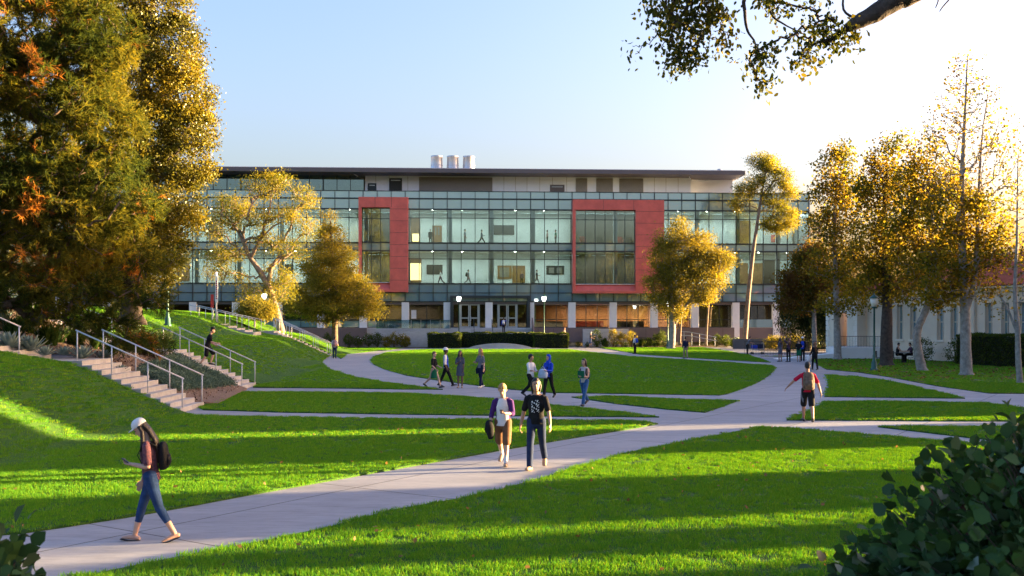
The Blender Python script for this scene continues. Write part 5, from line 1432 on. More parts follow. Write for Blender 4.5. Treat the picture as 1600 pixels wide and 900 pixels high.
# --- clipped hedges
def hedge(label, x0, x1, y0, y1, h, seed, rz=0.0, base=None, leaf='hedge', dens=260, size=0.09, group='clipped hedges', r=0.06):
    rs = np.random.RandomState(seed)
    cx, cy_ = (x0+x1)/2, (y0+y1)/2
    t = thing('hedge', label, 'hedge', base or (cx, cy_, 0), rz, group)
    hx, hy = (x1-x0)/2, (y1-y0)/2
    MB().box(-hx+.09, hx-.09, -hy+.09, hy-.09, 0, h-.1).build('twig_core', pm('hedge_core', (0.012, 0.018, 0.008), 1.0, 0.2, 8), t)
    P = []; Dn = []
    def face(n, f, d):
        u = rs.random((n, 2)); P.append(f(u)); Dn.append(np.tile(d, (n, 1)))
    face(int(dens*2*hx*2*hy), lambda u: np.stack([(u[:, 0]*2-1)*hx, (u[:, 1]*2-1)*hy, np.full(len(u), h-0.05)], 1), (0, 0, 1.))
    for s in (-1, 1):
        face(int(dens*2*hx*h), lambda u: np.stack([(u[:, 0]*2-1)*hx, np.full(len(u), s*(hy-0.06)), u[:, 1]*h], 1), (0, s*1., .2))
        face(int(dens*2*hy*h), lambda u: np.stack([np.full(len(u), s*(hx-0.06)), (u[:, 0]*2-1)*hy, u[:, 1]*h], 1), (s*1., 0, .2))
    P = np.concatenate(P); Dn = np.concatenate(Dn)
    bumpy = 0.05*np.sin(P[:, 0]*2.1+P[:, 2]*3)+0.04*np.sin(P[:, 0]*5.3+1)
    P = P+Dn*bumpy[:, None]+rs.normal(size=P.shape)*r*0.6
    np_mesh('foliage', leaf_cards(rs, P, size, 0.6, 0.2, dirs=Dn, fold=0.3), 4, LM[leaf], t)
    return t
hA = 110.0
hedge('left block of the clipped hedge before the entrance', at(668, hA)[0], at(720, hA)[0], 110, 112.2, 1.58, 501, size=.13, dens=200)
hedge('long middle clipped hedge behind the curved seat', at(720.5, 112.5)[0], at(834, 112.5)[0], 111.6, 113.4, 1.62, 502, size=.13, dens=200)
hedge('right block of the clipped hedge before the entrance', at(833.5, hA)[0], at(888, hA)[0], 109.6, 111.8, 1.55, 503, size=.13, dens=200)
# hedges along the cream hall
def along(d, off):
    p = CO+dirc*d+Vector((-dirc.y, dirc.x))*off
    return p
for i, (d0, d1, h, lab) in enumerate(((12.0, 18.0, 2.0, 'far tall hedge block against the cream hall'), (18.3, 21.6, 1.95, 'middle tall hedge block behind the tallest tree trunk'), (24.0, 28.0, 1.9, 'near tall hedge block at the right picture edge'))):
    p = along((d0+d1)/2, -2.4)
    hedge(lab, -(d1-d0)/2, (d1-d0)/2, -0.9, 0.9, h, 510+i, CA, (p.x, p.y, 0), dens=330, size=.10, group='tall hedges by the hall')

# --- shrubs
def shrub(label, x, y, z, r, h, seed, leaf='strap', n=60, per=16, size=0.09, group=None, flowers=None, aspect=0.5, name='shrub', cat='shrub'):
    rs = np.random.RandomState(seed)
    t = thing(name, label, cat, (x, y, z), 0, group)
    att = lobe_points(rs, [(0, 0, h*0.55, r, r, h*0.5)], n, 0.6); att[:, 2] = np.abs(att[:, 2])
    branch_mesh('stem', [(np.array([rs.normal()*.05, rs.normal()*.05, 0.]), a, 0.012, 0.004) for a in att[:20]], M['bark_brown'], t, 4)
    c = np.repeat(att, per, axis=0)+rs.normal(size=(len(att)*per, 3))*0.1
    np_mesh('foliage', leaf_cards(rs, c, size, aspect), 4, LM[leaf], t)
    if flowers:
        a = att[rs.choice(len(att), 5)]+np.array([0, 0, 0.15])
        mb = MB()
        for p in a: mb.sphere(tuple(p), 0.06, 7, 5)
        mb.build('flower', M['white'], t, True)
    return t
RB = 'rose bushes in the bed left of the ramp'
for i, px in enumerate((496, 512, 545, 560, 576, 590, 604, 616, 628, 634)):
    Y = 112.0; x = at(px, Y)[0]
    shrub('rose bush %s' % ['under the left side of the golden conical tree', 'just left of the sunlit trunk', 'first right of the sunlit trunk', 'second right of the sunlit trunk', 'before the white column, tall', 'tall and dark in the middle of the rose bed', 'low between two taller ones in the rose bed', 'pale yellow green in the rose bed', 'second from the right end of the rose bed', 'at the right end of the rose bed'][i],
          x, Y, 0.06, 0.55, 1.5 if i % 3 else 1.1, 600+i, 'hedge' if i < 6 else 'gold', 60, 18, 0.13, RB, flowers=(i in (3, 4, 8)))
RC = 'bushes in the bed right of the hedge'
for i, px in enumerate((932, 945, 958, 972, 987, 1000, 1012, 1027, 1033, 1120, 1135)):
    Y = 114.5; x = at(px, Y)[0]
    shrub('bush %s' % ['tall behind the man in dark shorts', 'low in front of the pale sign wall', 'tall flowering in front of the pale sign wall', 'right of centre before the pale sign wall', 'round yellow green beside the pale sign wall', 'small beside the picnic table', 'right of the man in the white shirt', 'thin stalked left of the middle right tree', 'dark left of the grey trunk', 'dark before the small white railing', 'dark right of the small white railing'][i],
          x, Y, 0.06, 0.6 if i not in (1, 5) else .35, (1.9, .8, 1.9, 1.5, 1.7, .8, .9, 1.5, 1.7, 1.3, 1.3)[i], 620+i, 'gold' if i in (2, 4, 3) else 'hedge', 60, 18, 0.13, RC, flowers=(i == 2))
for i, px in enumerate(range(900, 1040, 15)):
    Y = 113.0; x = at(px+3, Y)[0]
    shrub('low round edging bush %s along the right bed' % ('first', 'second', 'third', 'fourth', 'fifth', 'sixth', 'seventh', 'eighth', 'ninth', 'tenth')[i], x, Y, 0.06, 0.28, 0.5, 640+i, 'hedge', 24, 14, 0.1, 'low edging bushes of the right bed')
shrub('yellow green spiky shrub between the dark garden walls', 27.2, 107, 0.0, 0.9, 1.1, 660, 'gold', 80, 18, 0.16)
shrub('dark shrub at the foot of the leaning eucalyptus', 24.0, 109, 0.0, 0.8, 1.0, 661, 'hedge', 80, 18, 0.14)
for i, (d, h) in enumerate(((7.4, 1.6), (10.4, 1.5), (22.6, 2.0))):
    p = along(d, -1.5)
    shrub(['flowering bush behind the seated students', 'thin bush between seated students and tall hedge', 'loose bush between the two near tall hedges'][i], p.x, p.y, 0, 0.8, h, 670+i, 'hedge', 70, 18, 0.12, flowers=(i == 0))

# --- hillside planting: agaves, strap leaved clumps, shrubs, blue ground cover
def agave(label, x, y, z, r, seed, n=26):
    rs_ = random.Random(seed)
    t = thing('agave', label, 'plant', (x, y, z), rs_.random()*6, 'agaves in the mulch bed')
    mb = MB()
    for i in range(n):
        a = i*2.399; el = 0.25+1.05*(i/n); L = r*(1.05-0.3*(i/n))
        d = Vector((math.cos(a)*math.cos(el), math.sin(a)*math.cos(el), math.sin(el))); s = Vector((-math.sin(a), math.cos(a), 0))
        up_ = d.cross(s); up_ = -up_ if up_.z < 0 else up_
        w_ = r*0.12
        P = []
        for f, wf, dz in ((0.02, .6, 0), (0.3, 1.0, -.03), (0.6, .95, -.02), (0.85, .5, .02), (1.0, .02, .06)):
            c = d*L*f+Vector((0, 0, dz*r)); P.append((c-s*w_*wf+up_*w_*.35*wf, c-up_*w_*.12, c+s*w_*wf+up_*w_*.35*wf))
        vs = [q for p in P for q in p]; fs = []
        for k in range(4):
            b_ = k*3; fs += [(b_, b_+1, b_+4, b_+3), (b_+1, b_+2, b_+5, b_+4)]
        mb.add(vs, fs)
    mb.build('leaves', LM['agave'], t, True)
    return t
def strap(label, x, y, z, r, seed, n=150):
    rs_ = np.random.RandomState(seed)
    t = thing('strap_leaf_plant', label, 'plant', (x, y, z), 0, 'grassy clumps in the mulch bed')
    mb = []
    a = rs_.random(n)*6.283; el = rs_.uniform(0.7, 1.45, n); L = r*rs_.uniform(0.7, 1.2, n)
    d = np.stack([np.cos(a)*np.cos(el), np.sin(a)*np.cos(el), np.sin(el)], 1); s = np.stack([-np.sin(a), np.cos(a), 0*a], 1)*0.022*r*1.3
    c0 = rs_.normal(size=(n, 3))*[.12*r, .12*r, 0]
    p1 = c0+d*L[:, None]*0.6; p2 = c0+d*L[:, None]-np.array([0, 0, 1])*(L*0.12)[:, None]+np.stack([np.cos(a), np.sin(a), 0*a], 1)*(L*0.1)[:, None]
    q1 = np.stack([c0-s, c0+s, p1+s, p1-s], 1).reshape(-1, 3); q2 = np.stack([p1-s, p1+s, p2+s*.15, p2-s*.15], 1).reshape(-1, 3)
    np_mesh('leaves', np.concatenate([q1, q2]), 4, LM['strap'], t)
    return t
def hillpt(px, py):
    """where a photo ray meets the hill bed"""
    for Y in np.arange(33, 75, 0.05):
        x, z = XZ(px, py, Y)
        if z <= hill(x, Y)+0.05: return x, Y, hill(x, Y)+0.04
    return None
for i, (px, py, r, lab) in enumerate(((15, 545, .75, 'large agave at the left picture edge above the landing'), (47, 548, .70, 'tall blue agave above the landing'), (70, 555, .42, 'small round agave above the landing'), (100, 555, .42, 'agave just left of the first rail post'), (128, 560, .6, 'big agave between the two rail tops'), (163, 560, .42, 'pale agave right behind the first steps'),
        (5, 505, .7, 'pale agave high at the left picture edge'), (190, 580, .30, 'small agave beside the ground cover'), (232, 530, .5, 'blue agave near the upper steps'), (64, 525, .5, 'agave half hidden between grassy clumps'))):
    p = hillpt(px, py)
    if p: agave(lab, p[0], p[1], p[2], r, 700+i)
for i, (px, py, r, lab) in enumerate(((20, 530, .9, 'dark grassy clump at far left of the bed'), (40, 520, .9, 'second dark grassy clump in the bed'), (75, 540, 1.0, 'largest dark grassy clump above the landing'), (88, 535, .8, 'grassy clump beside the largest one'), (118, 540, .9, 'grassy clump behind the big agave'), (150, 545, .75, 'low grassy clump behind the rail'), (172, 555, .6, 'low grassy clump near the steps'), (60, 505, .7, 'grassy clump high in the bed'))):
    p = hillpt(px, py)
    if p: strap(lab, p[0], p[1], p[2], r, 720+i)
for i, (px, py, r, lab) in enumerate(((203, 542, .75, 'round dark shrub before the second stairs'), (244, 560, .8, 'twiggy dark shrub beside the second stairs'), (225, 555, .6, 'low grey shrub left of the twiggy one'), (10, 485, .9, 'bluish shrub high on the slope at the left'), (190, 500, .9, 'shrub high on the slope under the pine'), (95, 490, .6, 'small shrub high on the slope'))):
    p = hillpt(px, py)
    if p: shrub(lab, p[0], p[1], p[2], r, r*1.3, 740+i, 'dark' if i != 3 else 'blue', 110, 22, 0.08)
# blue ground cover: one low mat of small sprigs
rs = np.random.RandomState(77)
gp = np.stack([rs.uniform(-15.2, -10.9, 5200), rs.uniform(35.2, 43.1, 5200)], 1)
tt_ = np.array([foot(y) for y in gp[:, 1]])-gp[:, 0]
cen = 0.0
k = (gp[:, 0] < -11.6-0.10*(gp[:, 1]-35)*0) & (gp[:, 0] > -14.2+0.16*(43-gp[:, 1])) & (gp[:, 0] < foot(40)-0.55) & (gp[:, 1] > 35.4)
gp = gp[k]
zz = np.array([hill(a, b)+0.05 for a, b in gp])
hh = 0.12+0.10*np.sin(gp[:, 0]*4)*np.sin(gp[:, 1]*3)
base = np.repeat(np.stack([gp[:, 0], gp[:, 1], zz], 1), 14, axis=0)
base[:, 2] += rs.random(len(base))*np.repeat(hh+0.12, 14); base[:, :2] += rs.normal(size=(len(base), 2))*0.09
tag(np_mesh('ground_cover', leaf_cards(rs, base, 0.085, 0.4, 0.2, droop=-0.6), 4, LM['blue']), kind='stuff')
# bark chips over the mulch
cp = np.stack([rs.uniform(-24, -10.6, 9000), rs.uniform(35.1, 43.2, 9000)], 1)
cp = np.array([(a, b, hill(a, b)+0.055) for a, b in cp if a < foot(b)-0.05])
ch = leaf_cards(rs, cp, 0.10, 0.5, 4.0)
tag(np_mesh('bark_chips', ch, 4, leafmat('bark_chip', [(0.07, 0.04, 0.03), (0.22, 0.15, 0.11), (0.38, 0.30, 0.24)], 0.0, 0.0)), kind='stuff')
# ------------------------------------------------------------------ people
V3 = Vector
SKIN = {'light': pm('skin_light', (0.52, 0.31, 0.22), 0.5, 0.08, 12), 'tan': pm('skin_tan', (0.40, 0.22, 0.14), 0.5, 0.08, 12), 'brown': pm('skin_brown', (0.22, 0.115, 0.07), 0.5, 0.08, 12), 'dark': pm('skin_dark', (0.09, 0.05, 0.035), 0.5, 0.08, 12)}
def cloth(name, c, var=0.15, scale=9, **k): return pm('cloth_'+name, c, 0.85, var, scale, spec=0.15, bump=0.25, bscale=18, **k)
CL = {
 'black': cloth('black', (0.012, 0.012, 0.014), 0.4), 'navy': cloth('navy', (0.012, 0.018, 0.05)), 'jeans': cloth('jeans', (0.022, 0.05, 0.13), 0.35), 'bluejeans': cloth('blue_jeans', (0.035, 0.10, 0.24), 0.3),
 'darkjeans': cloth('dark_jeans', (0.018, 0.03, 0.07), 0.3), 'white': cloth('white', (0.70, 0.69, 0.68), 0.06), 'red': cloth('red', (0.50, 0.012, 0.045)), 'brown': cloth('brown_shorts', (0.16, 0.085, 0.045)),
 'purple': cloth('purple', (0.06, 0.02, 0.12)), 'green': cloth('green', (0.012, 0.12, 0.06)), 'royal': cloth('royal_blue', (0.015, 0.06, 0.48)), 'grey': cloth('grey', (0.15, 0.16, 0.19)), 'greydress': cloth('grey_dress', (0.09, 0.095, 0.13)),
 'khaki': cloth('khaki', (0.26, 0.20, 0.13)), 'pattern': pm('cloth_pattern', (0.03, 0.03, 0.06), 0.85, scale=30, color2=(0.24, 0.09, 0.09), spec=0.1), 'stripe': pm('cloth_stripe', (0.55, 0.53, 0.52), 0.85, scale=7, color2=(0.34, 0.33, 0.36)),
 'camo': pm('cloth_camo', (0.07, 0.055, 0.035), 0.85, scale=11, color2=(0.24, 0.15, 0.10)), 'teal': cloth('teal', (0.01, 0.07, 0.09)), 'pink': cloth('dusty_pink', (0.34, 0.20, 0.19)), 'blueshort': cloth('blue_shorts', (0.10, 0.13, 0.24)),
 'shoe': pm('shoe_dark', (0.025, 0.025, 0.03), 0.5, 0.2, 8), 'shoew': pm('shoe_white', (0.55, 0.53, 0.50), 0.5, 0.1, 8), 'shoet': pm('shoe_tan', (0.38, 0.24, 0.15), 0.6, 0.15, 8), 'sand': cloth('sand', (0.45, 0.40, 0.33)), 'plum': cloth('plum', (0.06, 0.035, 0.06)),
 'greypants': cloth('grey_pants', (0.20, 0.20, 0.21)), 'lightblue': cloth('light_blue_bag', (0.42, 0.50, 0.60), 0.2), 'yellow': cloth('ochre', (0.30, 0.20, 0.05)),
}
HAIR = {'black': pm('hair_black', (0.010, 0.008, 0.008), 0.45, 0.3, 30, bump=0.6, bscale=60), 'brown': pm('hair_brown', (0.020, 0.011, 0.008), 0.45, 0.3, 30, bump=0.6, bscale=60), 'blond': pm('hair_blond', (0.36, 0.20, 0.07), 0.5, 0.25, 30, bump=0.6, bscale=60),
        'auburn': pm('hair_auburn', (0.12, 0.045, 0.018), 0.45, 0.3, 30, bump=0.6, bscale=60), 'grey': pm('hair_grey', (0.35, 0.33, 0.30), 0.5, 0.2, 30)}
M['eye'] = pm('eye_dark', (0.02, 0.015, 0.012), 0.2, 0.1, 4)
M['lip'] = pm('lip', (0.30, 0.11, 0.09), 0.5, 0.1, 4)

def loft(mb, rings, n=12):
    """rings: (centre, rx, ry, xdir, ydir) ; rounded closed ends"""
    vs = []; fs = []
    for c, rx, ry, xd, yd in rings:
        for j in range(n):
            a = 2*math.pi*j/n; vs.append(c+xd*(math.cos(a)*rx)+yd*(math.sin(a)*ry))
    m = len(rings)
    for i in range(m-1):
        for j in range(n):
            k = (j+1) % n; fs.append((i*n+j, i*n+k, (i+1)*n+k, (i+1)*n+j))
    b = len(vs)
    vs.append(rings[0][0]); vs.append(rings[-1][0])
    for j in range(n):
        k = (j+1) % n; fs.append((b, k, j)); fs.append((b+1, (m-1)*n+j, (m-1)*n+k))
    mb.add(vs, fs)
def limb(mb, pts, rad, n=10, side=None, flat=1.0):
    """tapered chain with round ends; rad per point, side sets which way an oval section is wide"""
    P = [V3(p) for p in pts]; Rr = []
    tt = [(P[min(i+1, len(P)-1)]-P[max(i-1, 0)]).normalized() for i in range(len(P))]
    def frame(t):
        a = side or (V3((1, 0, 0)) if abs(t.x) < 0.9 else V3((0, 1, 0)))
        x = (a-t*a.dot(t)).normalized(); y = t.cross(x); return x, y
    def r2(r): return r if isinstance(r, (tuple, list)) else (r, r*flat)
    r0 = r2(rad[0]); r1 = r2(rad[-1]); rings = []
    x, y = frame(tt[0]); m0 = min(r0)
    rings += [(P[0]-tt[0]*m0*0.75, r0[0]*0.55, r0[1]*0.55, x, y), (P[0]-tt[0]*m0*0.4, r0[0]*0.86, r0[1]*0.86, x, y)]
    for i in range(len(P)):
        x, y = frame(tt[i]); r = r2(rad[i]); rings.append((P[i], r[0], r[1], x, y))
        if i < len(P)-1:
            q = r2(rad[i+1])
            for f in (1/3, 2/3):
                x2, y2 = frame((P[i+1]-P[i]).normalized()); rings.append((P[i].lerp(P[i+1], f), r[0]*(1-f)+q[0]*f, r[1]*(1-f)+q[1]*f, x2, y2))
    x, y = frame(tt[-1]); m1 = min(r1)
    rings += [(P[-1]+tt[-1]*m1*0.4, r1[0]*0.86, r1[1]*0.86, x, y), (P[-1]+tt[-1]*m1*0.75, r1[0]*0.55, r1[1]*0.55, x, y)]
    loft(mb, rings, n)
def fuse(name, mb, voxel, mats, parent, smooth_it=4, matfn=None):
    """merge overlapping solids into one continuous smooth surface"""
    me = mb.mesh(name); tmp = bpy.data.objects.new('tmp', me); COL.objects.link(tmp)
    r = tmp.modifiers.new('r', 'REMESH'); r.mode = 'VOXEL'; r.voxel_size = voxel
    s = tmp.modifiers.new('s', 'SMOOTH'); s.factor = 0.5; s.iterations = smooth_it
    dg = bpy.context.evaluated_depsgraph_get(); ev = tmp.evaluated_get(dg)
    m2 = bpy.data.meshes.new_from_object(ev)
    bpy.data.objects.remove(tmp); bpy.data.meshes.remove(me)
    m2.name = name; m2.materials.clear()
    if matfn:
        for p in m2.polygons: p.material_index = matfn(p.center)
    return link_mesh(name, m2, mats, parent, True)

def person(label, x, y, z, h, face, legs, arms, skin='tan', hair=('short', 'brown'), top=None, bottom=None, shoes='shoe', lod=1, lean=0.0, head=(0, 0), female=False, socks=None, hat=None, group=None, mirror=False, drop=0.0):
    """legs: ((thigh pitch, knee bend), same right); arms: ((pitch, out, elbow bend, inward), ...) in degrees; face: heading, 0 = away from the viewer, 90 = left, 180 = toward
    lod 0 near, 1 middle, 2 far"""
    s = h/1.75
    t = thing('person', label, 'person', (x, y, z), R(face), group)
    vox = (0.007, 0.013, 0.022)[lod]; vox *= s; 
    if lod == 1: vox = 0.012
    # --- joints
    sw = 0.150 if female else 0.172; hw = 0.088
    hipz = 0.0
    J = {}
    pel = V3((0, 0, 0)); 
    def rx(v, a): return V3((v.x, v.y*math.cos(a)+v.z*math.sin(a), -v.y*math.sin(a)+v.z*math.cos(a)))
    la = R(lean)
    T = lambda v: rx(V3(v), la)
    waist = T((0, 0, 0.14)); chest = T((0, 0.0, 0.33)); neck0 = T((0, -0.005, 0.51)); neck1 = T((0, 0.005, 0.57)); headc = T((0, 0.02, 0.685))
    feet = []
    legj = []
    for i, (th, kb) in enumerate(legs):
        sd = -1 if i == 0 else 1
        a = R(th); hp = V3((sd*hw, 0, -0.02)); d1 = V3((sd*0.02, math.sin(a), -math.cos(a))).normalized()
        kn = hp+d1*0.43; b = R(th-kb); d2 = V3((-sd*0.015, math.sin(b), -math.cos(b))).normalized(); an = kn+d2*0.42
        fp = R(max(-50, min(20, (th-kb)*0.55))) if kb < 60 else R(-40)
        fd = V3((sd*0.12, math.cos(fp), math.sin(fp))).normalized()
        toe = an+fd*0.17+V3((0, 0, -0.055)); heel = an-fd*0.055+V3((0, 0, -0.055))
        legj.append((hp, kn, an, toe, heel, fd)); feet += [toe.z, heel.z]
    base = -min(feet)+0.02
    off = V3((0, 0, base-drop/s))
    mb = MB(); body = MB()
    # torso skin
    limb(body, [pel+V3((0, 0, -0.03)), waist, chest, T((0, 0, 0.45))], [(0.145, 0.10), (0.125 if not female else 0.108, 0.09), (0.155, 0.105), (0.14, 0.075)], 14, V3((1, 0, 0)))
    limb(body, [neck0-V3((0, 0, 0.05)), neck1+V3((0, 0, .04))], [0.055, 0.05], 10)
    # head
    hp_, hy = R(head[0]), R(head[1])
    Hm = Matrix.Rotation(hy, 3, 'Z') @ Matrix.Rotation(hp_, 3, 'X')
    Hc = headc+V3((0, math.sin(-hp_)*0.07, -abs(math.sin(hp_))*0.02)); H = lambda v: Hc+Hm @ V3(v)
    hx, hyv, hz_ = Hm @ V3((1, 0, 0)), Hm @ V3((0, 1, 0)), Hm @ V3((0, 0, 1))
    rings = []
    for zz, rx_, ry_, yo in ((-0.122, 0.020, 0.022, .048), (-0.115, 0.034, 0.036, .044), (-0.09, 0.052, 0.058, .026), (-0.05, 0.064, 0.078, .008), (0.0, 0.072, 0.092, 0), (0.05, 0.075, 0.097, -.004), (0.09, 0.064, 0.083, -.006), (0.115, 0.040, 0.052, -.006), (0.124, 0.018, 0.024, -.006)):
        rings.append((H((0, yo, zz)), rx_, ry_, hx, hyv))
    loft(body, rings, 18)
    if lod < 2:
        loft(body, [(H((0, .086, .015)), .008, .008, hx, hyv), (H((0, .098, -.015)), .012, .012, hx, hyv), (H((0, .106, -.032)), .016, .012, hx, hyv), (H((0, .09, -.042)), .012, .01, hx, hyv)], 8)
        for sd in (-1, 1): body.sphere(tuple(H((sd*0.075, -0.005, -0.005))), (0.012, 0.022, 0.032), 8, 6)
        body.sphere(tuple(H((0, 0.083, -0.066))), (0.024, 0.012, 0.010), 8, 6)
        body.sphere(tuple(H((0, 0.082, 0.035))), (0.045, 0.014, 0.010), 8, 6)
    # arms
    armj = []
    for i, (p_, o_2, eb, inn) in enumerate(arms):
        sd = -1 if i == 0 else 1
        sh = T((sd*sw, -0.005, 0.432)); a = R(p_); o3 = R(o_2)
        d1 = V3((sd*math.sin(o3), math.sin(a)*math.cos(o3), -math.cos(a)*math.cos(o3))).normalized()
        el = sh+d1*0.285; b = R(p_+eb); i3 = R(o_2-inn)
        d2 = V3((sd*math.sin(i3), math.sin(b)*math.cos(i3), -math.cos(b)*math.cos(i3))).normalized()
        wr = el+d2*0.25
        armj.append((sh, el, wr, d1, d2, sd))
        limb(body, [T((sd*0.08, 0, 0.465)), sh, sh.lerp(el, .5), el, el.lerp(wr, .35), wr], [0.05, 0.052, 0.047, 0.037, 0.038, 0.026], 10)
        # hand: palm, four fingers, thumb
        fw = d2; sx = V3((0, 1, 0))-fw*fw.y; sx = sx.normalized() if sx.length > .1 else V3((1, 0, 0)); nrm = fw.cross(sx)*sd
        pc = wr+fw*0.05
        limb(body, [wr, wr+fw*0.045, wr+fw*0.085], [(0.026, 0.018), (0.040, 0.016), (0.038, 0.014)], 10, sx)
        if lod == 0:
            for q in range(4):
                b0 = wr+fw*0.083+sx*((q-1.5)*0.019)
                L = (0.070, 0.078, 0.073, 0.056)[q]
                b1 = b0+fw*L*0.45-nrm*0.012; b2 = b1+fw*L*0.3-nrm*0.02; b3 = b2+fw*L*0.12-nrm*0.022
                limb(body, [b0, b1, b2, b3], [0.0095, 0.009, 0.008, 0.007], 8)
            b0 = wr+fw*0.025+sx*0.026; b1 = b0+fw*0.035+sx*0.022-nrm*0.01; b2 = b1+fw*0.035+sx*0.006-nrm*0.012
            limb(body, [b0, b1, b2], [0.013, 0.011, 0.008], 8)
        else:
            for q in range(4):
                b0 = wr+fw*0.083+sx*((q-1.5)*0.019); L = (0.070, 0.078, 0.073, 0.056)[q]
                limb(body, [b0, b0+fw*L*0.6-nrm*0.02, b0+fw*L*0.8-nrm*0.045], [0.010, 0.009, 0.008], 6)
            b0 = wr+fw*0.025+sx*0.026; limb(body, [b0, b0+fw*0.04+sx*0.025-nrm*.01, b0+fw*0.065+sx*0.028-nrm*.02], [0.013, 0.011, 0.009], 6)
    for hp, kn, an, toe, heel, fd in legj:
        limb(body, [hp, hp.lerp(kn, .4), kn, kn.lerp(an, .3), an], [0.088, 0.075, 0.052, 0.054, 0.035], 12)
        limb(body, [heel+V3((0, 0, .015)), an+V3((0, 0, -0.03)), an.lerp(toe, .6)+V3((0, 0, -.01)), toe], [(0.03, 0.03), (0.034, 0.04), (0.042, 0.028), (0.036, 0.016)], 10, V3((1, 0, 0)))
    def place(m):
        m.v = [tuple((V3(v)+off)*s) for v in m.v]; return m
    place(body)
    bo = fuse('body', body, vox, [SKIN[skin]], t, 2 if lod == 0 else 1)
    HW = lambda v: (H(v)+off)*s
    if lod == 0 or (lod == 1):
        e = MB()
        for sd in (-1, 1): e.sphere(tuple(HW((sd*0.030, 0.082, 0.012))), 0.0095*s, 8, 6)
        e.build('eyes', M['eye'], t, True)
        e = MB(); e.sphere(tuple(HW((0, 0.090, -0.068))), (0.022*s, 0.010*s, 0.006*s), 10, 6); e.build('lips', M['lip'], t, True)
    # --- hair
    if hair and hair[0] != 'none':
        hm = MB(); kind, colr = hair
        def scalp(k=1.0, ylo=-0.02):
            for zz, r1, r2, yo in ((-0.06, .05, .05, -.055), (-0.02, .074, .07, -.04), (0.03, .083, .09, -.022), (0.07, .083, .098, -.012), (0.10, .068, .084, -.010), (0.13, .045, .055, -.008), (0.142, .02, .025, -.008)):
                yield (H((0, yo, zz)), r1*(k+(.05 if kind == 'fringe' else 0)), r2*(k+(.05 if kind == 'fringe' else 0)), hx, hyv)
        loft(hm, list(scalp()), 16)
        if kind in ('long', 'verylong'):
            L = 0.30 if kind == 'long' else 0.40
            bk = T((0, -0.115, 0.50))
            limb(hm, [H((0, -.055, .03)), H((0, -.075, -.07)), bk, bk+T((0, -0.015, -L*0.45)), bk+T((0, -0.005, -L*0.8))], [(.078, .05), (.085, .045), (.10, .04), (.085, .032), (.04, .018)], 12, hx)
            for sd in (-1, 1):
                limb(hm, [H((sd*.068, .0, .05)), H((sd*.082, .0, -.04)), T((sd*0.10, 0.045, 0.50)), T((sd*0.10, .085, 0.36))], [.022, .028, .032, .012], 8)
        if kind == 'bob':
            for sd in (-1, 1): limb(hm, [H((sd*.066, .0, .06)), H((sd*.082, -.005, -.03)), H((sd*.07, .0, -.11))], [.024, .03, .022], 8)
            limb(hm, [H((0, -.06, .03)), H((0, -.075, -.06)), H((0, -.07, -.17))], [(.082, .055), (.092, .055), (.085, .04)], 10, hx)
        if kind == 'fringe':
            limb(hm, [H((-.06, .045, .075)), H((0, .085, .082)), H((.06, .045, .075))], [.024, .026, .024], 8)
            for sd in (-1, 1): limb(hm, [H((sd*.066, .0, .06)), H((sd*.08, -.01, -.02))], [.02, .02], 8)
        place(hm); fuse('hair', hm, max(vox, 0.009), [HAIR[colr]], t, 2)
    # --- hats and head cloths
    if hat:
        hk, hc = hat; hm = MB()
        if hk in ('cap', 'bucket'):
            loft(hm, [(H((0, -.005, .045)), .088, .108, hx, hyv), (H((0, -.005, .09)), .087, .106, hx, hyv), (H((0, -.005, .125)), .072, .088, hx, hyv), (H((0, -.005, .15)), .045, .055, hx, hyv), (H((0, -.005, .158)), .015, .02, hx, hyv)], 18)
            if hk == 'cap': loft(hm, [(H((0, .105, .045)), .070, .065, hx, hyv), (H((0, .110, .055)), .068, .068, hx, hyv), (H((0, .10, .062)), .06, .05, hx, hyv)], 16)
            else: loft(hm, [(H((0, 0, .035)), .15, .16, hx, hyv), (H((0, 0, .048)), .14, .15, hx, hyv), (H((0, 0, .06)), .09, .11, hx, hyv)], 20)
        if hk == 'scarf':
            loft(hm, [(H((0, -.02, -.13)), .085, .085, hx, hyv), (H((0, -.03, -.06)), .092, .09, hx, hyv), (H((0, -.03, .0)), .092, .095, hx, hyv), (H((0, -.022, .06)), .092, .105, hx, hyv), (H((0, -.012, .11)), .072, .088, hx, hyv), (H((0, -.01, .142)), .03, .035, hx, hyv)], 18)
            limb(hm, [H((0, .02, -.13)), T((0, .06, .42)), T((0, .085, .36))], [(.085, .05), (.13, .05), (.08, .02)], 12, hx)
            limb(hm, [H((0, -.04, -.12)), T((0, -.09, .40)), T((0, -.1, .30))], [(.085, .05), (.14, .04), (.1, .02)], 12, hx)
        place(hm); fuse('hat' if hk != 'scarf' else 'headscarf', hm, max(vox, 0.008), [CL[hc]], t, 2)
    # --- upper garment: (kind, colour[, sleeve colour])
    if top:
        kind, c1 = top[0], top[1]; g = MB(); fem = female
        low = {'tee': -0.06, 'shirt': -0.08, 'tank': -0.05, 'dress': -0.38, 'vest': -0.05, 'long': -0.08}[kind]
        w0 = 0.158 if not fem else 0.142
        pts = [T((0, 0, low)) if kind != 'dress' else V3((0, 0.0, low)), pel+V3((0, 0, 0.02)), waist, chest, T((0, 0, 0.455))]
        rr = [(w0+.012, .125), (w0+.004, .118), (w0-(.012 if not fem else .028), .108), (w0+.010, .120), (w0-.028, .086)]
        if kind == 'dress': rr[0] = (.20, .16); rr[1] = (.158, .125)
        # open lower end: the garment stops flat at its hem
        P = [V3(p) for p in pts]; rings = []
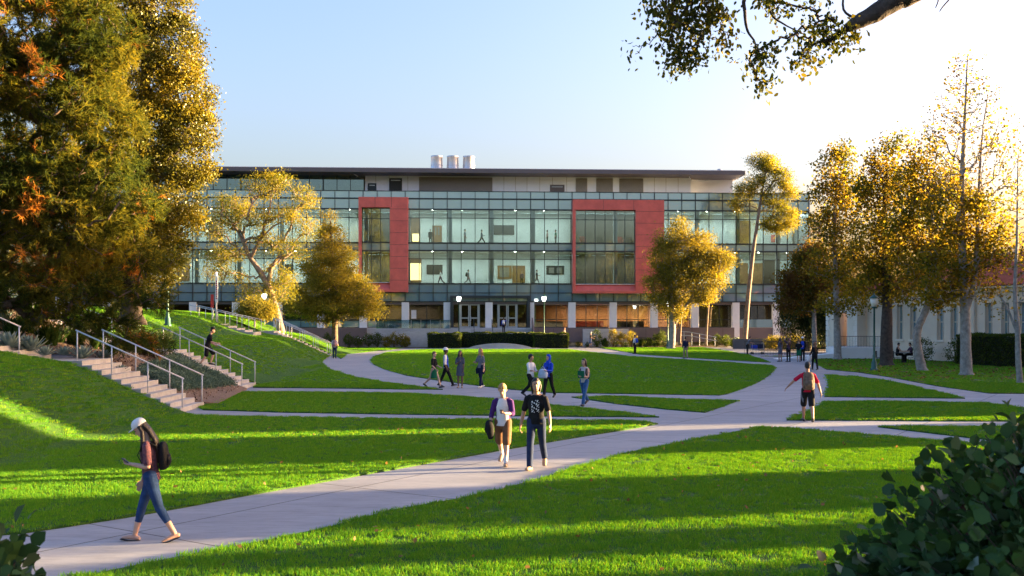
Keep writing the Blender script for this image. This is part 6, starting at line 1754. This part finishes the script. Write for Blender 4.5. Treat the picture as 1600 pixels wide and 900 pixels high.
        for i in range(len(P)-1):
            for f in (0, .34, .67):
                q = P[i].lerp(P[i+1], f); a_, b_ = rr[i], rr[i+1]
                rings.append((q, a_[0]*(1-f)+b_[0]*f, a_[1]*(1-f)+b_[1]*f, V3((1, 0, 0)), T((0, 1, 0))))
        rings.append((P[-1], rr[-1][0], rr[-1][1], V3((1, 0, 0)), T((0, 1, 0)))); rings.append((T((0, 0, 0.495)), .082, .064, V3((1, 0, 0)), T((0, 1, 0))))
        loft(g, rings, 18)
        for sh, el, wr, d1, d2, sd in armj:
            if kind in ('tank', 'vest'): limb(g, [T((sd*0.07, 0, 0.47)), T((sd*(sw-.03), 0, 0.462))], [.05, .045], 10); continue
            end = sh.lerp(el, 0.78) if kind in ('tee', 'dress') else None
            fl = 0.018
            if end: ch = [T((sd*0.09, 0, 0.455)), sh, sh.lerp(end, .6), end]; rd = [.056, .058, .058, .062]
            elif kind == 'shirt': ch = [T((sd*0.09, 0, 0.455)), sh, sh.lerp(el, .6), el, el.lerp(wr, .25)]; rd = [.056, .058, .056, .052, .052]
            else: ch = [T((sd*0.09, 0, 0.455)), sh, sh.lerp(el, .6), el, el.lerp(wr, .9)]; rd = [.056, .058, .056, .050, .040]
            limb(g, ch, rd, 12)
        place(g)
        mats = [CL[c1]]; fn = None
        if len(top) > 2 and top[2]:
            mats.append(CL[top[2]])
            if kind == 'vest': pass
            thr = (sw-.045)*s
            fn = lambda c: 1 if abs(c.x) > thr-0.25*max(0, (c.z/s-off.z-0.30)) and c.z/s-off.z > -0.1 and abs(c.x) > 0.07 else 0
        if len(top) > 3:   # printed front
            mats.append(CL['white'])
            def fn(c, _n=[0]):
                zz = c.z/s-off.z
                if c.y > 0.05*s and 0.16 < zz < 0.40 and abs(c.x) < 0.075*s:
                    v = math.sin(c.x*95/s+math.sin(c.z*60))*math.sin(c.z*70/s+c.x*40)
                    return 1 if v > 0.35 else 0
                return 0
        fuse({'dress': 'dress', 'vest': 'vest'}.get(kind, 'shirt'), g, max(vox, .009 if lod == 0 else vox), mats, t, 3, fn)
        if kind == 'vest' or (len(top) > 2 and kind == 'tee' and top[2] == 'white' and False): pass
    # --- lower garment
    if bottom:
        kind, c1 = bottom[0], bottom[1]; g = MB()
        if kind in ('skirt',):
            loft(g, [(V3((0, 0.0, -0.44)), .185, .16, V3((1, 0, 0)), V3((0, 1, 0))), (V3((0, 0, -.2)), .175, .14, V3((1, 0, 0)), V3((0, 1, 0))), (V3((0, 0, 0.0)), .155, .118, V3((1, 0, 0)), V3((0, 1, 0))), (V3((0, 0, .1)), .12, .1, V3((1, 0, 0)), V3((0, 1, 0)))], 18)
        else:
            limb(g, [V3((0, 0, -0.06)), V3((0, 0, 0.06))], [(.155, .115), (.140, .108)], 16, V3((1, 0, 0)))
            for hp, kn, an, toe, heel, fd in legj:
                fat = {'pants': 1.0, 'capri': .93, 'shorts': 1.15, 'slim': 0.9}[kind]
                ends = {'pants': an, 'slim': an, 'capri': kn.lerp(an, .55), 'shorts': kn+(hp-kn)*0.02}[kind]
                if kind == 'shorts': ch = [hp+V3((0, 0, .03)), hp.lerp(kn, .4), hp.lerp(kn, .75), ends]; rd = [.100, .100, .095, .092]
                else: ch = [hp+V3((0, 0, .03)), hp.lerp(kn, .4), kn, kn.lerp(ends, .4), ends]; rd = [.100, .088*fat, .068*fat, .066*fat, (.058 if kind == 'pants' else .052)*fat]
                limb(g, ch, rd, 14)
        place(g)
        mats = [CL[c1]]; fn = None
        if len(bottom) > 2:
            mats.append(CL[bottom[2]]); fn = lambda c: 1 if abs(abs(c.y)) < 0.02*s and abs(c.x) > 0.12*s and c.z/s-off.z < 0.03 else 0
        fuse({'skirt': 'skirt', 'shorts': 'shorts'}.get(kind, 'trousers'), g, max(vox, .009 if lod == 0 else vox), mats, t, 3, fn)
    for i, (hp, kn, an, toe, heel, fd) in enumerate(legj):
        if socks:
            g = MB(); limb(g, [an.lerp(kn, .48), an.lerp(kn, .2), an, an+V3((0, 0, -.03))], [.048, .042, .040, .042], 10); place(g); fuse('sock', g, max(vox, .009), [CL[socks]], t, 1)
        g = MB()
        if shoes == 'flip':
            sx = V3((1, 0, 0)); limb(g, [heel-fd*0.02+V3((0, 0, -.022)), an.lerp(toe, .5)+V3((0, 0, -.065)), toe+fd*0.03+V3((0, 0, -.028))], [(.034, .010), (.042, .010), (.040, .010)], 10, sx)
            limb(g, [an.lerp(toe, .45)+V3((-.04, 0, -.035)), an.lerp(toe, .62)+V3((0, 0, .005)), an.lerp(toe, .45)+V3((.04, 0, -.035))], [.007, .008, .007], 6)
        else:
            limb(g, [heel+V3((0, 0, .012))-fd*0.01, an+V3((0, 0, -0.035)), an.lerp(toe, .6)+V3((0, 0, -.012)), toe+fd*0.02], [(.040, .038), (.043, .046), (.050, .036), (.042, .024)], 12, V3((1, 0, 0)))
        place(g); fuse('sandal' if shoes == 'flip' else 'shoe', g, max(vox, .008) if shoes != 'flip' else .008, [CL['shoe' if shoes == 'flip' else shoes]], t, 2)
    def world(v):
        p = (V3(v)+off)*s; c, n_ = math.cos(R(face)), math.sin(R(face))
        return V3((x+p.x*c-p.y*n_, y+p.x*n_+p.y*c, z+p.z))
    return dict(t=t, W=world, T=T, H=H, arms=armj, s=s, face=face, off=off)

def rucksack(P, label, mat, size=1.0, name='backpack', sidepx=0.0, group=None):
    """bag on the back: body, front pocket, two straps"""
    c = P['W'](P['T']((sidepx, -0.19, 0.27)))
    t = thing(name, label, 'backpack', tuple(c), R(P['face']), group)
    k = P['s']*size
    g = MB(); loft(g, [(V3((0, 0, -.24*k)), .11*k, .05*k, V3((1, 0, 0)), V3((0, 1, 0))), (V3((0, -.01, -.2*k)), .15*k, .085*k, V3((1, 0, 0)), V3((0, 1, 0))), (V3((0, -.01, 0)), .155*k, .095*k, V3((1, 0, 0)), V3((0, 1, 0))), (V3((0, 0, .17*k)), .13*k, .075*k, V3((1, 0, 0)), V3((0, 1, 0))), (V3((0, 0, .23*k)), .07*k, .04*k, V3((1, 0, 0)), V3((0, 1, 0)))], 16)
    g.build('bag', CL[mat], t, True)
    g = MB(); loft(g, [(V3((0, -.085*k, -.17*k)), .09*k, .03*k, V3((1, 0, 0)), V3((0, 1, 0))), (V3((0, -.10*k, -.1*k)), .11*k, .045*k, V3((1, 0, 0)), V3((0, 1, 0))), (V3((0, -.09*k, .02*k)), .09*k, .03*k, V3((1, 0, 0)), V3((0, 1, 0)))], 14)
    g.build('pocket', CL[mat], t, True)
    for sd in (-1, 1):
        g = MB(); g.tube([V3((sd*.09, .06, .17*k)), V3((sd*.10, .14, .225*k)), V3((sd*.11, .25, .18*k)), V3((sd*.12, .30, .02)), V3((sd*.14, .24, -.12*k)), V3((sd*.13, .1, -.18*k))], [(.022, .006)]*6, 8, ref=V3((1, 0, 0)))
        g.build('strap', CL['black' if mat != 'camo' else mat], t, True)
    return t
def hand_of(P, i, ext=0.09):
    sh, el, wr, d1, d2, sd = P['arms'][i]; return P['W'](wr+d2*ext), d2
def phone(P, i, label):
    c, _ = hand_of(P, i, 0.10)
    t = thing('phone', label, 'phone', (c.x, c.y, c.z+0.02), R(P['face']))
    b = MB(); b.box(-.036, .036, -.075, .075, 0, .008); o = b.build('case', M['black'], t, bevel=.003); o.rotation_euler = (R(35), 0, 0)
    b = MB(); b.box(-.032, .032, -.068, .068, .0082, .0088); o2 = b.build('screen', M['int_dark'], t); o2.rotation_euler = (R(35), 0, 0)
def bag(P, i, label, mat, w=0.2, h=0.28, name='bag', cat='bag', dz=-0.1):
    c, _ = hand_of(P, i, 0.06); k = P['s']
    t = thing(name, label, cat, (c.x, c.y, c.z+dz), R(P['face']+20))
    g = MB(); X = V3((1, 0, 0)); Yv = V3((0, 1, 0))
    if name == 'jacket':
        limb(g, [V3((0, -.09, .02)), V3((0, -.03, .06)), V3((.01, .05, -.02)), V3((.0, .09, -.16)), V3((-.01, .07, -.26))], [(.05, .03), (.07, .045), (.09, .05), (.075, .04), (.05, .02)], 10)
        limb(g, [V3((0, -.08, .03)), V3((.02, -.10, -.10)), V3((-.01, -.07, -.20))], [(.04, .03), (.07, .035), (.04, .02)], 10)
        g.build('cloth', CL[mat], t, True); return t
    loft(g, [(V3((0, 0, -h*.75)), w*.42, w*.22, X, Yv), (V3((0.01, 0, -h*.6)), w*.52, w*.32, X, Yv), (V3((-.01, 0, -h*.3)), w*.5, w*.33, X, Yv), (V3((0, 0, 0)), w*.36, w*.2, X, Yv), (V3((0, 0, h*.08)), w*.2, w*.1, X, Yv)], 12)
    g.build('sack', CL[mat], t, True)
    g = MB(); g.tube([(-w*.25, 0, 0), (-w*.12, 0, h*.22), (0, 0, h*.3), (w*.12, 0, h*.22), (w*.25, 0, 0)], .008, 6); g.build('handle', CL[mat], t, True)
    return t
def ft(px, py, z=0.0):
    """feet position on ground seen at this photo point"""
    Y = (CAMH-z)*FPX/(py-HZ); return (px-800)/FPX*Y, Y
WALK = ((24, 6), (-20, 28)); WALK2 = ((-20, 30), (24, 4)); STAND = ((2, 2), (-2, 2))

# near walkers
x, y = ft(236, 846)
p1 = person('woman in white cap and patterned tee walking left with a phone', x, y, 0, 1.64, 100, ((-17, 12), (18, 4)), ((-6, 8, 104, 34), (4, 8, 16, 12)), 'light', ('verylong', 'brown'), ('tee', 'pattern'), ('capri', 'jeans'), 'flip', 0, 6, (-34, 0), True, hat=('cap', 'white'))
rucksack(p1, 'black backpack worn by the woman in the white cap', 'black', .82)
phone(p1, 0, 'dark phone held out by the woman in the white cap')
x, y = ft(786, 727)
p2 = person('blond boy in white tee with purple sleeves looking at his phone', x, y, 0, 1.68, 172, ((20, 8), (-18, 28)), ((20, 10, 80, 42), (8, 12, 20, 8)), 'light', ('fringe', 'blond'), ('shirt', 'white', 'purple'), ('shorts', 'brown'), 'shoet', 0, 3, (-26, 0), socks='white')
phone(p2, 0, 'dark phone held by the blond boy')
bag(p2, 1, 'dark grey jacket bundled in the blond boy\'s hand', 'black', .20, .36, 'jacket', 'jacket', .06)
x, y = ft(838, 733)
p3 = person('man with long dark hair in a printed black tee and jeans', x, y, 0, 1.80, 168, ((-16, 26), (16, 4)), ((14, 16, 16, 4), (-8, 16, 12, 4)), 'tan', ('bob', 'black'), ('tee', 'black', None, 'print'), ('pants', 'darkjeans'), 'shoet', 0, 2, (4, 12))
# middle distance
x, y = ft(913, 634)
p = person('dark haired woman in striped tank top and blue jeans walking left', x, y, 0, 1.66, 150, WALK, ((10, 6, 85, 40), (10, 6, 80, 40)), 'light', ('bob', 'brown'), ('tank', 'stripe'), ('pants', 'bluejeans'), 'shoe', 1, 2, (0, -10), True)
rucksack(p, 'teal backpack on the woman in the striped tank top', 'teal', .9)
c, _ = hand_of(p, 0, .05); t_ = thing('folder', 'green folder held by the woman in the striped tank top', 'folder', (c.x, c.y-0.05, c.z), R(150)); MB().box(-.12, .12, -.01, .01, -.05, .20).build('cover', CL['green'], t_)
x, y = ft(829, 622)
p = person('short haired person in untucked white shirt gesturing with one hand', x, y, 0, 1.70, -130, WALK2, ((12, 14, 70, 20), (30, 12, 60, -10)), 'tan', ('fringe', 'black'), ('shirt', 'white'), ('pants', 'black'), 'shoe', 1, 0, (0, 20))
x, y = ft(857, 622)
p = person('woman in bright blue headscarf carrying a pale bag', x, y, 0, 1.66, 150, ((-16, 20), (16, 3)), ((18, 8, 75, 30), (10, 8, 80, 30)), 'light', None, ('long', 'royal'), ('pants', 'black'), 'shoe', 1, 0, (0, -20), True, hat=('scarf', 'royal'))
bag(p, 1, 'pale blue bag held in front by the woman in the blue headscarf', 'lightblue', .36, .42, dz=.06)
rucksack(p, 'black backpack on the shoulder of the woman in the blue headscarf', 'black', .9, sidepx=.12)
x, y = ft(678, 606)
p = person('short haired woman in black top and green skirt', x, y, 0, 1.62, -115, WALK, ((10, 8, 60, 25), (5, 8, 40, 20)), 'light', ('short', 'auburn'), ('tee', 'black'), ('skirt', 'green'), 'shoe', 1, 0, (0, 0), True)
x, y = ft(697, 604)
p = person('person in royal blue vest and white bucket hat', x, y, 0, 1.74, -95, ((-20, 6), (24, 4)), ((5, 8, 10, 0), (0, 8, 20, 0)), 'dark', ('short', 'black'), ('shirt', 'royal', 'white'), ('pants', 'black'), 'shoe', 1, -3, (0, 0), hat=('bucket', 'white'))
x, y = ft(719, 606)
p = person('long haired woman in short grey dress holding a paper', x, y, 0, 1.62, 175, STAND, ((6, 5, 12, 5), (15, 8, 110, 50)), 'brown', ('verylong', 'black'), ('dress', 'greydress'), None, 'shoet', 1, 0, (0, 0), True)
x, y = ft(751, 606)
p = person('blond woman in grey tee with a dark jacket tied round her waist', x, y, 0, 1.72, 140, ((12, 6), (-10, 12)), ((2, 10, 10, 0), (15, 12, 80, 40)), 'light', ('long', 'blond'), ('tee', 'grey'), ('slim', 'navy'), 'shoew', 1, 0, (0, -15), True)
g = MB()
for sd in (-1, 1): limb(g, [V3((sd*.15, -.05, .02))+p['off'], V3((sd*.2, 0, -.15))+p['off'], V3((sd*.19, .02, -.32))+p['off']], [(.05, .06), (.06, .09), (.03, .06)], 10)
limb(g, [V3((0, -.12, .03))+p['off'], V3((0, -.15, -.2))+p['off']], [(.15, .04), (.16, .03)], 12, V3((1, 0, 0)))
fuse('tied_jacket', g, .014, [CL['navy']], p['t'], 2)
x, y = ft(1262, 659)
p = person('man in red tee and black shorts walking away, seen from behind', x, y, 0, 1.74, -8, ((18, 8), (-18, 16)), ((4, 52, 8, 10), (-12, 24, 10, 8)), 'tan', ('short', 'black'), ('tee', 'red'), ('shorts', 'black', 'grey'), 'shoe', 1, 2, (0, 0))
rucksack(p, 'brown camouflage backpack on the man in the red tee', 'camo', 1.1)
# runner on the stairs
zr = 0.15*6
p = person('runner in black cap, tee and shorts hurrying down the second stairs', -11.5-0.31*6+0.1, 44.6, zr+0.05, 1.74, -78, ((34, 50), (-6, 30)), ((-10, 10, 70, 10), (14, 10, 60, 10)), 'light', ('short', 'brown'), ('tee', 'black'), ('shorts', 'black'), 'shoe', 1, 16, (-10, 0), hat=('cap', 'black'))
# far walkers
def far(label, px, py, h, face, legs, arms, **k):
    z = k.pop('z', 0.0); dY = k.pop('Y', None)
    x, y = ft(px, py, z) if dY is None else ((px-800)/FPX*dY, dY)
    return person(label, x, y, z, h, face, legs, arms, lod=2, **k)
AR = ((8, 8, 15, 5), (-8, 8, 20, 5))
p = far('person with pale pink backpack walking away on the curving path', 523, 560, 1.70, 0, STAND, AR, skin='brown', hair=('short', 'black'), top=('tee', 'white'), bottom=('pants', 'darkjeans'))
rucksack(p, 'pale pink backpack on the walker of the curving path', 'pink', 1.1)
p = far('person in blue opening the entrance door', 787, 520, 1.72, -5, STAND, ((10, 10, 20, 0), (80, 15, 30, 0)), z=1.6, Y=114.6, skin='tan', hair=('short', 'black'), top=('long', 'royal'), bottom=('pants', 'black'))
rucksack(p, 'white backpack of the person at the entrance door', 'white')
far('woman with long auburn hair passing behind the hedge', 882, 528, 1.66, -120, STAND, AR, z=0.55, Y=113.6, skin='light', hair=('verylong', 'auburn'), top=('long', 'pink'), bottom=('pants', 'brown'), female=True)
far('grey haired person in black top and blue shorts looking at a phone', 923, 541.5, 1.74, -100, ((6, 2), (-6, 4)), ((20, 6, 90, 20), (10, 6, 60, 10)), Y=112.6, skin='light', hair=('bob', 'grey'), top=('tee', 'black'), bottom=('shorts', 'blueshort'))
p = far('man in white shirt and black trousers standing on the narrow path', 992, 553, 1.70, 60, STAND, AR, skin='tan', hair=('short', 'black'), top=('shirt', 'white'), bottom=('pants', 'black'))
rucksack(p, 'blue backpack of the man in the white shirt', 'royal', .9)
p = far('man in navy top and khaki trousers walking away', 1071, 560, 1.68, 10, ((8, 2), (-10, 10)), AR, skin='brown', hair=('short', 'black'), top=('long', 'navy'), bottom=('pants', 'khaki'))
far('person in grey top bending over the cart', 1168, 554, 1.62, -80, STAND, ((40, 5, 30, 0), (40, 5, 30, 0)), skin='tan', hair=('short', 'black'), top=('tee', 'grey'), bottom=('pants', 'black'), lean=22)
far('woman in blue grey dress leftmost of the standing students', 1219, 565, 1.68, 30, STAND, AR, skin='tan', hair=('long', 'brown'), top=('dress', 'greydress'), female=True)
far('woman in purple grey jumper with both arms raised to her head', 1232, 565.5, 1.70, 20, STAND, ((150, 20, 60, 30), (150, 20, 60, 30)), skin='light', hair=('long', 'auburn'), top=('tee', 'plum'), bottom=('slim', 'black'), female=True)
far('student in black top and green shorts beside the white hat', 1248, 565, 1.60, -30, STAND, ((20, 10, 60, 10), (20, 10, 90, 10)), skin='light', hair=('short', 'auburn'), top=('tee', 'black'), bottom=('shorts', 'green'))
p = far('person in royal blue vest, black trousers and white sun hat', 1254, 564.5, 1.76, -20, STAND, AR, skin='dark', hair=('short', 'black'), top=('shirt', 'royal', 'black'), bottom=('pants', 'black'), hat=('bucket', 'white'))
p = far('long haired woman in black carrying a white shoulder bag', 1273, 578, 1.66, 15, ((10, 4), (-8, 8)), ((10, 12, 20, 0), (6, 8, 20, 0)), skin='light', hair=('verylong', 'auburn'), top=('long', 'black'), bottom=('pants', 'black'), female=True)
bag(p, 0, 'white shoulder bag of the woman in black', 'white', .34, .46, dz=.05)

# seated students and their table
def seat_person(label, px, py, Y, face, top, skin='tan', hair=('short', 'black'), female=False):
    x = (px-800)/FPX*Y
    return person(label, x, Y, 0.0, 1.70, face, ((84, 84), (84, 84)), ((35, 8, 50, 10), (35, 8, 55, 10)), skin, hair, top, ('pants', 'black'), 'shoe', 2, 6, (-10, 0), female, drop=0.0)
Yt = 70.5
seat_person('student in white shirt seated behind the dark grove trunk', 1379, 562, Yt+0.6, -90, ('shirt', 'white'))
seat_person('student with bare arms seated at the right of the dark trunk', 1402, 563, Yt, -90, ('tank', 'black'), 'tan')
seat_person('student in dark top seated facing left at the table', 1424, 560, Yt+0.1, 90, ('tee', 'plum'), 'tan')
xc = (1412-800)/FPX*Yt
tb_ = thing('picnic_table', 'dark metal table with attached seats under the grove', 'table', (xc-0.1, Yt, 0))
MB().lathe([(0.55, 0.70), (0.57, 0.72), (0.55, 0.75)], n=20).build('table_top', M['black'], tb_)
MB().tube([(0, 0, 0), (0, 0, 0.70)], 0.06, 8).build('post', M['black'], tb_)
MB().lathe([(0.3, 0), (0.28, 0.03)], n=16).build('foot', M['black'], tb_)
for px_, lab in ((1379, 'dark metal chair behind the grove trunk'), (1401, 'dark metal chair left of the table under the grove'), (1426, 'dark metal chair right of the table under the grove')):
    sgn = 1 if px_ > 1415 else -1
    ct = thing('garden_chair', lab, 'chair', ((px_-800)/FPX*Yt+sgn*0.02, Yt+(0.6 if px_ == 1379 else 0.05), 0), 0, 'metal chairs under the grove')
    MB().box(-.22, .22, -.22, .22, .37, .40).build('seat', M['black'], ct)
    b = MB(); b.box(sgn*.22, sgn*.25, -.22, .22, .40, .86); b.build('backrest', M['black'], ct)
    for ax in (-.2, .2):
        for ay in (-.2, .2): MB().tube([(ax, ay, 0), (ax, ay, .37)], .015, 6).build('leg', M['black'], ct)
# cart on the path
ca = thing('cart', 'small grey wheeled cart with blue crates beside the bending person', 'cart', (at(1181, 91)[0], 90.5, 0))
b = MB(); b.box(-.55, .55, -.35, .35, .42, .48); b.build('tray', M['steel'], ca)
b = MB()
for ax in (-.5, .5):
    for ay in (-.3, .3): b.tube([(ax, ay, .15), (ax, ay, 1.0)], .02, 6)
b.tube([(.5, -.3, 1.0), (.5, .3, 1.0)], .02, 6); b.tube([(-.5, -.3, 1.0), (-.5, .3, 1.0)], .02, 6); b.build('frame', M['steel'], ca)
for ax in (-.45, .45):
    for ay in (-.3, .3):
        b = MB(); b.tube([(ax, ay-.03, .09), (ax, ay+.03, .09)], .09, 12); b.build('wheel', M['black'], ca)
for (ax, w_, h_, m_) in ((-.25, .22, .3, 'royal'), (.22, .2, .4, 'navy')):
    o = MB().box(at(1181, 91)[0]+ax-w_, at(1181, 91)[0]+ax+w_, 90.25, 90.75, .485, .485+h_).build('crate', CL[m_], None, bevel=.02)
    tag(o, {'royal': 'blue crate standing on the left of the small cart', 'navy': 'dark blue crate standing on the right of the small cart'}[m_], 'crate', 'crates on the cart')
# picnic table near the rose bed
pt = thing('picnic_table', 'dark bench table in front of the brown wall right of the sign wall', 'table', (at(1008, 114.8)[0], 116.3, 0.0))
MB().box(-1.0, 1.0, -.4, .4, 1.0, 1.06).build('table_top', M['int_dark'], pt)
for ax in (-.8, .8): MB().box(ax-.05, ax+.05, -.3, .3, 0, 1.0).build('leg', M['int_dark'], pt)

# people on the roof terrace and inside, seen through the glass
def inside(label, px, v, zf, face, top, bottom, legs=WALK, arms=AR, hair=('short', 'black'), h=1.75, skin='tan', **k):
    u = U(px, v); X, Y = BW(u, v)
    return person(label, X, Y, zf, h, face, legs, arms, skin, hair, top, bottom, 'shoe', 2, **k)
Z3, Z2, ZT = 11.83, 7.15, 16.24
inside('dark dressed person behind the third floor glass, leftmost', 674, 2.2, Z3, 180, ('long', 'black'), ('pants', 'black'), STAND, h=1.85)
inside('person standing behind the third floor glass left of the striding one', 728, 2.2, Z3, -90, ('tee', 'grey'), ('pants', 'black'), STAND, h=1.85)
inside('person striding behind the third floor glass in the centre', 754, 2.0, Z3, -90, ('long', 'greydress'), ('pants', 'black'), ((32, 4), (-28, 20)), ((20, 8, 70, 10), (-10, 8, 20, 0)), h=1.9)
inside('person behind the third floor glass, left of a pair', 857, 2.4, Z3, 90, ('tee', 'pink'), ('pants', 'black'), STAND, h=1.8)
inside('person in green behind the third floor glass, right of a pair', 870, 2.4, Z3, 90, ('tee', 'green'), ('pants', 'black'), STAND, h=1.85)
inside('person walking behind the second floor glass near the left red box', 690, 2.2, Z2, 90, ('tee', 'white'), ('pants', 'plum'), h=1.85)
p = inside('person with backpack walking behind the second floor glass, centre left', 733, 2.0, Z2, -90, ('tee', 'grey'), ('pants', 'greypants'), WALK2, h=1.85)
rucksack(p, 'dark backpack on the walker behind the second floor glass', 'black')
inside('person walking behind the second floor glass right of centre', 840, 2.0, Z2, -90, ('tee', 'navy'), ('pants', 'greypants'), WALK, ((20, 8, 70, 10), (-10, 8, 20, 0)), h=1.85)
inside('dim person standing in the second floor doorway', 818, 4.2, Z2, 180, ('long', 'plum'), ('pants', 'black'), STAND)
for i, (px, lab, tp_) in enumerate(((535, 'dark haired person at the far left of the roof terrace', 'black'), (548, 'person in white on the left roof terrace', 'white'), (606, 'person before the dark opening on the roof terrace', 'navy'), (617, 'person in the dark opening of the roof terrace', 'red'), (1040, 'leftmost of three people at the right terrace parapet', 'black'), (1047.5, 'middle of three people at the right terrace parapet', 'plum'), (1067, 'rightmost of three people at the right terrace parapet', 'grey'))):
    inside(lab, px, 1.2 if i not in (3,) else 3.2, ZT, 180, ('tee', tp_), ('pants', 'black'), STAND, h=1.72+0.04*(i % 2))
